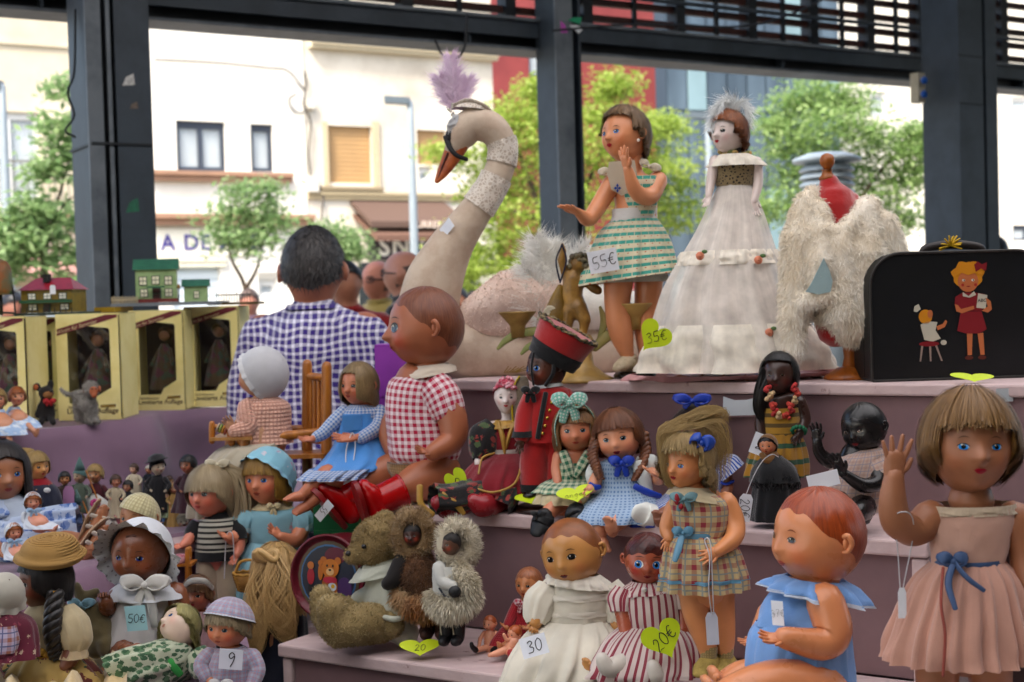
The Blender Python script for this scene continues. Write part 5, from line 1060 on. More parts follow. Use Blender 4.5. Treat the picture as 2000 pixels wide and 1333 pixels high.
t=TS('seated_lady_doll','porcelain lady doll with beaded red cap and dark red skirt','doll','mid',965,.07,GD);k=t.k
t.head(990,776,68,-4,2,2,'#d3c6c0','lady','grey','#b01f30','#4a3a34',blush=.35,blushc='#cc8a86',ears=False,rough=.22,ew=7,eh=4.6)
t.bonnet('beaded_cap',emboss('#a53148','#c98a94',45,.4,.9),(180,62),76,.12,ruff=.02)
t.part('beads',J(*[ball(t.surf(-50+100*((i*.618) % 1),32+50*((i*.37) % 1),.16),4*k,7,5) for i in range(34)]),emboss('#b03a52','#d9aab2',80,.2));t.part('gold_fringe',J(*[tube([t.q(985+i*3,728,-6),t.q(985+i*5+8,716+(i % 3)*3,-6)],1*k,5,2) for i in range(9)]),plain('#8a6a2c',.4))
t.tube('neck',[(990,802,4,12),(990,822,4,12),(985,836,2,32)],t.sk,12,4,[1,1,.6])
rd=cloth('#7d1c28');bf=cloth('#171416','floral','#4a5a3a',.016,'#8a3a34',thr=.42);gd=plain('#a88544',.45,.2,60)
t.loft('bodice',[(988,828,0,30,22),(988,850,0,36,28),(990,890,0,32,26)],rd);t.tube('gold_trim',[(974,826,-22,4),(982,855,-30,5),(986,885,-28,3)],gd);t.tube('gold_trim',[(1004,826,-22,4),(995,850,-30,4),(988,875,-28,3)],gd);t.loft('belt',[(990,876,0,36,30),(990,888,0,36,30)],cloth('#b8b0aa'))
t.loft('gold_collar',[(990,820,0,22,18),(990,828,0,38,28,.1),(990,834,0,42,32,.1)],gd,n=60,pleat=14,amp=[0,.06,.1])
t.loft('sleeve',[(962,832,-4,20,18),(945,850,-10,30,26),(940,880,-20,26,22),(934,900,-28,12,12)],bf,0,True,pleat=6,amp=.06);t.loft('sleeve',[(1014,836,0,20,18),(1026,860,-4,26,22),(1028,890,-14,18,16)],bf,0,True,pleat=6,amp=.06)
t.arm([(938,888,-24,9),(934,905,-34,8)],(936,928,-42),(0,-1,0),1,.3,.3)
t.loft('skirt',[(990,884,0,36,30),(980,905,-20,58,40),(968,935,-44,68,46),(965,962,-56,66,46)],rd,n=110,pleat=16,amp=[.02,.05,.08,.1]);t.tube('gold_braid',[(935,925,-86,2.2),(942,895,-66,2.2),(965,886,-52,2.2)],gd,6);t.tube('gold_braid',[(930,955,-100,2.4),(965,962,-106,2.4),(1005,945,-100,2.4),(1020,905,-62,2.4)],gd,6)
t.loft('trouser_leg',[(960,955,-40,36,30),(920,965,-70,40,28),(880,975,-90,44,28),(846,975,-100,44,28)],bf,0,True,(0,1,0),pleat=7,amp=[.03,.05,.08,.12]);t.loft('trouser_leg',[(990,960,-40,40,30),(980,985,-70,44,26),(968,1000,-84,42,22)],bf,0,True,(0,1,0),pleat=7,amp=[.03,.06,.1])
for L in ([(820,950,-124,6),(822,985,-128,6),(845,1006,-128,6)],[(862,965,-130,6),(890,985,-130,6),(905,1004,-126,5)]): t.tube('gold_hem',L,gd,8,4,.4)
bo=skin('#8f1a26',.3)
for x,y in ((866,988),(934,985)): t.tube('red_boot',[(x+46,y- 4,-60,20),(x+24,y,-86,22),(x+6,y+2,-104,23),(x- 10,y- 6,-112,15)],bo,14,4)
t.tube('fan',[(1012,836,-14,4),(1014,800,-16,12),(1018,765,-16,16),(1022,738,-14,10)],emboss('#8a8070','#6b6254',40,.6),14,4,.15,(1,0,0));t.tube('fan_trim',[(1002,830,-20,2),(1000,790,-22,2),(1004,755,-20,2),(1014,736,-18,2)],plain('#b3a02c',.5),6)
t=TS('bellhop_doll','dark-skinned doll in red bellhop uniform with tall tilted cap','doll','mid',1062,.06,GD);k=t.k
t.head(1068,718,84,-52,4,-4,'#4f2f22','kewpie','blue','#9c3a34','#1c100c',blush=.2,ew=10,eh=9,gaze=-.6,rough=.3)
t.painted_hair(plain('#140f0d',.6),34,.03)
rc=cloth('#a5101d',sheen=.6);bc=cloth('#101013')
ax=nrm(np.array([.50,-.1,.86]));xx=nrm(np.array([.86,0,-.5]));yy=np.cross(ax,xx);c0=t.q(1078,704,2)
def hr(h,a): return (c0+ax*h*k,xx*a*k,yy*a*.9*k)
t.part('cap_band',loft([hr(-2,50),hr(12,53),hr(26,55)],48),bc);t.part('cap_crown',loft([hr(26,54),hr(48,58),hr(66,61),hr(68,50),hr(68,2)],48,2),rc)
t.part('cap_braid',J(*[tube([c0+ax*(66+3*math.sin(i))*k+(xx*math.cos(a)+yy*.9*math.sin(a))*58*k,c0+ax*(69- 2*math.cos(i*2))*k+(xx*math.cos(a+.16)+yy*.9*math.sin(a+.16))*(64+2*math.sin(i))*k,c0+ax*(68+3*math.sin(i+2))*k+(xx*math.cos(a+.3)+yy*.9*math.sin(a+.3))*59*k],2.6*k,6,3) for i,a in enumerate(np.linspace(0,6.2,44))]),emboss('#1a1a1c','#8a7a58',120,.5))
t.tube('chin_strap',[(1042,690,-44,2.4),(1038,720,-40,2.4),(1042,752,-30,2.4)],bc,6);t.tube('chin_strap',[(1082,706,-40,4),(1080,730,-38,4),(1066,752,-30,4)],bc,6)
t.tube('torso',[(1072,750,0,18),(1072,770,0,36),(1068,840,0,40),(1066,880,0,38)],rc,14,4,[1,.7,.7,.7])
t.loft('jacket',[(1072,752,0,22,20),(1072,766,0,42,30),(1070,800,0,46,36),(1067,840,0,47,38),(1066,862,0,50,40)],rc,n=60,pleat=5,amp=[0,0,.01,.02,.03])
t.loft('collar',[(1071,748,0,26,24),(1071,756,0,30,27,.1)],plain('#c9c9c9',.3))
t.tube('placket',[(1066,768,-34,5),(1058,810,-40,5),(1050,856,-42,5)],bc,6,3,.3)
for i in range(6): t.part('button',ball(t.q(1082- i*4.4,772+i*15,-36- i),3.6*k,8,6),plain('#b99a54',.25,0,10,0,.9))
t.tube('sleeve',[(1040,776,-4,19),(1028,806,-12,20),(1022,838,-22,18),(1020,850,-26,17)],rc,14,4);t.loft('cuff',[(1021,842,-24,19,19),(1019,854,-27,20,20)],bc);t.arm([(1019,850,-26,11),(1018,862,-30,9)],(1014,888,-38),(0,-1,0),1,.35,.3);t.tube('sleeve',[(1104,776,0,19),(1114,810,0,19),(1112,845,-4,17)],rc)
for x in (1046,1092): t.tube('trouser_leg',[(1066+(x- 1066)*.6,858,0,30),(x,900,0,31),(x- 2,940,-2,29),(x- 2,952,-2,28)],rc,14,4);t.loft('trouser_cuff',[(x- 2,944,-2,30,29),(x- 3,958,-2,30,29)],bc);t.shoe((x- 3,958,-2),(x- 14,968,-30),(0,0,-1),15,plain('#0e0e10',.3))
t.part('stand_base',lathe([(58*k,0),(60*k,5*k),(54*k,10*k),(10*k,11*k)],(0,0,.001)),wood('#3a2018','#24120c',8,.3));t.bow('neck_bow',1036,766,-36,16,14,bc)
t=TS('capped_porcelain_doll','small porcelain doll in a cream rosette cap behind the red cap','doll','top',1072,.02,GD);k=t.k
t.head(1064,640,44,-62,0,0,'#d6c3bd','lady','dark','#a8404a','#5a4a44',ears=False);t.bonnet('cap',cloth('#b3a890','lace','#8f8468',.01),(150,50),82,.12,ruff=.05);t.part('rosette',J(*[tube([t.q(1074+r*math.cos(a),610+r*.8*math.sin(a),-14) for a in np.linspace(a0,a0+4.5,9)],2.4*k,6,2) for r,a0 in ((2,0),(6,1),(10,2.5),(13,4.4))]),cloth('#c9c0aa'))
t.loft('ruff',[(1086,650,0,20,16),(1092,664,0,40,28),(1094,676,0,48,34)],sheer('#d0c6bb',.9),n=80,pleat=9,amp=[.02,.15,.22]);t.loft('robe',[(1088,660,0,18,14),(1086,700,0,30,24),(1082,745,0,34,26)],cloth('#b8aa9a'),floor=True)
t=TS('green_bow_doll','light brown-haired doll with green ribbon bow and green gingham pinafore','doll','mid',1118,.05,GD);k=t.k
t.head(1124,838,88,-4,4,-2,'#c07a58','baby','grey','#b0483f','#6b4a34',blush=.4)
t.wig(hair('#9c7246','#74522f'),fringe=24,fw=44,L=.9,back=1.1,flare=.22,curl=.25,wave=.05,thick=.13,n=300)
gt=cloth('#7fb5a4','dots','#cfd6cf',.006,thr=.3);t.tube('hair_ribbon',[(1088,870,-20,5),(1084,830,-26,6),(1100,794,-38,7),(1130,785,-36,7),(1156,808,-20,6),(1162,840,-8,5)],gt,8,5,.25,(0,-1,0));t.bow('hair_bow',1112,788,-44,30,26,gt)
t.tube('torso',[(1122,876,2,14),(1122,888,2,34),(1120,940,0,40),(1118,985,0,44)],t.sk,14,4,[1,.65,.7,.75])
gg=cloth('#2f6b52','gingham','#c9cbb0',.0125);t.loft('pinafore',[(1122,902,0,37,28),(1120,935,0,42,34),(1116,950,-4,50,40)],gg);t.tube('pinafore_strap',[(1100,884,-22,9),(1108,905,-32,10),(1116,930,-36,6)],gg,8,3,.3,(1,0,0));t.tube('pinafore_strap',[(1150,884,-22,9),(1138,905,-32,10),(1124,930,-36,6)],gg,8,3,.3,(1,0,0))
t.loft('skirt',[(1118,940,0,44,36),(1112,955,-20,56,44),(1108,968,-36,58,44),(1104,982,-44,56,42)],cloth('#c0b292'),n=90,pleat=12,amp=[.02,.06,.1,.12]);t.loft('overskirt',[(1118,936,0,46,38),(1112,948,-18,60,46),(1108,960,-30,62,48)],gg,n=90,pleat=12,amp=[.02,.06,.12])
t.arm([(1092,892,-2,13),(1088,920,-10,12),(1090,945,-30,8)],(1096,966,-46),(0,-1,0),1,.3,.4);t.arm([(1152,892,-2,13),(1160,920,-10,12),(1156,945,-30,8)],(1148,964,-46),(0,-1,0),-1,.3,.4)
l=[(1100,975,-30,22),(1082,990,-60,19),(1066,1010,-84,12)];t.leg(l);t.leg([(1130,975,-30,22),(1130,985,-60,19),(1128,1000,-80,12)])
bs=plain('#15171a',.55,.1,50);t.shoe((1062,1014,-90),(1048,1040,-104),(-.5,-.6,-.5),17,bs);t.shoe((1126,1002,-86),(1118,1016,-112),(0,-.8,-.6),17,bs);t.bow('shoelace',1052,1006,-108,14,8,plain('#0f1012',.7))
t=TS('braided_doll','auburn-haired doll with braids in pale blue dress and blue neck ribbon','doll','mid',1210,.06,GD);k=t.k
t.head(1208,852,98,-14,6,-8,'#cf8f6c','baby','grey','#8f1f30','#6b4028',blush=.3,openm=.6)
hm=hair('#7d4b28','#5a3218');t.wig(hm,fringe=26,fw=52,L=.3,back=.6,flare=.12,curl=.1,thick=.15,n=320)
for sx,L in ((-1,[(1166,860,-10,12),(1158,888,-20,11),(1166,915,-34,9),(1172,935,-40,5)]),(1,[(1255,850,-6,13),(1262,885,-16,12),(1250,918,-34,10),(1240,938,-40,5)])): t.part('braid',J(*[tube([t.q(p[0]+7*math.sin(ph+i*2.2),p[1],p[2]+6*math.cos(ph+i*2.2)) for i,p in enumerate(catmull(np.array(L,float),4))],[q_[3]*.62*k for q_ in catmull(np.array(L,float),4)],8,2) for ph in (0,2.1,4.2)]),hm)
lb=cloth('#a5b9cf','dots','#6b87ad',.008,thr=.28);t.tube('torso',[(1210,895,2,14),(1210,905,2,36),(1212,950,0,42),(1214,1000,0,46)],t.sk,14,4,[1,.65,.7,.75])
t.loft('dress',[(1210,896,0,26,22),(1211,908,0,46,34),(1213,940,0,50,40),(1214,962,-6,56,44),(1212,985,-36,72,48),(1206,1004,-62,76,46),(1202,1020,-76,72,40)],lb,n=110,pleat=12,amp=[0,.01,.02,.04,.06,.09,.12]);bl=plain('#1f3fa0',.5,.1,40);t.bow('neck_ribbon',1214,905,-44,22,18,bl)
wc=cloth('#cfd3cf');t.tube('sleeve_bow',[(1164,908,-10,12),(1158,930,-20,15),(1166,960,-26,8)],wc,8,4,.4);t.tube('sleeve_bow',[(1248,900,-20,10),(1270,905,-24,18),(1286,915,-22,12)],wc,8,4,.5,(0,0,1));t.tube('sleeve_bow',[(1246,905,-34,12),(1256,930,-40,15),(1268,960,-40,8)],wc,8,4,.25,(1,0,0));t.tube('hem_ribbon',[(1240,950,-80,6),(1265,962,-82,7),(1290,970,-76,5)],bl,8,3,.3,(0,0,1));t.tube('cuff_ribbon',[(1152,946,-40,5),(1162,952,-46,6),(1172,952,-44,5)],bl,8,3,.4,(0,0,1))
t.arm([(1268,915,-16,15),(1285,935,-30,14),(1290,930,-50,9)],(1258,918,-72),(0,-.4,1),1,.1,.7);t.arm([(1168,925,-14,14),(1158,950,-30,12),(1152,956,-44,9)],(1140,972,-58),(0,-1,0),1,.3,.4)
t.leg([(1185,1000,-50,22),(1172,1025,-84,19),(1170,1052,-88,13)],(1188,1076,-104));t.leg([(1215,1010,-60,22),(1205,1020,-90,18),(1196,1030,-104,13)],(1186,1012,-120));t.leg([(1235,1005,-50,22),(1262,1004,-80,18),(1268,1006,-90,13)]);t.shoe((1268,1008,-92),(1244,1000,-112),(.1,-1,0),18,skin('#d0d2cc',.5),grow=1.3)
t=TS('dark_haired_doll','dark-haired doll with blue hair ribbon hidden behind the messy blond doll','doll','mid',1360,.12,GD);k=t.k
t.head(1362,850,110,-10,4,4,'#8a5a44','girl','dark','#7d2a30','#20120c');t.wig(hair('#33211b','#1c110e'),fringe=24,fw=46,L=.7,back=.9,flare=.14,curl=.16,thick=.14,n=240,wave=.05);rb2=plain('#1f3c9c',.5,.1,40);t.bow('hair_ribbon',1352,784,-30,34,18,rb2,None,.5)
bs_=cloth('#3f5fae','stripes','#c9cfdc',.0055);t.loft('dress',[(1362,900,0,30,24),(1364,918,0,52,38),(1360,960,0,56,42),(1340,985,-30,76,50),(1315,1010,-50,84,44),(1308,1024,-54,84,40)],bs_,n=120,pleat=14,amp=[0,.02,.04,.06,.1,.12]);t.loft('frill_sleeve',[(1402,908,-6,24,22),(1418,914,-8,30,28),(1428,926,-10,32,30)],bs_,0,True,n=60,pleat=9,amp=[.03,.08,.16]);t.loft('hem_band',[(1310,1016,-53,86,46),(1308,1024,-54,88,46)],bl,n=120,pleat=14,amp=.12);t.tube('torso',[(1362,890,0,16),(1362,915,0,34),(1360,985,0,40)],t.sk,12,3,[1,.7,.7])
t.arm([(1412,918,-6,14),(1420,950,-10,13),(1412,975,-30,9)],(1400,992,-44));t.leg([(1330,1000,-40,22),(1300,1008,-80,18),(1290,1014,-96,13)],(1282,1000,-110));t.tube('arm_cuff',[(1400,940,-22,3),(1418,946,-26,3),(1432,940,-20,3)],bl,6)
p=TS('white_card','blank white card with curved top edge propped under the top shelf','card','mid',1446,.20);p.part('card',prism([(-34,0),(32,0),(34,34),(14,30),(-10,30),(-32,38)],p.q(1446,812,-10),np.array([1,0,0])*p.k,UP*p.k,(0,.003,0)),plain('#cdd3d8',.5,.05,10),smooth=False);p.part('prop',bbox(-.03,.03,.006,.010,0,p.q(1446,815)[2]),mauve,smooth=False)
t=TS('lei_doll','dark-skinned doll with long black hair wearing a paper flower garland','doll','mid',1522,.16,GD);k=t.k
t.head(1522,732,80,-22,2,0,'#3d2720','girl','brown','#6b2a28','#0c0808',blush=.1,rough=.32,ew=7,eh=4.5,white='#8f867c')
bh=hair('#141010','#090707',.35);t.wig(bh,fringe=46,fw=60,L=.3,back=.8,thick=.14,n=220,flare=.05);t.locks('long_lock',[[(1500,720,-10,12),(1488,760,-14,13),(1484,800,-14,12),(1492,830,-12,6)]],bh,120,6,2.2)
t.tube('torso',[(1524,768,2,15),(1526,780,2,36),(1528,830,0,36),(1524,870,0,40)],t.sk,14,4,[1,.7,.75,.8]);yl=cloth('#a8823a','hstripes','#5d4a2a',.018,thr=.6);y2=cloth('#9c7430','hstripes','#2f4f3a',.03,thr=.7)
t.loft('top',[(1524,796,0,38,30),(1526,830,0,40,33),(1525,850,0,38,32)],yl);t.loft('skirt',[(1524,846,0,38,32),(1522,870,0,50,40),(1519,900,0,58,46),(1516,930,0,60,48)],y2,n=110,pleat=14,amp=[.02,.06,.08,.1])
rg_=np.random.default_rng(4)
for i,(x,y) in enumerate([(1497,762),(1500,778),(1508,792),(1514,804),(1522,812),(1534,810),(1546,800),(1552,786),(1556,770),(1550,758),(1506,770),(1544,792)]): t.part('garland_flower',J(*[ball(t.q(x+rg_.normal(0,3),y+rg_.normal(0,3),-34+rg_.normal(0,3)),4.6*k,6,5) for j in range(7)]),plain(('#a83a38','#c3a985','#b5493f')[i % 3],.85,.2,80))
t.arm([(1560,786,-4,15),(1570,820,-8,14),(1560,850,-26,9)],(1544,868,-40),(0,-1,0),-1,.3,.3);t.arm([(1494,790,0,14),(1486,826,-4,13),(1488,860,-16,9)],(1496,884,-26));t.part('bracelet',J(*[ball(t.q(1560+13*math.cos(a),842+8*math.sin(a),-30+8*math.sin(a)),4.5*k,6,5) for a in np.linspace(0,6,12)]),plain('#1f6b4a',.8))
t.leg([(1506,910,0,17),(1506,940,0,14),(1506,965,0,9)],(1502,972,-20));t.leg([(1536,910,0,17),(1536,940,0,14),(1536,965,0,9)],(1538,972,-20))
price_card('price_ticket','white ticket beside the small shawled doll, partly hidden behind its head',1483,868,t.D- .075,30,42,'2',roll=22,size=22)
t=TS('shawl_doll','tiny doll in brown headscarf and long black fringed dress','doll','mid',1512,.05,GD);k=t.k
t.head(1500,870,40,-25,6,0,'#b5744e','girl','dark','#a02a2c','#2a1810',ears=False,ew=7);t.painted_hair(plain('#171110',.5),36,.06)
t.bonnet('headscarf',cloth('#6b4a22'),(175,25),96,.14,ruff=.1,ramp=.03,pl=9);t.tube('scarf_ends',[(1488,888,-10,6),(1500,900,-18,9),(1514,890,-8,10)],cloth('#6b4a22'),10,4,.6);bkc=cloth('#17171a')
t.loft('dress',[(1508,892,0,18,15),(1512,915,0,36,28),(1514,950,0,42,34),(1512,1000,0,46,38),(1512,1016,0,46,38)],bkc,n=80,pleat=9,amp=[0,.03,.05,.07,.08],floor=True);t.fur(loft(t.rings([(1512,905,0,30,25),(1514,930,0,47,38),(1514,950,0,50,40)]),40),700,16,bkc,'shawl_fringe',1.2,.06)
t.loft('shawl',[(1508,890,0,18,16),(1512,912,0,40,32),(1514,940,0,48,39)],bkc,n=60,pleat=7,amp=[0,.04,.08])
price_card('string_tag','white hang tag reading 20 in front of the black-dressed tiny doll',1455,992,t.D- .05,26,54,'20€',shape='tagc',roll=10,size=20,tang=-80);
tg_=T('tag_string','white looped string holding the tag on the black-dressed tiny doll','string',(1462,965),t.D- .05);tg_.tube('string',[(1456,970,0,1),(1472,930,-2,1),(1490,900,-4,1),(1508,888,0,1),(1520,893,20,1)],plain('#c9c9cc',.8),5)
t=TS('black_baby_doll','black baby doll leaning forward in a pale checked romper','doll','mid',1662,.05,GD);k=t.k
t.head(1688,834,96,-44,12,-8,'#1c1818','baby','brown','#7d2226','#080606',blush=0,rough=.28,white='#b5aea6',ew=7,eh=5);t.painted_hair(plain('#0d0b0c',.35,.1,80,.3),36,.02)
pk=cloth('#b3968c','plaid','#c2aca0',.012,'#8a8a9c');t.tube('torso',[(1690,870,4,18),(1684,885,4,40),(1672,940,4,48),(1664,985,0,50)],t.sk,14,4,[1,.7,.75,.8])
t.loft('romper',[(1688,876,0,28,24,.1),(1682,892,0,48,36,.1),(1670,930,0,54,42),(1662,970,0,56,46),(1660,1000,-4,54,46)],pk,n=80,pleat=9,amp=[.02,.02,.04,.06,.06],floor=True);t.loft('sleeve',[(1706,900,-20,22,20),(1716,920,-24,26,24),(1720,936,-24,27,25)],pk,0,True,n=50,pleat=8,amp=[.02,.06,.1])
t.arm([(1714,915,-26,17),(1712,942,-44,16),(1684,948,-60,14),(1646,924,-70,9)],(1622,884,-76),(-.6,-.8,0),1,.2,.4);t.arm([(1646,900,10,15),(1618,900,4,15),(1600,882,-4,12),(1596,862,-8,9)],(1592,822,-12),(-.5,-.8,0),1,.3,.6)
t.leg([(1640,985,-30,28),(1600,990,-60,22),(1575,1000,-76,13)],(1560,985,-96));t.leg([(1684,990,-30,28),(1674,1000,-70,22),(1668,1006,-90,14)],(1662,990,-110))
price_card('price_ticket','white paper ticket on the lap of the black baby doll',1608,938,t.D- .07,62,30,'',roll=-12)
# ---------------------------------------------------------------- front right
t=T('bob_haired_doll','large bob-haired doll in pale pink dress raising one open hand','doll',(1900,1436),1.72,GD);k=t.k;t.z0=0
t.head(1893,868,196,-4,0,2,'#a06a49','girl','bright','#a81f34','#6b4630',blush=.2,ew=7.4,eh=4.6,rough=.45,mouth=.9,eel=2,blushc='#b5603f')
t.wig(hair('#93703f','#75542c',.4,1.2),fringe=27,fw=50,L=.55,back=.5,flare=.3,curl=.42,thick=.13,n=900,messy=.05,side_el=0,back_el=-20,wid=.011)
t.tube('torso',[(1897,975,4,44),(1898,1000,4,44),(1898,1030,4,86),(1896,1090,0,68),(1890,1200,0,84),(1888,1260,0,70)],t.sk,18,4,[1,1,.55,.65,.7,.7])
pd=cloth('#c9a494');t.loft('bodice',[(1898,992,0,86,52),(1897,1020,0,86,56),(1894,1060,0,78,53),(1890,1100,0,70,50)],pd,n=70,pleat=6,amp=[.005,.01,.015,.02]);t.loft('lace_neckline',[(1898,984,0,85,51),(1898,994,0,88,54),(1898,1002,0,89,55)],cloth('#c9b8a2','lace','#b09a82',.006),n=140,pleat=40,amp=[.02,.02,.04])
sk_=cloth('#c49a8a');t.loft('skirt',[(1890,1096,0,71,51),(1886,1130,0,100,76),(1880,1190,0,122,98),(1876,1250,0,140,112),(1876,1284,0,146,118)],sk_,n=200,pleat=22,amp=[.02,.06,.085,.10,.105]);bs2=plain('#3f5578',.6,.1,60);t.loft('sash',[(1890,1090,0,72,52),(1890,1104,0,73,53)],bs2);t.bow('sash_bow',1862,1098,-62,26,24,bs2,None,0);t.tube('sash_tail',[(1862,1100,-66,6),(1852,1140,-90,7),(1866,1190,-112,5)],bs2,8,4,.3,(1,0,0));t.tube('sash_tail',[(1864,1100,-66,6),(1890,1130,-88,6),(1922,1154,-100,5)],bs2,8,4,.3,(0,0,1));t.tube('red_cord',[(1842,1110,-76,3),(1838,1180,-104,3),(1846,1240,-118,3),(1842,1320,-122,3)],plain('#8f4a40',.8),6)
t.arm([(1818,1010,0,34),(1786,1036,-10,32),(1752,1018,-30,31),(1744,980,-40,27),(1746,930,-46,19)],(1752,850,-54),(0,-1,.1),1,-.05,.9)
t.arm([(1980,1012,0,34),(2000,1080,0,30),(2004,1150,-10,26),(2006,1200,-14,18)],(2010,1290,-24));t.leg([(1832,1250,-6,46),(1830,1330,-6,42),(1832,1400,-4,34),(1834,1424,-4,26)],(1826,1432,-50));t.leg([(1930,1250,-6,46),(1934,1330,-6,42),(1936,1400,-4,34),(1938,1424,-4,26)],(1944,1432,-50))
price_card('string_tag','white hang tag on a looped cord below the raised brown arm',1762,1178,t.D- .02,16,60,'',shape='tagc');tg_=T('tag_string','white looped cord hanging from the raised brown arm','string',(1762,1150),t.D- .02);tg_.tube('string',[(1758,1148,0,1.2),(1752,1060,0,1.2),(1745,1010,-26,1.2),(1775,1002,-40,1.2),(1784,1040,-10,1.2),(1764,1148,0,1.2)],plain('#cfcfd2',.8),5)
price_card('heart_note','folded yellow note lying on the shelf above the bob-haired doll',1900,738,depth(tier('top',1900,.02)),90,26,'','#c3d62a',10,-50,6,'heart')
price_card('price_ticket','small white label clipped to the top shelf edge at the right',1962,772,depth(tier('top',1962,-.004)),36,26,'','#c3c9cc',10)
t=T('romper_baby_doll','red-haired baby doll in pale blue romper seated in front of the shelves','doll',(1560,1398),1.85,GD);k=t.k
t.head(1602,1046,188,-70,2,0,'#cc8557','baby','brown','#b0584a','#8a4a2c',blush=.4,blushc='#d0603c',rough=.32,ew=6,eh=4);t.painted_hair(hair('#a04d28','#8c4020',.3,1.0),40,.018)
t.tube('torso',[(1595,1120,4,48),(1592,1142,4,46),(1580,1175,4,78),(1572,1260,0,90),(1570,1340,0,90)],t.sk,18,4,[1,1,.72,.82,.85]);lbc=cloth('#80a5d6')
t.loft('romper',[(1566,1210,-4,88,76,.05),(1562,1240,-6,98,84),(1560,1290,-8,104,90),(1562,1340,-8,104,92),(1564,1385,-8,90,80)],lbc,n=120,pleat=16,amp=[.03,.03,.04,.05,.05]);t.loft('bib',[(1578,1150,0,62,54,-.1),(1570,1180,-4,80,66,-.05),(1566,1212,-4,88,76,.05)],lbc,n=80,pleat=8,amp=[.03,.02,.02])
t.loft('ruffle_collar',[(1592,1128,0,56,52,-.1),(1592,1142,-4,86,72,-.14),(1594,1160,-6,100,84,-.2)],lbc,n=140,pleat=13,amp=[.04,.10,.15]);t.loft('ruffle_edge',[(1593.5,1157,-6,98,82.5,-.19),(1594.5,1164,-6,102,86,-.205)],cloth('#c6cfdc'),n=140,pleat=13,amp=[.145,.155])
t.arm([(1612,1176,-64,38),(1626,1230,-78,38),(1604,1258,-92,32),(1532,1246,-112,21)],(1478,1246,-122),(0,-.5,.9),-1,.25,.5);t.arm([(1508,1200,50,30),(1490,1240,40,27),(1476,1252,30,18)],(1442,1258,20),(0,-.4,.9),1,.2,.6);t.leg([(1600,1350,-60,58),(1520,1340,-110,50),(1450,1352,-140,40),(1400,1370,-150,28)],(1380,1330,-170));t.leg([(1530,1340,40,54),(1460,1330,10,44),(1410,1345,0,30)],(1392,1310,-10))
price_card('price_ticket','small white card reading 37 on the blue romper bib',1519,1198,1.85- .058,26,48,'37€',yaw=-40,roll=-3,size=24,tang=8)
# ---------------------------------------------------------------- lower shelf
t=TS('plaid_dress_doll','messy blond doll in red and tan plaid dress with blue belt','doll','low',1392,.05,GD);k=t.k
t.head(1340,906,100,-42,2,2,'#c98552','girl','blue','#9c2030','#7d5530',blush=.3,openm=.3)
hb_=hair('#b59c6e','#8f774c');t.wig(hb_,fringe=34,fw=66,L=.5,back=1.2,flare=.22,curl=.1,wave=.09,wf=1.6,thick=.20,n=520,messy=.08,puff=.14,wid=.011,side_el=5,back_el=-15);t.locks('loose_hair',[[(1330,830,0,30),(1375,820,4,36),(1405,870,6,26),(1408,950,4,14)],[(1320,830,-10,24),(1298,850,-14,16),(1300,920,-16,10),(1312,960,-14,5)],[(1350,815,0,20),(1395,800,6,22),(1416,830,8,14)]],hb_,220,6,.8,.9);t.bow('hair_ribbon',1368,868,-40,20,30,plain('#24479a',.5,.1,40),None,.3,.5)
pl_=cloth('#8f3a44','plaid','#bda981',.024,'#7d8a8c');t.tube('torso',[(1350,950,2,20),(1358,965,2,24),(1366,985,2,52),(1368,1045,0,46),(1372,1140,0,56)],t.sk,16,4,[1,1,.6,.7,.75])
t.loft('bodice',[(1360,962,0,46,36,-.1),(1366,985,0,60,42),(1368,1020,0,58,42),(1366,1046,0,50,40)],pl_,-20,n=60,pleat=6,amp=[0,.01,.02,.02]);t.loft('collar',[(1354,950,0,28,26,-.1),(1358,964,-2,50,42,-.16),(1360,974,-3,58,48,-.2)],cloth('#bfb193'),n=60,pleat=5,amp=[0,.03,.05]);t.bow('collar_bow',1336,975,-44,24,16,plain('#6f8f94',.6));t.part('brooch',J(ball(t.q(1322,975,-46),(6*k,5*k,12*k)),ball(t.q(1330,990,-46),(5*k,4*k,6*k))),plain('#8f2430',.5))
t.loft('skirt',[(1366,1042,0,51,41),(1370,1070,0,70,54),(1373,1110,0,80,64),(1374,1150,0,84,68)],pl_,n=150,pleat=14,amp=[.02,.07,.10,.12]);bt=plain('#5f8aa0',.4,.1,30);t.loft('belt',[(1366,1036,0,52,42),(1366,1048,0,53,43)],bt);t.bow('belt_knot',1334,1042,-44,18,16,bt,None,0);t.tube('belt_tail',[(1332,1046,-46,6),(1326,1070,-62,7),(1318,1096,-74,5)],bt,8,4,.3,(1,0,0));t.loft('skirt_ribbon',[(1374,1124,0,83,66.5),(1374,1131,0,84,67.5)],bt,n=150,pleat=14,amp=[.107,.11])
t.arm([(1418,982,-6,22),(1434,1020,-14,21),(1432,1052,-34,18),(1400,1078,-62,11)],(1362,1092,-78),(0,-1,.3),-1,.15,.6);t.arm([(1318,990,14,18),(1304,1030,10,17),(1306,1052,-6,10)],(1298,1080,-18))
t.leg([(1352,1140,-6,30),(1360,1200,-6,26),(1378,1250,-6,22),(1384,1285,-6,14)]);t.leg([(1404,1140,6,30),(1410,1200,6,26),(1414,1250,6,22),(1416,1285,6,14)]);ss=emboss('#b09a5c','#8f7b45',40,.8)
for x,d in ((1384,-8),(1416,6)): t.loft('sock',[(x,1262,d,18,17),(x,1285,d,16,16),(x- 1,1300,d,15,15)],cloth('#a8946a','knit','#8f7c52',.004));t.shoe((x,1296,d),(x- 18,1316,d- 30),(0,0,-1),18,ss)
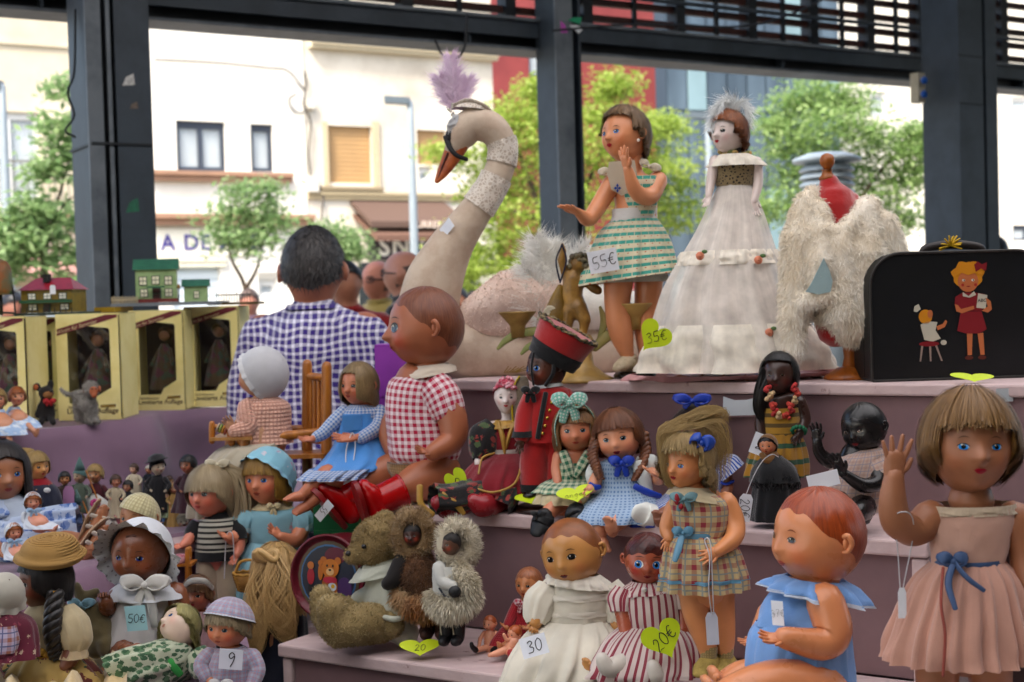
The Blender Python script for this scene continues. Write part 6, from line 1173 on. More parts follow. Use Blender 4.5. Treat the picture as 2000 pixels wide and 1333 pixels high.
price_card('string_tag','blank white hang tag against the legs of the plaid dress doll',1391,1228,t.D- .045,24,64,'','#c3c6d0',shape='tagc',roll=-2);tg_=T('tag_string','white string looped round the hand of the plaid dress doll','string',(1391,1198),t.D- .05);tg_.tube('string',[(1390,1200,0,1.2),(1384,1150,-36,1.2),(1386,1090,-38,1.2),(1376,1056,-32,1.2),(1388,1066,-44,1.2),(1394,1200,0,1.2)],plain('#cfcfd2',.8),5)
t=TS('white_dress_baby','yellowed composition baby doll in long white lace-trimmed dress','doll','low',1120,.08,GD);k=t.k
t.head(1118,1078,132,-24,6,-10,'#b98447','baby','dark','#8a2a2c','#5a3a1c',blush=.35,blushc='#b5583a',rough=.33,openm=.8,mouth=.8);t.painted_hair(plain('#8a5530',.45,.3,30,.2),42,.008,False)
wd_=cloth('#ddd7c8');wl2=cloth('#e3ddd0','lace','#c9bfae',.005);t.tube('torso',[(1128,1130,4,28),(1130,1150,4,56),(1128,1220,0,62),(1120,1300,0,70)],t.sk,16,4,[1,.65,.7,.75])
t.loft('bodice',[(1128,1128,0,44,38,-.1),(1132,1150,0,64,48),(1130,1180,0,64,50),(1126,1214,0,62,50)],wd_,n=70,pleat=8,amp=[0,.015,.02,.03]);t.loft('lace_collar',[(1128,1118,0,42,38,-.12),(1130,1130,-2,60,50,-.14),(1131,1142,-3,66,54,-.12)],wl2,n=110,pleat=18,amp=[.03,.05,.08])
for y,r in ((1160,66),(1192,65)): t.loft('lace_insert',[(1130,y- 6,0,r,r*.79),(1129,y+6,0,r,r*.79)],wl2,n=70)
for L in ([(1074,1150,-4,26,24),(1056,1176,-14,32,28),(1048,1206,-24,26,22),(1046,1220,-30,18,16)],[(1186,1146,-2,26,24),(1204,1172,-8,32,28),(1206,1205,-18,26,24),(1204,1220,-22,20,18)]): t.loft('puff_sleeve',L,wd_,0,True,n=60,pleat=9,amp=[.03,.07,.08,.06])
t.arm([(1050,1190,-20,16),(1046,1215,-34,14)],(1040,1246,-52),(0,-1,0),1,.5,.3,fist=True);t.arm([(1206,1200,-18,16),(1206,1222,-30,14)],(1204,1250,-44),(0,-1,0),-1,.5,.3,fist=True)
t.loft('dress_skirt',[(1126,1208,0,62,50),(1118,1240,-30,92,64),(1108,1285,-70,108,64),(1098,1318,-90,108,58),(1092,1338,-98,104,50)],wd_,n=170,pleat=15,amp=[.03,.08,.12,.15,.17]);t.loft('hem_lace',[(1096,1322,-92,108,58),(1091,1342,-99,106,54)],wl2,n=170,pleat=15,amp=[.155,.18]);t.leg([(1150,1300,-60,24),(1160,1310,-110,18),(1150,1312,-120,14)],(1146,1290,-134))
price_card('price_ticket','white card reading 30 on the long white lace-trimmed dress',1043,1262,t.D- .125,52,40,'30',tilt=-20,roll=-14,size=26,tang=4)
t=TS('striped_dress_doll','ruddy painted-face doll with round blue eyes in red striped dress','doll','low',1268,.08,GD);k=t.k
t.head(1264,1092,100,-4,4,4,'#a5573c','baby','#3f78b5','#7d1c24','#201210',blush=.7,blushc='#b02a30',ew=11,eh=10,eel=0,gaze=-.7,rough=.3,lash=False);t.painted_hair(emboss('#5a2a24','#3d1c1a',30,.35),26,.05)
st_=cloth('#8f3f4c','stripes','#d0c2bc',.0115,thr=.38);t.tube('torso',[(1266,1136,2,20),(1268,1150,2,46),(1272,1220,0,54),(1272,1290,0,60)],t.sk,14,4,[1,.65,.7,.75]);t.loft('bodice',[(1266,1138,0,34,30),(1270,1152,0,56,42),(1274,1190,0,60,46),(1276,1222,0,58,46)],st_,n=70,pleat=7,amp=[0,.02,.03,.04]);t.loft('collar',[(1266,1134,0,32,28),(1267,1146,-3,48,38,.1),(1268,1156,-4,54,42,.1)],st_,n=60,pleat=7,amp=[0,.05,.08]);t.part('button',ball(t.q(1258,1152,-44),6*k,8,6),plain('#c9c3bd',.4))
for L in ([(1222,1152,-2,22,20),(1214,1172,-6,28,24),(1214,1196,-12,22,20)],[(1318,1150,-2,22,20),(1332,1170,-6,28,24),(1334,1192,-12,22,20)]): t.loft('sleeve',L,st_,0,True,n=50,pleat=7,amp=[.02,.06,.06])
t.arm([(1216,1190,-10,17),(1222,1225,-20,15),(1226,1252,-34,10)],(1214,1286,-50),(0,-1,0),1,.2,.4);t.arm([(1332,1190,-10,17),(1336,1225,-20,15),(1326,1250,-36,10)],(1316,1282,-50),(0,-1,0),-1,.2,.4);t.loft('skirt',[(1276,1218,0,58,46),(1272,1245,-28,84,56),(1268,1280,-62,100,58),(1264,1308,-84,104,50),(1262,1322,-90,104,44)],st_,n=160,pleat=14,amp=[.03,.06,.09,.12,.14])
for x,y,d in ((1206,1298,-110),(1284,1312,-118)): t.leg([(x+26,y- 6,d+50,22),(x+14,y,d+24,18)]);t.tube('white_shoe',[(x+12,y- 2,d+20,19),(x- 2,y+4,d+4,20),(x- 20 if x < 1250 else x- 4,y+6,d- 8,17),(x- 30 if x < 1250 else x- 8,y- 10,d- 12,13)],skin('#c6bfb4',.55),14,4)
price_card('heart_note','bright yellow heart reading 20 on the lap of the striped dress doll',1297,1252,t.D- .115,84,78,'20€','#bcd02a',8,-14,-22,'heart',28,tx=(0,.05),tang=22)
def celluloid(label,px,back,hx,hy,hh,arms,legs,body,shoe=None,yaw=-30,roll=0):
 t=TS('celluloid_doll',label,'doll','low',px,back,GD);t.head(hx,hy,hh,yaw,6,roll,'#e0a080','baby','dark','#a8382c','#7d4a30',ew=6,eh=4.5,rough=.3);t.painted_hair(plain('#b0623c',.35,.15,60),38,.012);t.tube('torso',body,t.sk,12,4)
 for a in arms: t.tube('arm',a,t.sk,8,4)
 for l in legs: t.tube('leg',l,t.sk,8,4)
 if shoe:
  for s_ in shoe: t.tube('shoe',s_,plain('#141416',.35),10,4)
 return t
celluloid('tiny bare pink celluloid doll sitting upright in black shoes',948,.12,957,1217,30,[[(946,1236,0,4.5),(938,1248,-6,4),(936,1260,-12,3.4),(934,1264,-14,3)],[(968,1236,0,4.5),(974,1248,-6,4),(970,1260,-12,3.4),(966,1264,-14,3)]],[[(952,1264,-4,7),(940,1268,-16,6),(930,1270,-24,5)],[(962,1264,-4,7),(966,1268,-18,6),(964,1271,-26,5)]],[(957,1230,0,7),(957,1240,0,12),(957,1256,0,12),(957,1266,0,11)],[[(929,1270,-26,6),(923,1264,-30,5),(921,1258,-32,4)],[(963,1271,-28,6),(968,1266,-34,5)]])
celluloid('tiny bare pink celluloid doll lying back with a red shoe',990,.09,1006,1236,30,[[(1000,1248,-8,5),(990,1250,-14,4),(984,1240,-16,3.4)],[(1016,1252,-8,5),(1010,1262,-14,4),(1004,1266,-16,3)]],[[(992,1268,-10,8),(972,1276,-18,7),(956,1280,-22,4)],[(1000,1270,-12,8),(994,1276,-24,6),(996,1270,-30,5)]],[(1008,1244,-2,8),(1004,1252,-4,13),(998,1264,-8,12),(994,1270,-8,11)],None,-50,20).tube('red_shoe',[(998,1276,-34,8),(1004,1282,-36,10),(1012,1272,-34,7)],plain('#a01824',.4),10,4)
t=TS('red_coat_doll','small celluloid doll in red knitted coat with a pink checked bow','doll','low',1018,.15,GD);k=t.k
t.head(1034,1140,64,-28,4,0,'#b97a4e','girl','dark','#9c3028','#5d3a20',blush=.4,rough=.3);t.painted_hair(hair('#a56b48','#8a5538',.3,.8),36,.03);rk=cloth('#a32c36','knit','#8a2029',.004)
t.loft('coat',[(1032,1172,0,20,18),(1030,1186,0,32,25),(1024,1215,0,38,30),(1012,1240,-14,46,34),(1006,1258,-24,46,30)],rk,n=60,pleat=8,amp=[0,.01,.03,.06,.1]);t.tube('sleeve',[(1010,1184,-4,12),(1000,1206,-16,12),(992,1222,-30,10)],rk);t.tube('sleeve',[(1050,1184,-4,12),(1050,1210,-18,12),(1036,1224,-34,10)],rk);t.bow('checked_bow',1020,1180,-28,14,12,cloth('#b03a50','gingham','#dcc6c8',.006));t.arm([(994,1218,-28,7),(990,1226,-36,6)],(976,1220,-46),(0,-.5,1),1,.2,.6);t.arm([(1038,1222,-34,7),(1030,1228,-42,6)],(1014,1226,-52),(0,-.5,1),1,.2,.6);t.leg([(1010,1255,-20,13),(990,1262,-50,10),(980,1266,-60,7)],(974,1256,-70));t.leg([(1020,1255,-20,13),(1006,1264,-52,10),(1000,1268,-62,7)],(996,1258,-72));t.tube('torso',[(1032,1165,2,10),(1030,1185,2,24),(1022,1240,0,28)],t.sk,12,3)
t=TS('teddy_bear','worn olive-brown teddy bear in a grey felt jacket seen from the side','teddy bear','low',712,.05);k=t.k
def c4(a,b,r0,r1): return ('c',t.q(*a),t.q(*b),r0*k,r1*k)
plm=fur_mat('#9a8660','#7f6c48');pl2=fur_mat('#a8966e','#8c7a55')
hd=blob([('e',t.q(738,1060,0),np.array([50,46,50])*k),c4((715,1072,-8),(690,1085,-16),34,18),('e',t.q(752,1018,8),np.array([22,12,22])*k)],4*k,5);h_=t.part('head',hd,plm);t.fur(hd,9000,5,plm,'plush',.1,.12,jit=.7,parent=h_)
t.part('nose',ball(t.q(681,1082,-28),(6*k,5*k,6*k)),plain('#171412',.4),h_);t.part('eye',ball(t.q(711,1068,-44),5*k),plain('#0c0a0a',.1),h_)
for nm,pr in (('leg',[c4((745,1215,-30),(690,1222,-66),40,40),c4((690,1222,-66),(656,1218,-78),40,38),c4((660,1240,-84),(648,1190,-86),26,32)]),('leg',[c4((710,1200,20),(650,1195,-10),36,28),c4((628,1164,-22),(634,1205,-18),22,26)]),('paw',[c4((770,1195,-46),(766,1225,-56),20,22)])): g=blob(pr,5*k,5);o_=t.part(nm,g,pl2);t.fur(g,8000 if nm=='leg' else 2500,5,pl2,'plush',.1,.12,jit=.7,parent=o_)
jk=cloth('#bcbeb0',sheen=.5);t.part('jacket',blob([c4((755,1115,0),(760,1200,0),40,52),c4((765,1130,-26),(775,1190,-44),24,25),c4((700,1170,6),(745,1150,-16),16,20),c4((740,1110,-8),(715,1112,-18),16,10),c4((760,1200,0),(790,1235,-10),50,30)],4*k,4),jk);t.loft('collar',[(742,1100,-2,40,36,.2),(738,1112,-4,48,42,.25),(736,1124,-4,52,46,.2)],jk,n=50,pleat=4,amp=[0,.04,.06]);t.tube('cuff',[(752,1206,-70,5),(770,1210,-78,6),(792,1204,-66,5)],jk,8)
def parka(label,px,back,fur1,fur2,hx,hy,hh,yaw,skn_,prims,hood,extra):
 t=TS('fur_parka_doll',label,'doll','low',px,back,GD);k=t.k
 def c5(a,b,r0,r1): return ('c',t.q(*a),t.q(*b),r0*k,r1*k)
 t.head(hx,hy,hh,yaw,2,0,skn_,'girl','dark','#7d2f2a','#120c0a',ears=False,ew=6.5,rough=.35,dd=-12);t.painted_hair(plain('#1a1412',.6,.2,60),30,.04)
 m1,m2=fur_mat(*fur1),fur_mat(*fur2);b=blob([c5(*p) for p in prims],4*k,4);o_=t.part('parka',b,m1);t.fur(b,9000,9,m1,'fur',.5,.06,parent=o_,jit=.45)
 th=np.linspace(0,6.28,15);hg=tube([t.q(hood[0]+hood[2]*math.cos(a),hood[1]- hood[3]*math.sin(a),hood[5]+hood[6]*math.cos(a)) for a in th],hood[4]*k,10,2);bk_=blob([c5((hood[0]+hood[7],hood[1]- 8,hood[5]+34),(hood[0]+hood[7],hood[1]+14,hood[5]+34),hood[2]+6,hood[2]+4)],4*k,3);hg=J(hg,bk_);o_=t.part('hood',hg,m2);t.fur(hg,5000,12,m2,'fur',-.1,.05,parent=o_,jit=.4,mask=lambda p: ((np.linalg.norm(p- t.H['c'],axis=1) > t.H['R']*1.12)).astype(float));extra(t,k);return t
def ex1(t,k):
 bo=emboss('#4a2c22','#2e1a14',40,.7)
 for x in (836,866): t.tube('boot',[(x,1195,-2,14),(x,1220,-4,15),(x- 3,1236,-14,15),(x- 6,1240,-28,11)],bo)
 m_=fur_mat('#1c1512','#120d0b');g=tube(t.qs([(786,1100,-8),(770,1130,-20),(758,1140,-24)]),[20*k,18*k,14*k],12,4);t.part('mitten',g,m_);g=tube(t.qs([(868,1090,-10),(876,1115,-16),(872,1140,-26)]),[18*k,16*k,13*k],12,4);t.part('sleeve',g,m_)
 m2=fur_mat('#8a5a34','#b59a78');g=tube(t.qs([(786,1168,-14),(815,1182,-24),(850,1180,-26),(884,1168,-16)]),np.array([22,28,28,22])*k,12,3);o_=t.part('hem',g,m2);t.fur(g,5000,14,m2,'fur',.7,.06,parent=o_)
parka('fur-clad doll with dark face and shaggy brown parka beside the teddy bear',838,.08,('#6b4a30','#4a3220'),('#a08a6b','#7d6446'),806,1045,46,-8,'#3f2018',[((812,1080,4),(815,1120,0),26,40),((815,1120,0),(830,1170,0),42,44)],(806,1044,26,36,16,-6,0,0),ex1)
def ex2(t,k):
 bo=plain('#14161a',.55)
 for x in (872,896): t.tube('boot',[(x,1195,0,12),(x,1225,-2,13),(x- 3,1248,-6,13),(x- 8,1254,-22,9)],bo);t.tube('boot_piping',[(x- 10,1240,-18,1.4),(x- 11,1218,-16,1.4),(x+10,1216,-16,1.4)],plain('#b9b29c',.7),5)
 fl_=cloth('#c3c3bd');t.loft('felt_panel',[(880,1102,-4,34,32),(880,1130,-6,36,36),(884,1162,-6,38,38)],fl_);t.tube('navy_piping',[(858,1150,-40,2),(872,1166,-46,2),(906,1164,-46,2)],plain('#1f2638',.7),5);t.tube('mitten',[(858,1110,-24,14),(862,1135,-36,12),(884,1145,-48,11)],fl_);t.part('black_glove',ball(t.q(888,1156,-56),(12*k,9*k,12*k)),bo)
 m2=fur_mat('#d3cbb8','#b8ad96');g=tube(t.qs([(850,1175,-14),(872,1184,-26),(900,1180,-24),(920,1168,-10)]),np.array([20,26,26,20])*k,12,3);o_=t.part('hem',g,m2);t.fur(g,5000,15,m2,'fur',.7,.06,parent=o_);g=tube(t.qs([(896,1120,-20),(910,1140,-28),(914,1155,-30)]),np.array([20,22,18])*k,12,3);o_=t.part('sleeve_fur',g,m2);t.fur(g,3500,13,m2,'fur',.4,.06,parent=o_)
parka('fur-clad doll in white hooded parka and black boots beside the shaggy brown one',886,.06,('#d0c8b6','#b8ad98'),('#d6cfbe','#bfb5a0'),880,1062,48,-38,'#5d3f2e',[((886,1090,6),(884,1130,2),24,34),((884,1130,2),(886,1175,0),34,36)],(892,1062,26,34,14,0,14,14),ex2)
price_card('heart_note','yellow folded note lying on the lower shelf edge by the fur-clad dolls',820,1266,depth(tier('low',820,.02)),80,46,'20','#c6d62a',4,-58,0,'heart',18)
price_card('heart_note','yellow note tucked against the dark floral trousers',896,945,depth(tier('mid',900,.05))- .09,48,62,'2','#c0d428',-20,6,-32,'heart',26)
price_card('heart_note','yellow note lying under the green gingham pinafore',1125,966,depth(tier('mid',1118,.05))- .09,76,44,'angel','#c4d62a',-10,-48,-14,'heart',15)
price_card('heart_note','yellow note flat at the foot of the bellhop stand',1040,975,depth(tier('mid',1045,.02)),70,40,'','#c4d62a',0,-62,-6,'heart')
# ---------------------------------------------------------------- left side: on the tables
GL='dolls crowded on the left tables'
def TZ(name,label,cat,px,py,z,group=None):
 p=on_z(px,py,z);t=T(name,label,cat,(px,py),depth(p),group);return t
def doll_box(label,x0,x1,y0,y1,sx,D,txt=True,yaw=0):
 t=T('doll_box',label,'box',((x0+x1)/2,y1),D,'yellow boxes of collector dolls');k=t.k;t.loc[2]=ZB+.001;t.o.location=t.loc
 W_,H_=(x1- x0)*k,(y1- y0)*k;e=Rz(rad(yaw)) @ np.array([1.0,0,0]);b=np.array([-e[1],e[0],0]);o=-e*W_/2;dp=.15;ye=emboss('#f2e7ac','#e9dc9a',9,.5,.1)
 t.part('carton',J(hexa(o+b*.02,e*W_,b*(dp- .02),UP*.004),hexa(o+b*dp,e*W_,b*.003,UP*H_),hexa(o+b*.02,e*.003,b*(dp- .021),UP*H_),hexa(o+e*(W_- .003)+b*.02,e*.003,b*(dp- .021),UP*H_),hexa(o+b*.02+UP*(H_- .003),e*W_,b*(dp- .021),UP*.003)),ye,smooth=False)
 f=[(.18,.16),(.18,.86),(.22,.9),(.84,.86),(.86,.84),(.86,.30),(.62,.22),(.56,.16)];fr=np.array(f)*np.array([W_,H_]);out=np.array([(0,0),(0,H_),(.2*W_,H_),(.9*W_,H_),(W_,H_),(W_,.3*H_),(W_,0),(.5*W_,0)])
 A=o+np.outer(out[:,0],e)+np.outer(out[:,1],UP);B=o+np.outer(fr[:,0],e)+np.outer(fr[:,1],UP);n=8
 t.part('front_frame',G(np.vstack([A,B,A+b*.003,B+b*.003]),[(i,(i+1) % n,n+(i+1) % n,n+i) for i in range(n)]+[(n+i,n+(i+1) % n,3*n+(i+1) % n,3*n+i) for i in range(n)]+[(i,(i+1) % n,2*n+(i+1) % n,2*n+i) for i in range(n)]),ye,smooth=False)
 fm=NT('cellophane');fm.fin((.02,.02,.02,1),.08,1.0);fm.b.inputs['Alpha'].default_value=.22;fm.bump(fm.noise(fm.coord(),5,2),.3,.02)
 gx,gy=np.meshgrid(np.linspace(.16,.88,8),np.linspace(.14,.92,12));V=o+gx[...,None]*W_*e+gy[...,None]*H_*UP+b*(.005+.003*np.sin(gx*9+gy*13))[...,None];t.part('cellophane',grid(V),fm.m)
 t.part('backing',hexa(o+e*.006+b*(dp- .006)+UP*.006,e*(W_- .012),b*.003,UP*(H_- .012)),plain('#3a1c24',.7),smooth=False)
 c=o+e*W_*.52+b*.075;t.part('boxed_doll',J(loft([(c+UP*H_*.2,e*W_*.28,b*.05),(c+UP*H_*.42,e*W_*.2,b*.04),(c+UP*H_*.6,e*W_*.1,b*.03),(c+UP*H_*.66,e*W_*.05,b*.02)],40,3,8,.06),tube([c+UP*H_*.6- e*W_*.1,c+UP*H_*.45- e*W_*.2- b*.03],W_*.035,8,3),tube([c+UP*H_*.6+e*W_*.1,c+UP*H_*.45+e*W_*.2- b*.03],W_*.035,8,3)),cloth('#5d4a34','floral','#6b3a4a',.03,'#4a5a4a'));t.part('boxed_head',ball(c+UP*H_*.74,W_*.1),skin('#a87a5c'));t.part('boxed_hair',ball(c+UP*H_*.765+b*.012,(W_*.15,W_*.12,W_*.13)),emboss('#6b4a2a','#3d2818',40,.7))
 rd_=plain('#6b1f2a',.6);t.part('ribbon_print',prism([(.02*W_,.80*H_),(.02*W_,.86*H_),(.8*W_,.985*H_),(.99*W_,.985*H_),(.99*W_,.96*H_)],o- b*.0006,e,UP,-b*.0004),rd_,smooth=False);t.part('lettering',text_g('Exklusiv für Sammler',o- b*.0012+e*.32*W_+UP*.875*H_,nrm(e*.78*W_+UP*.115*H_),UP,.085*W_,.0004),plain('#d9c9a0',.6),smooth=False)
 br=plain('#4a2c20',.6);t.part('lettering',text_g('Limitierte Auflage',o- b*.0006+e*.55*W_+UP*.085*H_,e,UP,.115*W_,.0004,.008),br,smooth=False);t.part('lettering',text_g('Sammlerpuppe',o- b*.0006+e*.34*W_+UP*.125*H_,e,UP,.06*W_,.0004),br,smooth=False);t.part('brand_patch',prism([(.68*W_,.115*H_),(.92*W_,.12*H_),(.92*W_,.145*H_),(.68*W_,.14*H_)],o- b*.0006,e,UP,-b*.0004),plain('#5a2a20',.6),smooth=False);t.part('lettering',text_g('Althans',o- b*.0013+e*.80*W_+UP*.13*H_,e,UP,.07*W_,.0004,.01),plain('#cdb45c',.6),smooth=False)
 return t
doll_box('yellow windowed doll box at the picture edge left of the stuffed animals',-55,55,622,836,0,3.72,yaw=-4);doll_box('dark-windowed yellow doll box partly hidden behind the tall front box',52,116,624,822,0,3.95,yaw=-4)
doll_box('tallest yellow doll box behind the grey monkey',114,238,614,822,14,3.86,yaw=-3);doll_box('yellow doll box under the green tin house',256,362,604,800,0,4.15,yaw=-3);doll_box('yellow doll box beside the plaid sleeve',364,470,600,796,0,4.25,yaw=-3)
def tin_house(t,x0,x1,yb,ye,yr,wall,roof,D,dp=.13,wins=(),yaw=14,plinth=None,hip=0,wcol='#e9e6cc',trim='#4a5a4a'):
 k=t.k;e=Rz(rad(yaw)) @ np.array([1.0,0,0]);b=np.array([-e[1],e[0],0]);W_=(x1- x0)*k;h0=(yb- ye)*k;h1=(yb- yr)*k;o=t.q(x0,yb)
 t.part('wall',hexa(o,e*W_,b*dp,UP*h0),wall,smooth=False);m=o+UP*h0;ov=5*k;r1=h1- h0
 A=[m- e*ov- b*ov,m+e*(W_+ov)- b*ov,m+e*(W_+ov)+b*(dp+ov),m- e*ov+b*(dp+ov),m+e*(hip*W_- ov*(not hip))+b*dp/2+UP*r1,m+e*(W_- hip*W_+ov*(not hip))+b*dp/2+UP*r1]
 t.part('roof',J(G(np.array(A),[(0,1,5,4),(2,3,4,5),(1,2,5),(3,0,4),(3,2,1,0)])),roof,smooth=False)
 if not hip: t.part('gable',J(G([m,m+b*dp,m+b*dp/2+UP*(r1- 2*k)],[(0,1,2)])),wall,smooth=False)
 if plinth: t.part('plinth',hexa(o- e*.002- b*.004,e*(W_+.004),b*(dp+.006),UP*7*k),plinth,smooth=False)
 for (a,z,w_,h_,kd) in wins:
  q0=o+e*a*W_+UP*z*h0- b*.0015;wm=plain({'w': wcol,'d': '#3a1f1a'}[kd],.5);tm=plain(trim,.6);f=t.part('window' if kd=='w' else 'door',hexa(q0,e*w_*W_,-b*.001,UP*h_*h0),tm,smooth=False)
  nx=2 if kd=='w' else 1
  for i in range(nx):
   for j in range(2): t.part('pane',hexa(q0+e*w_*W_*(.1+i*(.86/nx))+UP*h_*h0*(.08+j*.46)- b*.0012,e*w_*W_*(.74/nx),-b*.0006,UP*h_*h0*.38),wm,f,False)
 return o,e,b,W_,h0
D=4.18;t=T('tin_doll_house','green tin toy house with dark green gabled roof on a grey board','toy house',(300,596),D);k=t.k
gw_=emboss('#a5bd8c','#93ab7c',30,.4,.1);gr_=emboss('#3a7050','#306246',30,.4,.1);bkp=plain('#7d3a34',.6,.2,90)
tin_house(t,266,344,592,528,506,gw_,gr_,D,.12,[(.08,.52,.2,.28,'w'),(.39,.54,.2,.28,'w'),(.70,.52,.2,.28,'w'),(.10,.16,.2,.26,'w'),(.70,.16,.2,.26,'w'),(.40,.06,.22,.40,'d')],12,bkp)
t.part('porch',hexa(t.q(290,563,-3),(32*k,0,0),(0,-12*k,0),(0,0,3*k)),gr_,smooth=False);t.part('board',hexa(t.q(216,600,-10),(205*k,0,0),(0,.2,0),(0,0,6*k)),plain('#7f868c',.5),smooth=False)
for i in range(14): t.part('fence_paling',hexa(t.q(218+i*3.8,594,-6),(2*k,0,0),(0,.002,0),(0,0,(14+(i % 2))*k)),plain('#b9ad92',.7),smooth=False)
t.part('fence_rail',hexa(t.q(217,588,-7),(52*k,0,0),(0,.002,0),(0,0,2.5*k)),plain('#b9ad92',.7),smooth=False)
t=T('tin_shed','small green tin shed beside the green tin house','toy house',(380,592),4.2);tin_house(t,360,404,590,560,546,gw_,gr_,4.2,.08,[(.42,.2,.24,.5,'w')],10);t.part('bell',lathe([(4*t.k,0),(3*t.k,5*t.k),(1*t.k,9*t.k)],t.q(349,564)),plain('#8a6a34',.4));t.part('bell_post',tube([t.q(349,592),t.q(349,562)],1.2*t.k,6,2),plain('#3a3a34',.6))
t=T('yellow_slab','yellow board edge jutting out beneath the green tin house','board',(210,612),4.1);t.part('slab',hexa(t.q(184,611),(40*t.k,0,0),(0,.2,0),(0,0,10*t.k)),plain('#a88a2c',.6),smooth=False);t.part('edge_strip',hexa(t.q(184,613),(40*t.k,0,0),(0,.2,0),(0,0,1.6*t.k)),plain('#6b5a24',.7),smooth=False)
D=3.9;t=T('red_roof_tin_house','ochre tin toy house with dark red hipped roof and green balcony','toy house',(92,614),D);k=t.k;oc=emboss('#8a7430','#75622a',40,.45,.1);rr_=emboss('#9c2f3c','#86262f',30,.4,.1)
o,e,b,W_,h0=tin_house(t,42,142,612,568,544,oc,rr_,D,.13,[(.14,.58,.16,.28,'w'),(.44,.58,.16,.28,'w'),(.74,.58,.16,.28,'w'),(.14,.1,.18,.28,'w'),(.76,.1,.18,.28,'w'),(.44,.02,.14,.36,'d')],0,None,.16,'#f2f0e4','#1f3f2c');t.part('balcony',hexa(o- b*.02+UP*h0*.42,e*W_,b*.02,UP*6*k),plain('#1f5234',.5),smooth=False);t.part('base_board',hexa(t.q(26,618,-16),(134*k,0,0),(0,.18,0),(0,0,5*k)),plain('#24362a',.6),smooth=False);t.part('chimney',hexa(t.q(84,552,20),(12*k,0,0),(0,.02,0),(0,0,16*k)),plain('#1c1c1a',.7),smooth=False)
for i in range(10): t.part('railing_post',hexa(t.q(40+i*11,612,-14),(1.6*k,0,0),(0,.002,0),(0,0,11*k)),plain('#1c1f1c',.6),smooth=False)
price_card('string_tag','white hang tag on the dark red toy roof',103,566,D- .035,11,18,'',shape='tagc')
t=T('toy_lantern','round-topped orange and green tin toy cut off by the picture edge','toy',(0,612),3.85);k=t.k;t.part('drum',lathe([(24*k,0),(25*k,10*k),(23*k,50*k),(16*k,64*k),(4*k,70*k)],t.q(0,576)),emboss('#8a5a34','#3f6b52',12,.5));t.part('stand',J(tube([t.q(24,560),t.q(28,590),t.q(30,618)],2*k,6,3),tube([t.q(-20,610),t.q(30,612)],2*k,6,2),lathe([(6*k,0),(6*k,40*k)],t.q(0,616))),plain('#14181a',.5))
t=T('toy_fence','little dark toy railing with a lit window on a board beside the shed','toy',(445,590),4.25);k=t.k
for i in range(14): t.part('paling',hexa(t.q(422+i*5,590),(1.6*k,0,0),(0,.002,0),(0,0,(16 if i % 4 else 20)*k)),plain('#24221c',.6),smooth=False)
t.part('rail',hexa(t.q(421,578),(70*k,0,0),(0,.002,0),(0,0,2*k)),plain('#24221c',.6),smooth=False);t.part('board',hexa(t.q(405,597),(100*k,0,0),(0,.1,0),(0,0,5*k)),plain('#5a4a24',.6),smooth=False)
t=TZ('toy_monkey','grey plush monkey with orange face standing before the yellow boxes','soft toy',170,828,ZB);k=t.k
def cb5(a,b,r0,r1): return ('c',t.q(*a),t.q(*b),r0*k,r1*k)
g=blob([cb5((156,775,10),(168,790,-6),14,16),cb5((152,785,12),(152,820,12),9,6),cb5((162,790,16),(164,822,16),8,6),cb5((174,790,-8),(172,822,-10),9,6),cb5((182,786,-4),(186,822,-6),8,6),('e',t.q(178,760,-10),np.array([15,14,16])*k),cb5((152,772,14),(142,770,14),5,4),cb5((142,770,14),(132,772,14),4,4),cb5((132,772,14),(118,760,14),4,3),cb5((172,822,-12),(178,825,-20),6,5),cb5((186,822,-8),(192,825,-16),6,5)],2.6*k,3);gm_=fur_mat('#9a968f','#7d7973');o_=t.part('body',g,gm_);t.fur(g,4500,4,gm_,'plush',.1,.14,parent=o_);t.part('face',blob([('e',t.q(183,764,-22),np.array([9,6,9])*k),('e',t.q(184,772,-24),np.array([6,6,6])*k)],2*k,2),plain('#a8623f',.6));t.part('ear',ball(t.q(165,763,-10),(3*k,5*k,6*k)),plain('#b06a48',.6));t.part('ear',ball(t.q(194,760,-12),(3*k,5*k,6*k)),plain('#b06a48',.6));t.part('eye',ball(t.q(180,760,-29),1.6*k),INK);t.part('eye',ball(t.q(187,760,-29),1.6*k),INK)
t=TZ('black_soft_toy','small black plush bear with tan muzzle and red bow before the boxes','soft toy',92,830,ZB);k=t.k
g=blob([('e',t.q(90,768,0),np.array([15,14,14])*k),cb5((90,785,2),(90,810,2),12,15),cb5((80,792,-4),(72,812,-10),6,5),cb5((100,792,-4),(104,812,-8),6,5),cb5((84,815,-6),(80,826,-18),7,6),cb5((98,815,-6),(104,826,-18),7,6),('e',t.q(70,754,4),np.array([8,4,10])*k),('e',t.q(98,750,4),np.array([7,4,9])*k)],2.6*k,3) if False else blob([('e',t.q(90,768,0),np.array([15,14,14])*k),('c',t.q(90,785,2),t.q(90,810,2),12*k,15*k),('c',t.q(80,792,-4),t.q(72,812,-10),6*k,5*k),('c',t.q(100,792,-4),t.q(104,812,-8),6*k,5*k),('c',t.q(84,815,-6),t.q(80,826,-18),7*k,6*k),('c',t.q(98,815,-6),t.q(104,826,-18),7*k,6*k),('e',t.q(72,756,4),np.array([8,4,9])*k),('e',t.q(99,751,4),np.array([7,4,9])*k)],2.6*k,3)
bm_=fur_mat('#1a1614','#100d0c');o_=t.part('body',g,bm_);t.part('muzzle',ball(t.q(94,772,-12),(10*k,7*k,7*k)),plain('#8a6038',.8));t.part('nose',ball(t.q(100,764,-18),3*k),INK);t.part('inner_ear',ball(t.q(70,757,-2),(5*k,2*k,6*k)),plain('#a8623f',.8));t.bow('red_bow',96,786,-16,11,9,plain('#a01824',.7),None,.5)
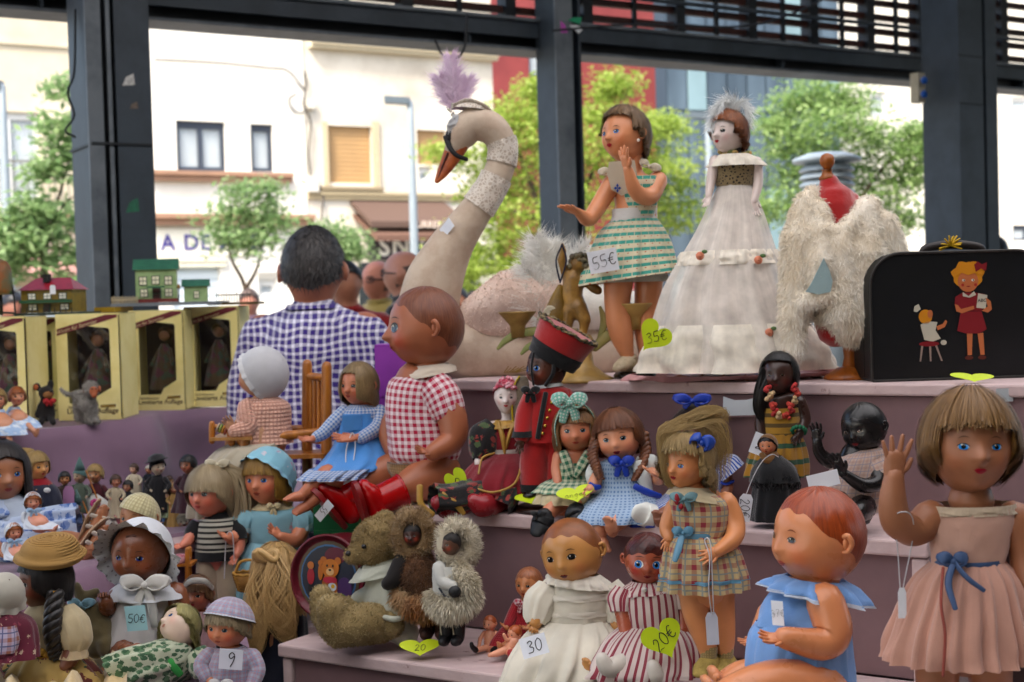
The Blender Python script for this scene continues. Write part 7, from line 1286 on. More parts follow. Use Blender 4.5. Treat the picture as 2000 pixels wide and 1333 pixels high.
def mini(name,label,px,py,z,hx,hy,hh,yaw,sk,hm,dress,body,arms=(),hat=None,long=.5,group=GL,fringe=26,eyes='dark',lip='#a8323a',D=None,roll=0,pitch=2,legs=(),painted=False,ple=8,path=False):
 t=TZ(name,label,'doll',px,py,z,group) if D is None else T(name,label,'doll',(px,py),D,group)
 t.head(hx,hy,hh,yaw,pitch,roll,sk,'girl',eyes,lip,'#4a3020',ears=hh > 40,blush=.35)
 if hm is not None:
  if painted: t.painted_hair(hm,34,.05)
  else: t.wig(hm,fringe=fringe,fw=48,L=long,back=long*1.1,flare=.15,curl=.12,thick=.13,n=120,wave=.03)
 t.loft('dress',body,dress,0,path,n=70,pleat=ple,amp=np.linspace(0,.1,len(body)));t.tube('torso',[(hx+(body[0][0]- hx)*.5,hy+hh*.42,2,hh*.14),(body[0][0],body[0][1]+2,2,hh*.16),(body[1][0],body[1][1],2,body[1][3]*.8),(body[-2][0],body[-2][1],body[-2][2],body[-2][3]*.6)],t.sk,12,3)
 for a in arms: t.tube('sleeve',a[:-1],dress,10,4);e_=a[-1];w_=a[-2];t.arm([(w_[0],w_[1],w_[2],w_[3]*.75),((w_[0]*2+e_[0])/3,(w_[1]*2+e_[1])/3,(w_[2]*2+e_[2])/3,w_[3]*.6)],e_,(0,-1,.2),1,.25,.4,seg=8)
 for l in legs: t.leg(l[:-1],l[-1],seg=8)
 return t
blond,brown,blackh,reddish,greyh=hair('#b59a64','#8f7444'),hair('#5d4030','#3f2a1e'),hair('#1c1614','#100c0b'),hair('#b0682c','#8a4a1c'),hair('#8a867c','#6b675e')
lblue=cloth('#a9c0dc','floral','#d3dde8',.012);
t=mini('blue_party_doll','ginger-haired doll in pale blue party dress on the table edge',30,846,ZB,33,775,36,30,'#c48a68',reddish,lblue,[(28,795,0,10,8),(28,808,0,18,14),(36,822,-14,34,20),(46,836,-24,36,16)],[[(22,800,-4,6),(16,814,-10,5),(18,822,-14,4),(24,828,-18)]],long=.2,legs=[[(56,832,-30,7),(66,842,-36,5),(70,846,-38,5),(74,838,-42)]])
t=mini('blue_gown_doll','pale blue gowned doll seated at the picture edge of the back table',2,850,ZB,-6,780,40,25,'#c48a68',blond,lblue,[(-4,800,0,12,9),(-4,814,0,20,15),(8,834,-14,36,22),(18,850,-24,36,16)],[[(-14,806,-4,6),(-12,820,-10,5),(-2,828,-14,4),(6,832,-18)]],long=.3,legs=[[(16,846,-30,7),(20,862,-34,5),(22,870,-34,5),(20,876,-44)]])
t=TZ('sandal_doll','dark-haired doll in blue floral dress with bare legs and strap sandals','doll',10,1085,ZC,GL);k=t.k
t.head(2,925,118,34,2,0,'#9c6848','girl','blue','#8f3f38','#24160f',blush=.2);t.wig(hair('#2a1c16','#171010'),fringe=None,fw=40,L=1.5,back=1.7,flare=.1,curl=.1,thick=.11,n=300)
bf2=cloth('#b3c0d6','floral','#5a74ac',.018,'#7d93c0',thr=.45);t.tube('torso',[(0,975,2,20),(0,1000,2,48),(-4,1070,0,52)],t.sk,14,3,[1,.6,.7]);t.loft('dress',[(2,975,0,40,34),(4,1000,0,62,46),(4,1040,0,66,50),(40,1062,-24,50,60),(100,1060,-30,40,66),(160,1050,-26,30,62)],bf2,0,True,(0,1,0),n=130,pleat=13,amp=[0,.02,.04,.06,.08,.12]);t.loft('cape',[(2,966,0,34,30),(6,984,0,60,44),(8,1010,0,74,54)],cloth('#aeb8c6'),n=60,pleat=6,amp=[0,.04,.08])
t.arm([(-20,1000,-40,22),(-30,1050,-60,20),(-8,1070,-80,14)],(38,1090,-92),(0,-.6,.8),-1,.3,.3)
sn=emboss('#b9a088','#9a8068',40,.7)
for a,b_,c_,tip,dp in (((120,1056,-44),(160,1062,-60),(184,1040,-66),(204,990,-60),0),((130,1075,-60),(160,1085,-80),(180,1072,-86),(210,1030,-82),1)):
 t.leg([(*a,26),(*b_,20),(*c_,14)],tip);A,B=t.q(*c_),t.q(*tip);d_=nrm(B- A);sd=nrm(np.cross(d_,(0,1,0)));so=t.part('sandal_sole',tube([A- d_*18*k- sd*-20*k,(A+B)/2- sd*-20*k,B+d_*6*k- sd*-14*k],np.array([15,18,15])*k,12,4,.22,(0,1,0)),sn)
 for f_ in (.2,.62): c0=A+(B- A)*f_;t.part('sandal_strap',tube([c0+sd*14*k+np.array([0,14*k,0]),c0- sd*15*k,c0+sd*14*k- np.array([0,16*k,0])],4.5*k,7,4,.4),cloth('#c9bfb3'),so)
def bonneted(label,px,py,hx,hy,hh,yaw,z,D):
 t=mini('bonnet_doll',label,px,py,z,hx,hy,hh,yaw,'#c98a70',reddish,cloth('#cdd3dc'),[(hx,hy+hh*.6,0,hh*.3,hh*.25),(hx,hy+hh*.95,0,hh*.5,hh*.4),(hx+hh*.4,hy+hh*1.3,-14,hh*.9,hh*.5),(hx+hh*.6,hy+hh*1.55,-24,hh*1.0,hh*.4)],[[(hx- hh*.5,hy+hh*.7,-4,hh*.15),(hx- hh*.55,hy+hh*1.0,-8,hh*.14),(hx- hh*.45,hy+hh*1.25,-12,hh*.11),(hx- hh*.3,hy+hh*1.4,-16)]],long=.3,D=D,legs=[[(hx+hh*.7,hy+hh*1.5,-20,hh*.17),(hx+hh*1.1,hy+hh*1.6,-28,hh*.14),(hx+hh*1.25,hy+hh*1.6,-30,hh*.12),(hx+hh*1.4,hy+hh*1.4,-36)]])
 t.bonnet('bonnet',cloth('#ccd2d8'),(180,25),100,.16,ruff=.2,ramp=.06,pl=14);t.bow('ribbon',hx+2,hy+hh*.55,-hh*.5,hh*.4,hh*.22,cloth('#9ab4cf'));return t
bonneted('little red-haired doll in white bonnet on the blue floral lap',70,1052,64,980,34,25,0,depth(on_z(10,1085,ZC))- .10);bonneted('little bonneted doll held low at the picture edge',28,1100,26,1040,34,40,0,depth(on_z(10,1085,ZC))- .16)
t=mini('navy_vest_doll','blond doll with raised ponytail in navy vest over red shirt',85,1040,ZC,70,912,56,52,'#b9854a',blond,cloth('#1f2438'),[(72,940,0,20,16),(80,955,0,32,24),(86,985,0,36,27),(90,1006,0,36,27)],[[(56,958,-8,14),(56,980,-16,13),(66,992,-26,10),(82,986,-34)]],long=.35,D=2.95,ple=4);t.locks('ponytail',[[(58,880,0,8),(44,882,2,12),(36,905,2,12),(34,925,2,6)]],blond,60,6,1.8);rdt=cloth('#8f1a28');t.loft('shirt_collar',[(72,934,0,18,16),(76,946,0,26,20)],rdt);t.part('badge',ball(t.q(92,958,-26),(7*t.k,2*t.k,5*t.k)),plain('#cfd0d0',.5))
for x in (80,104): t.tube('trouser_leg',[(x,1000,-4,18),(x,1022,-8,18),(x- 2,1046,-10,17)],rdt)
t=TZ('straw_hat_doll','dark-skinned doll with long black braid under a straw hat','doll',110,1338,ZD,GL);k=t.k
t.head(90,1134,112,-56,4,0,'#6b3f2c','girl','dark','#5d2a24','#140d0a',blush=.2,ears=False);bh2=hair('#231b19','#120e0d',.4);t.wig(bh2,fringe=30,fw=44,L=.25,back=.45,flare=.04,curl=.1,thick=.08,n=380,side_el=-12)
st2=NT('straw');_w=st2.new('TexWave');_w.inputs['Scale'].default_value=14;st2.put(_w.inputs['Vector'],st2.scale(st2.coord('UV'),(30,60,1)));st2.bump(_w.outputs[0],.6,.004);st2.fin(st2.mix(_w.outputs[0],srgb('#a8804a'),srgb('#cdaa72')),.7,.3);st2=st2.m
c0=t.q(98,1082,4);ax=nrm(np.array([.06,-.16,.98]));hp=[(60,-12),(68,-2),(62,3),(55,5),(54,14),(47,26),(28,32),(3,34)];t.part('straw_hat',lathe([(a*k,b*k) for a,b in hp],c0,ax,40,cap=False),st2);[t.part('straw_braid',tube([c0+ax*h*k+(Rz(a) @ np.array([r,0,0])*np.array([1,.9,1])+np.array([0,0,math.sin(a)*.16*r]))*k for a in np.linspace(0,6.283,33)],3.2*k,6,1),st2) for r,h in ((67,-3),(63,0),(59,3),(55,5),(54.5,10),(53,15),(50,20),(46.5,25),(42,28),(36,30.5),(30,32),(23,33),(16,33.5),(9,34))]
brl=catmull(np.array([(108,1160,-38,16),(104,1200,-52,17),(102,1235,-56,17),(106,1270,-50,11),(108,1290,-46,5)],float),5)
t.part('braid',J(*[tube([t.q(p[0]+9*math.sin(ph+i*.9),p[1],p[2]+8*math.cos(ph+i*.9)) for i,p in enumerate(brl)],brl[:,3]*.62*k,9,2) for ph in (0,2.1,4.2)]),bh2);t.loft('hair_tie',[(106,1152,-36,14,12),(106,1162,-37,14,12)],plain('#a8803a',.8))
lin=cloth('#b9ab8d');t.tube('torso',[(94,1175,0,20),(96,1200,0,44),(96,1260,0,46),(96,1320,0,56)],t.sk,14,3,[1,.7,.7,.7]);t.loft('blouse',[(92,1176,0,30,26),(94,1200,0,48,40),(92,1240,0,46,38),(92,1270,0,46,38)],lin,n=70,pleat=9,amp=[0,.02,.04,.05]);t.loft('puff_sleeve',[(124,1196,-20,26,24),(140,1220,-30,34,30),(148,1250,-36,32,28),(146,1272,-38,22,20)],lin,0,True,n=70,pleat=9,amp=[.02,.05,.06,.05]);t.loft('lace_cuff',[(146,1268,-38,23,21),(144,1284,-40,28,26)],cloth('#b3a184','lace','#8f7d5c',.006),n=70,pleat=14,amp=.06)
t.arm([(146,1262,-38,18),(134,1290,-48,17),(128,1300,-54,12)],(114,1328,-64),(-.4,-1,0),-1,.2,.3);skt=cloth('#a8905c','floral','#2f4a34',.05,'#5a2a24',thr=.4);t.loft('skirt',[(92,1266,0,48,40),(94,1285,-4,70,56),(96,1310,-8,92,70),(98,1336,-10,108,80)],skt,n=120,pleat=12,amp=[.02,.06,.1,.12]);t.tube('cord_belt',[(52,1268,-24,5),(90,1276,-42,5),(130,1268,-32,5)],plain('#a8853f',.8),8);t.bow('cord_knot',90,1280,-46,18,16,plain('#a8853f',.8))
t=TZ('star_blanket','cream folded blanket printed with dark red stars and green bands','blanket',60,1345,ZD);k=t.k;bl_=cloth('#c3ae86',sheen=.4);n=40;U_,V_=np.meshgrid(np.linspace(-130,250,n),np.linspace(0,1,22));
def blz(u,v): return ZD+.014+.02*np.sin(u*.05+v*4)+.014*np.sin(u*.11- v*7)+.05*v*(u < 40)*np.clip((40- u)/120,0,1)
pts=np.array([[np.append(on_z(u,1400- 125*v,ZD)[:2],blz(u,v))- t.loc for u,v in zip(ru,rv)] for ru,rv in zip(U_,V_)]);t.part('sheet',grid(pts),bl_)
def on_bl(u,y,r,m,nm,n=16,st=True):
 p=[]
 for i in range(n): a=i*6.283/n;q=r*(1 if (i % 2==0 or not st) else .5);uu,yy=u+q*math.cos(a),y+q*.62*math.sin(a);vv=(1400- yy)/125;p.append(np.append(on_z(uu,yy,ZD)[:2],blz(uu,vv)+.003)- t.loc)
 p=np.array(p);c=p.mean(0);c[2]=np.append(0,p[:,2]).max() if False else blz(u,(1400- y)/125)+.004- t.loc[2];t.part(nm,G(np.vstack([p,c]),[(i,(i+1) % n,n) for i in range(n)]),m,smooth=False)
sr=cloth('#8a2a22')
for u,y in ((5,1302),(42,1322),(-40,1316),(90,1350),(10,1345)): on_bl(u,y,22,sr,'star');on_bl(u,y- .5,6,bl_,'star_centre',10,False)
for L in ([(20,1262),(52,1276),(84,1292),(110,1312)],[(60,1330),(100,1322),(150,1330)]): t.part('green_band',tube([np.append(on_z(a,b,ZD)[:2],blz(a,(1400- b)/125)+.006)- t.loc for a,b in L],9*k,8,4,.3,(0,1,0)),cloth('#3a4f34','floral','#a8945c',.012,thr=.35))
t=TZ('rag_doll','patchwork rag doll with lace cap slumped at the picture edge','doll',20,1290,ZD+.06,GL);t.head(10,1160,70,-60,10,-10,'#5d3a2e','girl','dark','#6b2a28','#140d0a',ears=False);t.bonnet('lace_cap',cloth('#b9b5aa','lace','#6b675e',.012),(110,40),95,.2,ruff=.35,ramp=.1,pl=11);t.loft('dress',[(12,1196,0,26,22),(22,1215,0,44,34),(18,1250,-6,56,40),(10,1285,-16,66,44)],cloth('#5d1c30','floral','#b3a08c',.014,'#7d3a4a',thr=.3),n=70,pleat=9,amp=[0,.04,.08,.12]);t.loft('apron',[(2,1222,-30,30,16),(0,1250,-40,36,20),(-2,1275,-46,34,18)],cloth('#8a5a4c','plaid','#a8a0b4',.02,'#2f3f6b'),n=50,pleat=6,amp=.06)
t=TZ('grey_soft_toy','grey-brown velvet toy animal with pale blue neck bow','soft toy',180,1275,ZD+.03);k=t.k;g=blob([('c',t.q(196,1230,0),t.q(190,1262,-4),32*k,26*k),('c',t.q(176,1190,0),t.q(190,1220,0),22*k,26*k),('c',t.q(160,1178,-4),t.q(150,1145,-4),12*k,9*k),('c',t.q(168,1168,0),t.q(188,1156,0),13*k,9*k),('c',t.q(205,1255,-20),t.q(206,1270,-24),18*k,14*k)],4*k,5);t.part('body',g,cloth('#6f6448',sheen=.6));t.bow('neck_bow',158,1182,-18,24,16,cloth('#8fb4c4'),None,.3)
t=TZ('eyelet_bonnet_baby','brown baby doll in white eyelet bonnet with large bow and white dress','doll',285,1300,ZD,GL);k=t.k
t.head(276,1078,124,-10,6,2,'#7d4a2e','baby','navy','#8a3a30','#3a2014',blush=.35,blushc='#a04a30',ew=7.5,eh=5,rough=.3,lid=.1,mouth=.8,ears=False);t.part('forelock',t.patch(np.column_stack([np.array([-12,-4,4,12,14,6,-4,-12])+2,np.array([40,43,44,42,45,48,46,44.])]),.02),plain('#5a2f1e',.5),t.ho)
we=cloth('#d0d2d6');wh2=cloth('#d3d5d8','dots','#9a9a9c',.012,thr=.16);t.bonnet('bonnet',we,(180,22),96,.10,ruff=.48,ramp=.13,pl=17,mat2=wh2,rl=.42)
t.tube('torso',[(282,1132,4,28),(284,1150,4,52),(284,1230,0,62),(284,1290,0,62)],t.sk,14,3,[1,.7,.75,.8]);t.loft('dress',[(284,1136,0,40,34),(284,1156,0,62,46),(278,1200,0,66,52),(274,1240,-6,72,58),(272,1268,-10,76,62)],cloth('#ccc9c8'),n=110,pleat=11,amp=[0,.02,.04,.06,.08]);t.loft('hem_lace',[(272,1262,-10,76,62),(272,1272,-11,79,65)],cloth('#d0cfd0','lace','#b3b0b0',.006),n=110,pleat=11,amp=[.078,.085]);t.loft('cape_collar',[(284,1134,0,44,38),(285,1150,-2,68,52,.0),(286,1166,-4,78,58)],we,n=90,pleat=9,amp=[0,.04,.08]);t.bow('chin_bow',282,1144,-56,44,26,cloth('#d3d1cc'),None,2.2)
t.arm([(228,1168,-10,20),(212,1186,-30,18),(206,1176,-50,14)],(196,1150,-66),(0,-1,.2),1,.5,.3,fist=True);t.arm([(342,1160,-6,24),(352,1200,-14,22),(340,1218,-36,16)],(316,1232,-54),(0,-.6,.8),-1,.4,.4);t.leg([(240,1270,-30,30),(250,1285,-90,24),(258,1282,-104,17)],(266,1262,-120));t.leg([(310,1270,-30,32),(330,1290,-80,26),(300,1300,-100,18)],(272,1290,-116))
price_card('price_ticket','pale blue pinked card reading 50 on the white dress and bow',266,1208,t.D- .078,42,50,'50€','#a6cfd8',-6,4,-4,'card',19,tang=-4)
t=mini('knit_cap_doll','brown doll in cream knitted cap behind the eyelet bonnet',290,1120,ZC,272,1010,84,-20,'#9c6a44',None,cloth('#a89a84'),[(275,1050,0,24,20),(276,1068,0,40,30),(276,1110,0,46,36),(276,1130,0,48,38)],D=2.62);t.bonnet('knitted_cap',cloth('#c9c2a0','knit','#a89f7c',.007),(150,62),84,.12,bump=.02,pl=14)
price_card('string_tag','pink hang tag with a small heart among the tiny dolls',134,980,2.98,22,60,'♥','#b58aac',shape='tagc',roll=3,size=12,tx=(.05,-.3))
t=T('striped_top_doll','blond ponytailed doll in black and white striped top','doll',(420,1215),2.90,GL);k=t.k
t.head(412,962,98,-26,2,-2,'#cc7d62','girl','grey','#b0453e','#7d5a34',blush=.5,ew=8);t.wig(hair('#b3a284','#8f7e60',.4),fringe=12,fw=52,L=.28,back=.7,flare=.1,curl=.1,thick=.15,n=360);t.locks('ponytail',[[(436,908,0,10),(462,930,4,18),(472,990,6,20),(470,1050,4,14),(462,1090,2,6)]],hair('#b8a88c','#978768',.4),130,6,2);t.bow('hair_bow',424,908,-10,22,13,cloth('#c6bea8'),None,0)
sp=cloth('#20221f','hstripes','#b9b7aa',.0115,thr=.42);bkk=cloth('#17181a');t.tube('torso',[(424,1006,2,15),(424,1020,2,34),(426,1070,0,34),(428,1092,0,34)],t.sk,14,3,[1,.7,.7,.7]);t.loft('striped_top',[(424,1010,0,24,20),(424,1022,0,42,30),(424,1050,0,43,33),(424,1076,0,42,33)],sp);t.loft('hem_band',[(424,1074,0,43,34),(424,1092,0,43,34)],bkk);t.loft('polo_neck',[(423,1000,0,20,18),(424,1014,0,25,22)],bkk)
for L,A in (([(388,1022,-4,16,14),(378,1040,-10,17,15),(372,1052,-14,15,14)],[(380,1036,-10,12),(366,1058,-24,11),(356,1066,-36,7),(336,1072,-50)]),([(456,1024,-2,16,14),(466,1040,-8,17,15),(468,1054,-10,15,14)],[(464,1040,-8,12),(468,1068,-14,11),(462,1085,-26,7),(452,1106,-36)])): t.loft('sleeve',L,bkk,0,True);t.arm(A[:3],A[3],(0,-.6,.8),1,.2,.6)
tr_=cloth('#b3a48e');[t.tube('trouser_leg',[(x,1084,0,24),(x,1130,0,26),(x+(4 if x > 420 else -4),1180,0,24),(x+(4 if x > 420 else -4),1212,0,26)],tr_,14,4,.9) for x in (408,444)]
t=T('blue_bonnet_doll','fair doll in pale blue dress and flowered blue bonnet','doll',(530,1215),2.92,GL);k=t.k
t.head(524,935,104,-22,2,-2,'#c9805e','girl','blue','#a8503f','#8a6238',blush=.5,openm=.2);hb3=hair('#a8843f','#866430');t.wig(hb3,fringe=18,fw=46,L=.8,back=.9,flare=.1,curl=.1,thick=.12,n=280,wave=.03);lbd=cloth('#8fb8c4','floral','#b3cdd2',.05,'#b59aa4',thr=.16);t.bonnet('bonnet',cloth('#8dbccb','floral','#c9c6cf',.022,'#b09ab0',thr=.25),(165,38),88,.22,ruff=.2,ramp=.05,pl=16,bump=.012);t.tube('torso',[(532,985,2,17),(534,1000,2,44),(536,1060,0,46),(538,1120,0,56)],t.sk,14,3,[1,.7,.7,.7])
t.loft('bodice',[(532,986,0,30,25),(534,1002,0,52,38),(534,1035,0,50,38),(536,1060,0,47,36)],lbd);t.loft('collar',[(532,982,0,26,22),(532,993,-2,42,34)],cloth('#c0b390'));t.loft('skirt',[(536,1056,0,48,37),(536,1085,0,64,50),(536,1120,0,74,58),(536,1170,0,84,66)],lbd,n=110,pleat=13,amp=[.02,.06,.08,.1]);t.bow('neck_ribbon',534,990,-36,12,9,cloth('#c0b390'),None,2)
for L,A in (([(488,1002,-4,22,20),(478,1020,-10,25,22),(474,1040,-14,19,17)],[(476,1030,-12,16),(456,1050,-34,15),(446,1050,-50,9),(424,1044,-70)]),([(582,1002,-2,22,20),(592,1020,-8,25,22),(594,1040,-12,19,17)],[(592,1030,-10,16),(576,1056,-34,15),(548,1048,-54,9),(520,1030,-66)])): t.loft('puff_sleeve',L,lbd,0,True,n=50,pleat=8,amp=[.02,.07,.06]);t.arm(A[:3],A[3],(0,-.6,.8),1,.2,.6)
t.leg([(520,1150,0,24),(520,1200,0,14)],(518,1210,-20));t.leg([(556,1150,0,24),(556,1200,0,14)],(558,1210,-20));tg_=T('tag_string','white looped string hanging from the hand of the blue bonnet doll','string',(444,1110),t.D- .05);tg_.tube('string',[(438,1130,0,1),(442,1050,-8,1),(452,1040,-14,1),(456,1060,-10,1),(458,1125,0,1)],plain('#cfcfd2',.8),5)
t=T('wooden_crate','plain wooden crate standing under the pale blue bonnet doll','crate',(540,1215),2.92);k=t.k;t.loc[2]=.104;t.o.location=t.loc;hgt=P(540,1216,2.92)[2]- .104;[t.part('plank',bbox(-.14,.14,-.07,-.055,z*hgt,(z+.18)*hgt),pink,smooth=False) for z in (.0,.2,.4,.6,.8)];t.part('lid',bbox(-.14,.14,-.054,.1,hgt- .015,hgt),pink,smooth=False);[t.part('post',bbox(x,x+.02,-.053,-.033,0,hgt- .016),pink,smooth=False) for x in (-.14,.12)]
D=3.0;t=T('toy_high_chair','brown wooden toy chair with turned posts, arm rests and tray','toy chair',(560,1096),D);k=t.k;t.loc[2]=ZC;t.o.location=t.loc;cw=wood('#b5783c','#8a5426',10,.35,(1,1,8))
def st(nm,a,b,r): t.part(nm,tube([t.q(*a),(t.q(*a)+t.q(*b))/2,t.q(*b)],np.array([r,r*1.08,r])*k,12,3),cw)
zf=lambda p: None
for x,d,yt in ((600,40,712),(638,-10,716),(450,20,850),(478,-40,850)): p0=t.q(x,900,d);p0[2]=.0;t.part('leg',tube([p0,t.q(x,890,d),t.q(x,yt,d)],np.array([10,11,10])*k,12,3),cw)
st('back_rail',(600,735,40),(638,738,-10),7);st('back_rail',(600,858,40),(638,862,-10),7)
for i in range(4): st('spindle',(607+i*8,740,32- i*11),(607+i*8,858,32- i*11),4)
st('arm_rest',(598,838,40),(455,842,20),8);st('arm_rest',(640,842,-10),(470,862,-40),8);st('foot_rail',(605,985,40),(640,990,-10),6)
t.part('tray',hexa(t.q(410,862,-60),(80*k,0,0),(0,110*k,0),(0,0,6*k)),wood('#b58a58','#8f6438',6,.4),smooth=False);t.part('seat',hexa(t.q(470,900,-40),(160*k,0,0),(0,90*k,0),(0,0,8*k)),cw,smooth=False)
t.part('bead_bar',tube([t.q(420,832,-40),t.q(448,845,-40)],4*k,8,2),cw);[t.part('bead',lathe([(4*k,0),(9*k,1*k),(9*k,4*k),(4*k,5*k)],t.q(424+i*5,834+i*2.2,-40),(1,0,-.4),14),plain(('#b0a08a','#7d8f4a','#b5843a','#8a4a3a')[i],.4)) for i in range(4)];st('tray_post',(414,862,-40),(414,828,-40),6);st('tray_post',(452,864,-40),(452,836,-40),8)
t=T('high_chair_baby','baby doll in white bonnet and pink knitted jacket facing away in the chair','doll',(520,892),D,GL);k=t.k
t.head(514,730,96,-108,4,0,'#b98a68','baby','blue',ears=False);wb_=cloth('#c9c9cc',bump=.5);t.bonnet('bonnet',wb_,(178,26),100,.12,ruff=.2,ramp=.07,pl=22,mat2=cloth('#cfcfd0','lace','#b5b0ac',.006));pkn=cloth('#e0b8a6','knit','#bf9080',.0085,bump=.8);t.loft('jacket',[(512,776,0,30,26),(516,792,0,50,40),(514,830,0,54,44),(516,866,0,58,46)],pkn,n=60,pleat=6,amp=[0,.02,.03,.04]);t.tube('sleeve',[(484,800,-22,22),(486,835,-36,21),(462,842,-46,17)],pkn);t.arm([(464,842,-46,11),(456,842,-48,10)],(438,812,-56),(0,-1,0),1,.3,.4);t.loft('long_skirt',[(512,862,0,56,44),(480,880,-30,56,40),(452,920,-50,58,36),(440,970,-54,62,36),(438,1010,-54,62,36)],cloth('#b3aa98'),n=90,pleat=12,amp=[.02,.06,.1,.12,.14]);t.tube('torso',[(513,772,0,16),(514,795,0,38),(515,865,0,46)],t.sk,12,3)
t=T('blue_apron_doll','long-haired doll in blue pinafore over checked blouse with hands out','doll',(690,940),2.9,GL);k=t.k
t.head(702,752,82,-34,4,0,'#b8714f','girl','dark','#9c3f34','#5d3f28',blush=.5);t.wig(hair('#a08a64','#7d6848',.38),fringe=42,fw=30,L=.75,back=.9,flare=.12,curl=.12,thick=.11,n=320,side_el=-4);gc=cloth('#5a7fb8','gingham','#c6ccd4',.0072);bp=cloth('#5a94d3',sheen=.4);t.tube('torso',[(706,790,2,14),(708,802,2,34),(704,860,0,38),(704,925,0,44)],t.sk,14,3,[1,.7,.7,.7])
t.loft('blouse',[(706,790,0,22,18),(708,802,0,42,30),(706,830,0,42,32)],gc);t.loft('pinafore',[(706,806,0,40,33),(702,840,0,44,37),(704,870,-4,54,44),(694,900,-30,64,50),(672,920,-60,62,46)],bp,n=90,pleat=9,amp=[.01,.02,.03,.05,.07]);t.part('pocket',prism([(-18,-16),(18,-14),(18,14),(-18,16)],t.q(688,826,-40),np.array([1,.35,0])*k,UP*k,(0,-.003,0)),bp);t.loft('frill',[(672,914,-58,63,48),(656,926,-74,62,44),(646,936,-82,60,40)],gc,n=120,pleat=16,amp=[.05,.08,.13])
t.tube('sleeve',[(672,806,-4,15),(652,826,-14,15),(632,846,-24,13),(618,854,-30,11)],gc);t.arm([(624,850,-28,8),(610,858,-36,7)],(582,860,-48),(0,-.5,.9),1,.15,.7);t.tube('sleeve',[(742,806,-4,16),(736,836,-24,15),(706,856,-44,12)],gc);t.arm([(712,852,-42,8),(692,856,-50,7)],(648,858,-62),(0,-.5,.9),1,.15,.7)
t.leg([(640,925,-76,18),(610,950,-96,15),(590,968,-104,10)],(556,976,-118));t.leg([(670,930,-70,18),(632,960,-90,15),(600,988,-96,10)],(574,1002,-108))
price_card('string_tag','pale hang tag under the blue pinafore frill',683,945,t.D- .09,24,36,'','#b9c3cf',shape='tagc');tg_=T('tag_string','white looped cord round the wrist of the blue pinafore doll','string',(684,925),t.D- .09);tg_.tube('string',[(676,928,0,1.2),(676,880,20,1.2),(688,846,30,1.2),(694,870,30,1.2),(686,928,0,1.2)],plain('#cfcfd2',.8),5)
t=T('green_crate','bright green plastic crate beneath the red boots','crate',(668,1090),2.88);k=t.k;t.loc[2]=ZC- .10;t.o.location=t.loc;gp=plain('#1c6b42',.45,.06,10);p0=t.q(612,0);hgt=P(668,946,2.88)[2]- t.loc[2];x0,x1=t.q(612,1000)[0],t.q(744,1000)[0]
[t.part('panel',g,gp,smooth=False) for g in (bbox(x0,x1,0,.006,0,hgt),bbox(x0,x1,.16,.166,0,hgt),bbox(x0,x0+.006,.0065,.1595,0,hgt),bbox(x1- .006,x1,.0065,.1595,0,hgt),bbox(x0+.0065,x1- .0065,.0065,.1595,hgt- .012,hgt- .006))];[t.part('rib',bbox(x0,x1,-.005,-.0002,z*hgt,z*hgt+.008),gp,smooth=False) for z in (.2,.5,.8,.96)]
t=mini('headband_doll','small brown-fringed doll head with clear headband',388,1290,ZD,386,1160,68,-8,'#a8684a',hair('#7d5836','#5a3c22'),cloth('#a88a8c'),[(388,1192,0,22,18),(390,1205,0,34,26),(390,1240,0,40,30),(390,1270,0,44,32)],long=.3,fringe=18,D=2.5);t.tube('headband',[(356,1150,-10,5),(372,1136,-36,6),(400,1136,-36,6),(416,1150,-10,5)],plain('#a8a49c',.3),8,4,.3,(0,0,1))
t=T('green_floral_doll','pale-faced doll with greenish hair lying back in green floral dress','doll',(340,1352),2.3,GL);k=t.k;t.head(352,1225,84,-55,-35,-42,'#c9b3a0','girl','blue','#b08070','#9a8a6a',blush=.25,ears=False);t.wig(hair('#b3ab78','#8f8856',.4),fringe=40,fw=40,L=.9,back=1.1,flare=.2,curl=.1,thick=.13,n=280,wave=.05);gf=cloth('#b9bfa8','floral','#3f5f45',.011,'#5a7a5a',thr=.5);t.loft('dress',[(366,1262,-4,26,24),(348,1284,-14,52,40),(316,1304,-24,60,44),(280,1322,-34,70,46),(240,1345,-40,80,46)],gf,0,True,(.35,-.2,.9),n=110,pleat=10,amp=[.01,.03,.05,.08,.12]);t.tube('sash',[(322,1272,-54,7),(334,1296,-62,8),(352,1318,-58,7)],plain('#3a9448',.6),8,4,.4);t.loft('sleeve',[(382,1278,-22,24,22),(400,1300,-34,30,26),(404,1320,-40,24,22)],gf,0,True,n=50,pleat=7,amp=.05);t.tube('torso',[(362,1255,0,14),(350,1280,-10,34),(300,1315,-24,40)],t.sk,12,3)
t=mini('dark_print_bundle','tiny doll with orange hand in dark floral print between the larger dolls',215,1345,ZD,236,1300,30,20,'#c9855c',None,cloth('#3f2f38','floral','#b3a3a8',.007,'#6b4a5a',thr=.4),[(226,1308,0,14,12),(218,1318,-4,30,20),(205,1335,-8,46,26),(196,1348,-10,50,28)],[[(222,1312,-8,8),(218,1304,-14,7),(216,1298,-18,5),(212,1284,-24)]],D=2.34)
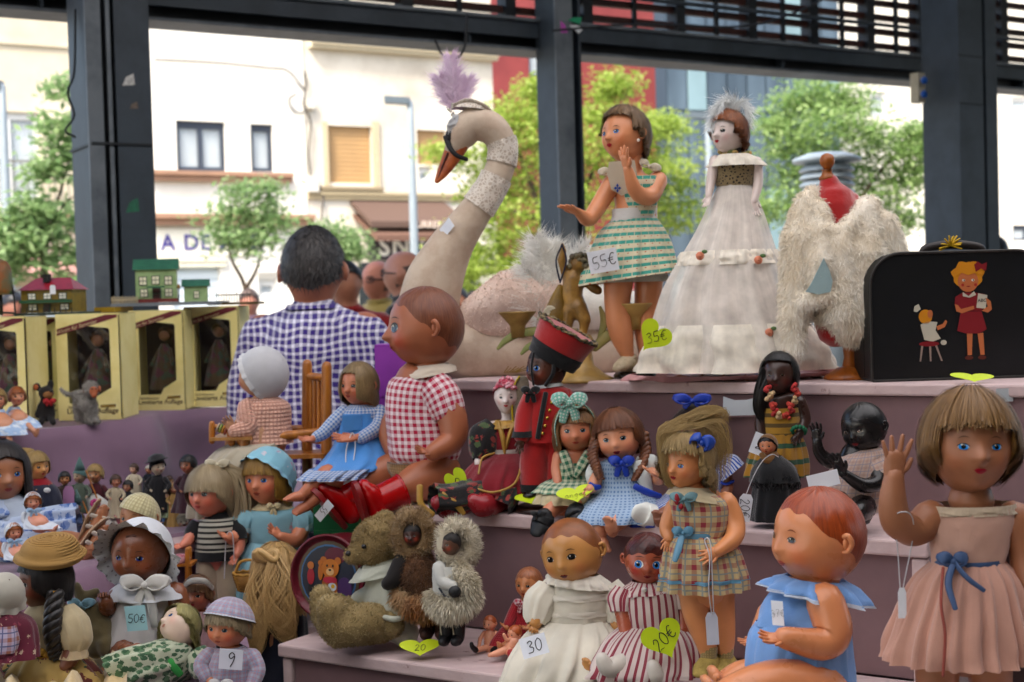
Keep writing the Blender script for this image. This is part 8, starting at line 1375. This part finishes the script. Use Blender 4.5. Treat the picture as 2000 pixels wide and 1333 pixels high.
t=T('crochet_cap_baby','baby doll with grey curls in pink and blue crocheted cap and jacket','doll',(448,1352),2.24,GL);k=t.k;t.head(446,1222,86,-20,4,2,'#c47e58','baby','grey','#a8583f','#8a6a44',blush=.55);t.wig(hair('#a8987c','#867658'),fringe=18,fw=50,L=.15,back=.3,thick=.14,n=240,wave=.06,messy=.06);ck_=cloth('#b3bccb','plaid','#b597a4',.012,'#8fa8c4',bump=.7);t.bonnet('crocheted_cap',ck_,(175,66),72,.30,ruff=.1,ramp=.01,pl=10,mat2=cloth('#c3c6cc','knit','#a8abb4',.006));t.loft('jacket',[(448,1262,0,26,22),(450,1280,0,48,36),(446,1315,0,54,40),(446,1352,0,58,42)],ck_,n=60,pleat=6,amp=.02);t.tube('sleeve',[(408,1282,-10,18),(394,1300,-20,17),(402,1322,-32,14)],ck_);t.tube('sleeve',[(492,1284,-6,18),(502,1310,-14,17),(494,1335,-26,14)],ck_);t.tube('torso',[(448,1258,0,14),(450,1285,0,34),(446,1345,0,40)],t.sk,12,3);t.bow('white_ribbon',430,1340,-50,20,16,cloth('#c9c9c9'));t.arm([(402,1322,-32,9),(410,1330,-38,8)],(424,1338,-48))
price_card('price_ticket','white card with a figure 9 on the crocheted jacket',451,1288,2.24- .05,46,40,'9','#d3d6de',0,0,6,'card',30)
t=T('long_hair_doll','doll seen from behind with very long wavy blond hair and a knot','doll',(545,1390),2.77,GL);k=t.k;t.head(540,1118,104,165,4,0,'#c08a64','girl',ears=False);lh=hair('#d6b684','#b08f5c',.4);t.wig(lh,fringe=None,fw=30,L=1.0,back=1.4,flare=.14,curl=.05,thick=.14,n=420,wave=.13,wf=1.5);t.locks('long_waves',[[(520,1080,-50,16),(508,1150,-60,26),(502,1220,-62,26),(496,1270,-60,18),(488,1300,-58,8)],[(545,1075,-54,16),(548,1140,-66,30),(552,1200,-66,30),(560,1240,-60,20),(572,1262,-56,10)],[(570,1085,-46,14),(582,1150,-56,20),(588,1210,-56,16)]],lh,260,6,.9,1.7);t.part('hair_knot',J(*[tube([t.q(520+22*math.cos(a+p),1086+9*math.sin(2*a+p),-62- 6*math.sin(a)) for a in np.linspace(0,6.28,15)],7*k,8,2) for p in (0,1.4)]),lh);t.loft('dark_dress',[(540,1175,0,30,24),(542,1195,0,54,40),(540,1260,0,62,46),(536,1320,0,76,56),(534,1385,0,84,60)],cloth('#1c2030'),n=70,pleat=8,amp=[0,.02,.04,.06,.08]);t.tube('torso',[(540,1165,0,16),(542,1195,0,40),(538,1330,0,50)],t.sk,12,3)
t=T('wicker_basket','small tan wicker basket tucked behind the long blond hair','basket',(486,1150),2.84);k=t.k;bw=plain('#a8803f',.7,.2,40);[t.part('weave',tube([t.q(486,1120+i*5)+np.array([math.cos(a)*(30- i*1.6),math.sin(a)*(24- i)+0,1.4*(-1)**j])*k for j,a in enumerate(np.linspace(0,6.283,25))],3*k,6,1),bw) for i in range(7)];t.part('lining',lathe([(20*k,0),(27*k,32*k)],t.q(486,1154)),plain('#8a6430',.8));t.part('handle',tube([t.q(458,1122),t.q(468,1100),t.q(486,1094),t.q(504,1100),t.q(514,1122)],3*k,6,4),bw)
t=TS('round_tin','round dark red tin with a bear picture on its lid','tin','low',640,.08);k=t.k;c=t.q(640,1128,0);an=nrm(np.array([-.42,-.9,.08]));R0=82*k;c=c+np.array([0,0,max(0,R0+.003- c[2])])
t.part('tin_body',lathe([(R0,-70*k),(R0,-2*k),(R0*1.03,0),(R0*1.03,4*k),(R0*.97,5*k),(R0*.95,-4*k),(R0*.82,-6*k)],c,an,48),emboss('#6b1c2a','#591521',16,.35));uu=nrm(np.cross(UP,an));vv=np.cross(an,uu)
def disc(nm,x,y,a,b_,col,lay,pts=None,rot=0):
 p=pts or [(x+a*math.cos(q)*math.cos(rot)- b_*math.sin(q)*math.sin(rot),y+a*math.cos(q)*math.sin(rot)+b_*math.sin(q)*math.cos(rot)) for q in np.linspace(0,6.283,22,endpoint=False)];t.part(nm,prism(np.array(p)*R0,c+an*(-5*k+.0008*lay),uu,vv,an*.0005),plain(col,.35,.08,40),smooth=False)
disc('gold_ring',0,0,.86,.86,'#5a4a34',1);disc('blue_ring',0,0,.78,.78,'#3f6b94',2);disc('picture_ground',0,0,.74,.74,'#1c2434',3);disc('red_curtain',.2,.52,.3,.2,'#5d1c30',4);disc('toy_box',.45,-.28,.22,.3,'#4a3060',4);disc('green_block',.35,-.5,.18,.14,'#5a7a34',5)
for x,y,a,b_,col,l_ in ((.06,-.22,.22,.34,'#a8652c',6),(.08,.22,.24,.22,'#b5702f',7),(-.12,.40,.09,.09,'#a8652c',6),(.28,.40,.09,.09,'#a8652c',6),(.08,.14,.11,.09,'#d0a878',8),(.08,.18,.035,.025,'#1a1412',9),(.0,.28,.025,.03,'#14100e',9),(.16,.28,.025,.03,'#14100e',9),(-.2,.12,.07,.2,'#b06a2c',6),(.08,-.06,.2,.08,'#a83244',8),(.14,-.22,.12,.1,'#c3cfd8',8),(.17,-.2,.05,.05,'#c9a030',9),(-.48,.0,.1,.2,'#a02838',5),(-.48,.26,.09,.09,'#b5703a',6),(-.48,-.3,.07,.12,'#14161c',5),(-.2,.34,.06,.06,'#b06a2c',8)): disc('painted_shape',x,y,a,b_,col,l_)
t=T('red_cushion_chair','tiny wooden chair with a pink floral seat beside the striped-top doll','toy chair',(350,1130),2.78);k=t.k;[t.part('post',tube([t.q(x,1130,d),t.q(x,y,d)],5*k,8,2),cw) for x,y,d in ((338,1100,-20),(366,1074,-20),(340,1098,20),(370,1072,20))];t.part('cushion',ball(t.q(352,1094),(20*k,24*k,12*k)),cloth('#c08f94','floral','#a04a58',.012));t.part('seat',hexa(t.q(334,1108,-24),(40*k,0,0),(0,48*k,0),(0,0,5*k)),cw,smooth=False)
CR=[('tiny figure in red hat and brown coat beside the pink tag',118,1010,126,935,26,'#a87a50','#3a2a24',1),('tiny witch-like figure with blue-green pointed hood',150,1000,156,930,28,'#a08a70','#5a6458',2),('tiny curly blond figure in dark red robe',186,1000,186,926,36,'#b08058','#4a1420',3),('tiny figure in pale shawl with flower on its head',232,1010,226,940,24,'#b0785c','#b0a48c',4),('tiny dark-hatted figure in long black robe',300,1000,308,912,32,'#b3a48c','#17161a',5),('tiny piper in navy coat with white cap',286,1012,291,918,16,'#b07a5a','#1f2430',6),('tiny black-haired figure near the cream long skirt',372,1000,368,908,36,'#8a5a40','#3a1c28',1),('tiny tan seated figure with arms spread',340,1030,340,955,20,'#a87a58','#a88a58',7),('tiny bride figure in white with pink posy',205,1040,172,970,22,'#c09078','#b9b5ac',8),('tiny brown basket-carrying figure in grey trousers',160,1050,150,990,20,'#b08a70','#5a4a3a',2),('tiny grey mouse-like figure behind the knitted cap',350,1060,356,1018,30,'#8f8a78','#7d786a',9),('tiny ochre-robed figure holding a drum',322,1020,330,940,20,'#a8804a','#8a6430',10),('tiny figure in dark shawl leaning on a stick',250,1012,250,950,22,'#a87a5c','#24222a',11),('tiny cream-gowned figure just under the cloth fold',262,990,262,916,20,'#c9a088','#c9bfa8',8),('tiny figure in ochre hood beside the witch-like one',140,1030,138,972,20,'#b58a68','#a8823f',7),('tiny figure in faded rose dress above the knitted cap',246,1040,236,978,22,'#c99a80','#a86a72',3),('tiny pale green figure beside the black-robed one',324,1010,326,968,18,'#c09a7c','#8a9a7c',4),('tiny red-coated figure against the striped-top doll',366,1040,362,985,18,'#b88a68','#8f2a2c',10),('tiny white-aproned figure behind the eyelet bonnet',228,1060,214,1000,20,'#c99c82','#cfcac0',4),('tiny blue-skirted figure between the brown and ochre ones',308,1050,306,992,20,'#c0906c','#4f6a94',3),('tiny tan bear-like figure low behind the striped top',372,1070,374,1040,20,'#a88a5c','#94784c',9)]
for i,(lab,px,py,hx,hy,hh,sk,dr,sd) in enumerate(CR):
 hm={1: blackh,2: None,3: blond,4: brown,5: None,6: None,7: None,8: brown,9: None,10: brown,11: blackh}[sd]
 t=mini('figurine',lab,px,py,ZC,hx,hy,hh,[20,-30,0,25,40,-10,-20][i % 7],sk,hm,cloth(dr),[(hx- 1,hy+hh*.5,0,hh*.25,hh*.2),((hx*2+px)/3,hy+hh*.9,0,hh*.55,hh*.4),((hx+px)/2,(hy+hh+py)/2,0,hh*.75,hh*.55),(px,py,0,hh*.95,hh*.7)],[[(hx- hh*.45,hy+hh*.75,-3,hh*.16),(hx- hh*.7,hy+hh*1.1,-8,hh*.14),(hx- hh*.5,hy+hh*1.4,-14,hh*.11),(hx- hh*.3,hy+hh*1.5,-20)],[(hx+hh*.45,hy+hh*.75,-3,hh*.16),(hx+hh*.7,hy+hh*1.1,-8,hh*.14),(hx+hh*.6,hy+hh*1.4,-14,hh*.11),(hx+hh*.35,hy+hh*1.55,-20)]],long=.25,D=3.02+.05*(i % 3));k=t.k
 if sd==2: t.bonnet('hood',cloth('#4f6b68'),(180,60),90,.15);t.part('hood_tip',lathe([(11*k,0),(7*k,12*k),(1*k,26*k)],t.q(hx,hy- hh*.4)),cloth('#4f6b68'));t.tube('staff',[(hx+12,hy- 10,-6,1.4),(hx+40,hy+60,-8,1.4)],cw,6)
 elif sd in (5,6): m_=cloth('#141316' if sd==5 else '#b0a89c');t.bonnet('cap',m_,(180,60),92,.2);sd==5 and t.part('hat_brim',lathe([(3*k,12*k),(14*k,8*k),(18*k,0),(24*k,-2*k)],t.q(hx- 3,hy- 14),(-.2,0,1),20),m_)
 elif sd in (7,9): t.bonnet('hood',cloth(dr),(180,40),100,.15)
 if sd==8: t.part('posy',J(*[ball(t.q(186+7*math.cos(a),984+6*math.sin(a),-30),4*k,6,5) for a in np.linspace(0,6,9)]),plain('#b04a7d',.8,.3,90));t.loft('veil',[(176,966,4,14,12),(192,985,0,22,18),(206,1015,-4,30,22),(214,1042,-6,32,24)],cloth('#c0bfb9'),n=60,pleat=8,amp=[0,.05,.1,.14])
# ---------------------------------------------------------------- people beyond the stall
def person(label,px,hy,D,hh,yaw,sk,hairm,shirt,trousers,bald=False,lean=0,armsout=0,face=False,hairline=30,hunch=.045,vox=.022,wide=1.0):
 """a standing figure in real proportions: one continuous body, clothes over it; px, hy = centre of the head, hh = head height in pixels"""
 t=T('person',label,'person',(px,600),D,'people in the market');g0=P(px,600,D);t.loc=np.array([g0[0],g0[1],.104]);t.o.location=t.loc;k=hh*t.k/.225
 hc=P(px,hy,D)- t.loc;S=(hc[2]- .0)/1.60;M=Rz(rad(yaw))
 def L_(x,y,z):
  x=x*wide
  z=z+hunch*np.clip((z- .7)/.5,0,1)
  return M @ (np.array([x,y,0])*S)+UP*z*S+np.array([hc[0],hc[1],0])+(M @ np.array([0,1.0,0]))*0
 def c(a,b,r0,r1): return ('c',L_(*a),L_(*b),r0*S,r1*S)
 sk_=skin(sk,.5);t.sk=sk_;R=hh/2*t.k
 prim=[c((0,.02,1.36),(0,.01,1.48),.066,.06)]
 for s_ in (-1,1):
  ex=s_*(.27+armsout);prim+=[c((s_*.18,.02,1.36),(s_*.225,.03,1.12),.055,.047),c((s_*.225,.03,1.12),(s_*.21,-.08,.90),.043,.03),('e',L_(s_*.2,-.12,.83),np.array([.035,.035,.08])*S),c((s_*.085,.02,.86),(s_*.09,.0,.47),.085,.06),c((s_*.09,.0,.47),(s_*.09,.03,.08),.055,.04),c((s_*.09,.04,.04),(s_*.1,-.14,.03),.045,.035)]
 prim+=[c((0,.02,1.0),(0,.03,1.3),.13,.14),c((-.15,.02,1.34),(.15,.02,1.34),.07,.07),c((-.06,.02,.9),(.06,.02,.9),.12,.12)]
 d=dirv(*np.meshgrid(np.linspace(-180,180,40,endpoint=False),np.linspace(-86,86,28)));V=(d*head_r(d,'man')[...,None]).reshape(-1,3);hg=G(V*R @ M.T+hc,gridF(28,40,True));hg.F+=[tuple(range(40))[::-1],tuple(27*40+i for i in range(40))];hg.mi+=[0,0]
 for s_ in (-1,1): hg=J(hg,ball(hc+M @ np.array([s_*.84*R,.04*R,-.1*R]),np.array([.08,.17,.28])*R,10,7,M))
 body=blob(prim+[('g',hg)],vox,3);t.part('body',body,sk_);t.H=dict(R=R,c=hc,M=M,kind='man');t.ho=t.o
 if bald:
  A_,E_=np.meshgrid(np.linspace(72,288,40),np.linspace(-34,26,10));t.part('hair',grid(t.surf(A_,E_+10*np.cos(np.radians(A_- 180))- 8,.02)),hairm)
  for s_ in (-1,1): t.part('eye',t.patch(np.column_stack([s_*21+7*np.cos(np.linspace(0,6.28,12,endpoint=False)),3+3.4*np.sin(np.linspace(0,6.28,12,endpoint=False))]),.02),INK);t.part('eyebrow',t.strip(np.column_stack([s_*21+np.linspace(-9,9,8),np.full(8,13.)]),np.column_stack([s_*21+np.linspace(-9,9,8),np.full(8,9.)]),.03),hairm)
  t.part('glasses',J(*[tube([t.surf(s_*21+12*math.cos(x),2+9*math.sin(x),.08) for x in np.linspace(0,6.28,14)],.03*R,6,1) for s_ in (-1,1)],*[tube([t.surf(s_*33,3,.08),t.surf(s_*60,2,.08),t.surf(s_*88,0,.08)],.03*R,6,2) for s_ in (-1,1)]),INK)
 if hairm is not None and not bald:
  t.painted_hair(hairm,hairline,.06,True,72,-32);rg=np.random.default_rng(3);az=rg.uniform(-180,180,1800);lo=np.interp(np.abs(az),[0,40,70,95,130,180],[hairline,hairline- 4,10,-10,-22,-30]);el=lo+(86- lo)*rg.random(1800);p=t.surf(az,el,.05,True);q_=t.surf(az+rg.normal(0,6,1800),el- 9,.13,True);sd=np.cross(q_- p,p- hc);sd/=np.linalg.norm(sd,axis=1)[:,None];w_=.016*R
  t.part('hair_tufts',G(np.stack([p- sd*w_,p+sd*w_,q_],1).reshape(-1,3),[(3*i,3*i+1,3*i+2) for i in range(1800)],np.repeat(np.column_stack([rg.random(1800),rg.random(1800)]),3,0)),hairm,kind='stuff')
 def shc(a,b,r0,r1): return c(a,b,r0,r1)
 sh_=[shc((0,.02,.88),(0,.03,1.28),.155,.165),shc((0,.02,1.385),(-.185,.02,1.32),.075,.076),shc((0,.02,1.385),(.185,.02,1.32),.075,.076),shc((-.08,.02,.86),(.08,.02,.86),.12,.12),shc((-.1,.02,1.15),(.1,.02,1.15),.12,.12),shc((0,.02,1.36),(0,.015,1.42),.085,.072)]
 for s_ in (-1,1): sh_+=[shc((s_*.18,.02,1.33),(s_*.225,.03,1.16),.082,.078),shc((s_*.225,.03,1.16),(s_*.23,.03,1.08),.078,.074)]
 sg_=blob(sh_,vox,4);q_=sg_.V*np.array([16,16,11]);q2=np.stack([np.sin(q_[:,0]*1.1+2*np.sin(q_[:,2]*.7))*np.sin(q_[:,2]*1.9+q_[:,0]),np.sin(q_[:,2]*2.7+q_[:,0]*1.7)],1) @ np.array([.6,.4]);sg_.V=sg_.V+(sg_.V- (L_(0,.02,1.1)*np.array([1,1,0])+sg_.V*np.array([0,0,1])))*(q2*.045)[:,None];t.part('shirt',sg_,shirt);tr=[shc((-.06,.02,.86),(.06,.02,.86),.125,.125)]
 for s_ in (-1,1): tr+=[shc((s_*.085,.02,.85),(s_*.09,.0,.47),.1,.078),shc((s_*.09,.0,.47),(s_*.09,.03,.1),.076,.065)]
 t.part('trousers',blob(tr,.024,3),trousers);[t.part('shoe',tube([L_(s_*.09,.07,.045),L_(s_*.095,-.05,.045),L_(s_*.1,-.17,.04)],np.array([.045,.05,.04])*S,10,3,[1,.9,.7],M @ np.array([1.0,0,0])),plain('#1c1a18',.5)) for s_ in (-1,1)]
 t.part('collar',loft([(L_(0,.01,1.40),M @ np.array([.082,0,0])*S,M @ np.array([0,.08,0])*S),(L_(0,.015,1.44),M @ np.array([.076,0,.0])*S,M @ np.array([0,.075,0])*S),(L_(0,.02,1.425),M @ np.array([.092,0,0])*S,M @ np.array([0,.09,0])*S)],32,3),shirt);return t
den=cloth('#2b3346',obj=True);plaid_shirt=cloth('#41307d','plaid','#e6e4ee',.0205,None,obj=True,thr=.6)
person('man with dark hair in purple and white plaid shirt seen from behind',612,526,3.95,160,176,'#a5674a',hair('#4a4644','#262322',.55),plaid_shirt,den,hunch=.05,vox=.012,wide=.92)
person('bald man with glasses and black shirt seen from the side behind the swan',790,535,6.6,92,-105,'#b07a62',plain('#5a4a44',.8,.2,80),cloth('#17181b',obj=True),den,bald=True);person('bald man looking down in the street behind the plaid-shirted man',738,548,7.6,78,-40,'#ab6f58',plain('#6b5248',.8,.2,80),cloth('#8a7a44',obj=True),den,bald=True)
person('dark-haired person in red and black top behind the plaid shoulder',676,552,5.9,80,20,'#a06a50',hair('#1c1816','#100e0d'),cloth('#8f1a1c',obj=True),den)
person('person with cropped dark hair passing beyond the suitcase',1943,492,9.0,60,-60,'#a06c54',hair('#2a1e1a','#171110'),cloth('#4a4a52',obj=True),den);person('dark-capped person beyond the red-roofed toy house',26,604,8.5,66,30,'#8a5a48',hair('#1a1a1e','#101014'),cloth('#3a3a44',obj=True),den);person('person with short hair in the far street beside the toy fence',487,590,10,50,10,'#b07a66',hair('#6b5a50','#4a3c34'),cloth('#6b5a6b',obj=True),den);person('small distant passer-by seen behind the swan neck',925,590,13,42,20,'#9a6a54',hair('#2a211c','#171210'),cloth('#8a7a3a',obj=True),den);person('second distant passer-by in dark clothes behind the swan neck',896,586,11,48,-20,'#9a6a54',hair('#1c1816','#100e0d'),cloth('#24262c',obj=True),den)
bpy.data.scenes.remove(WORK)
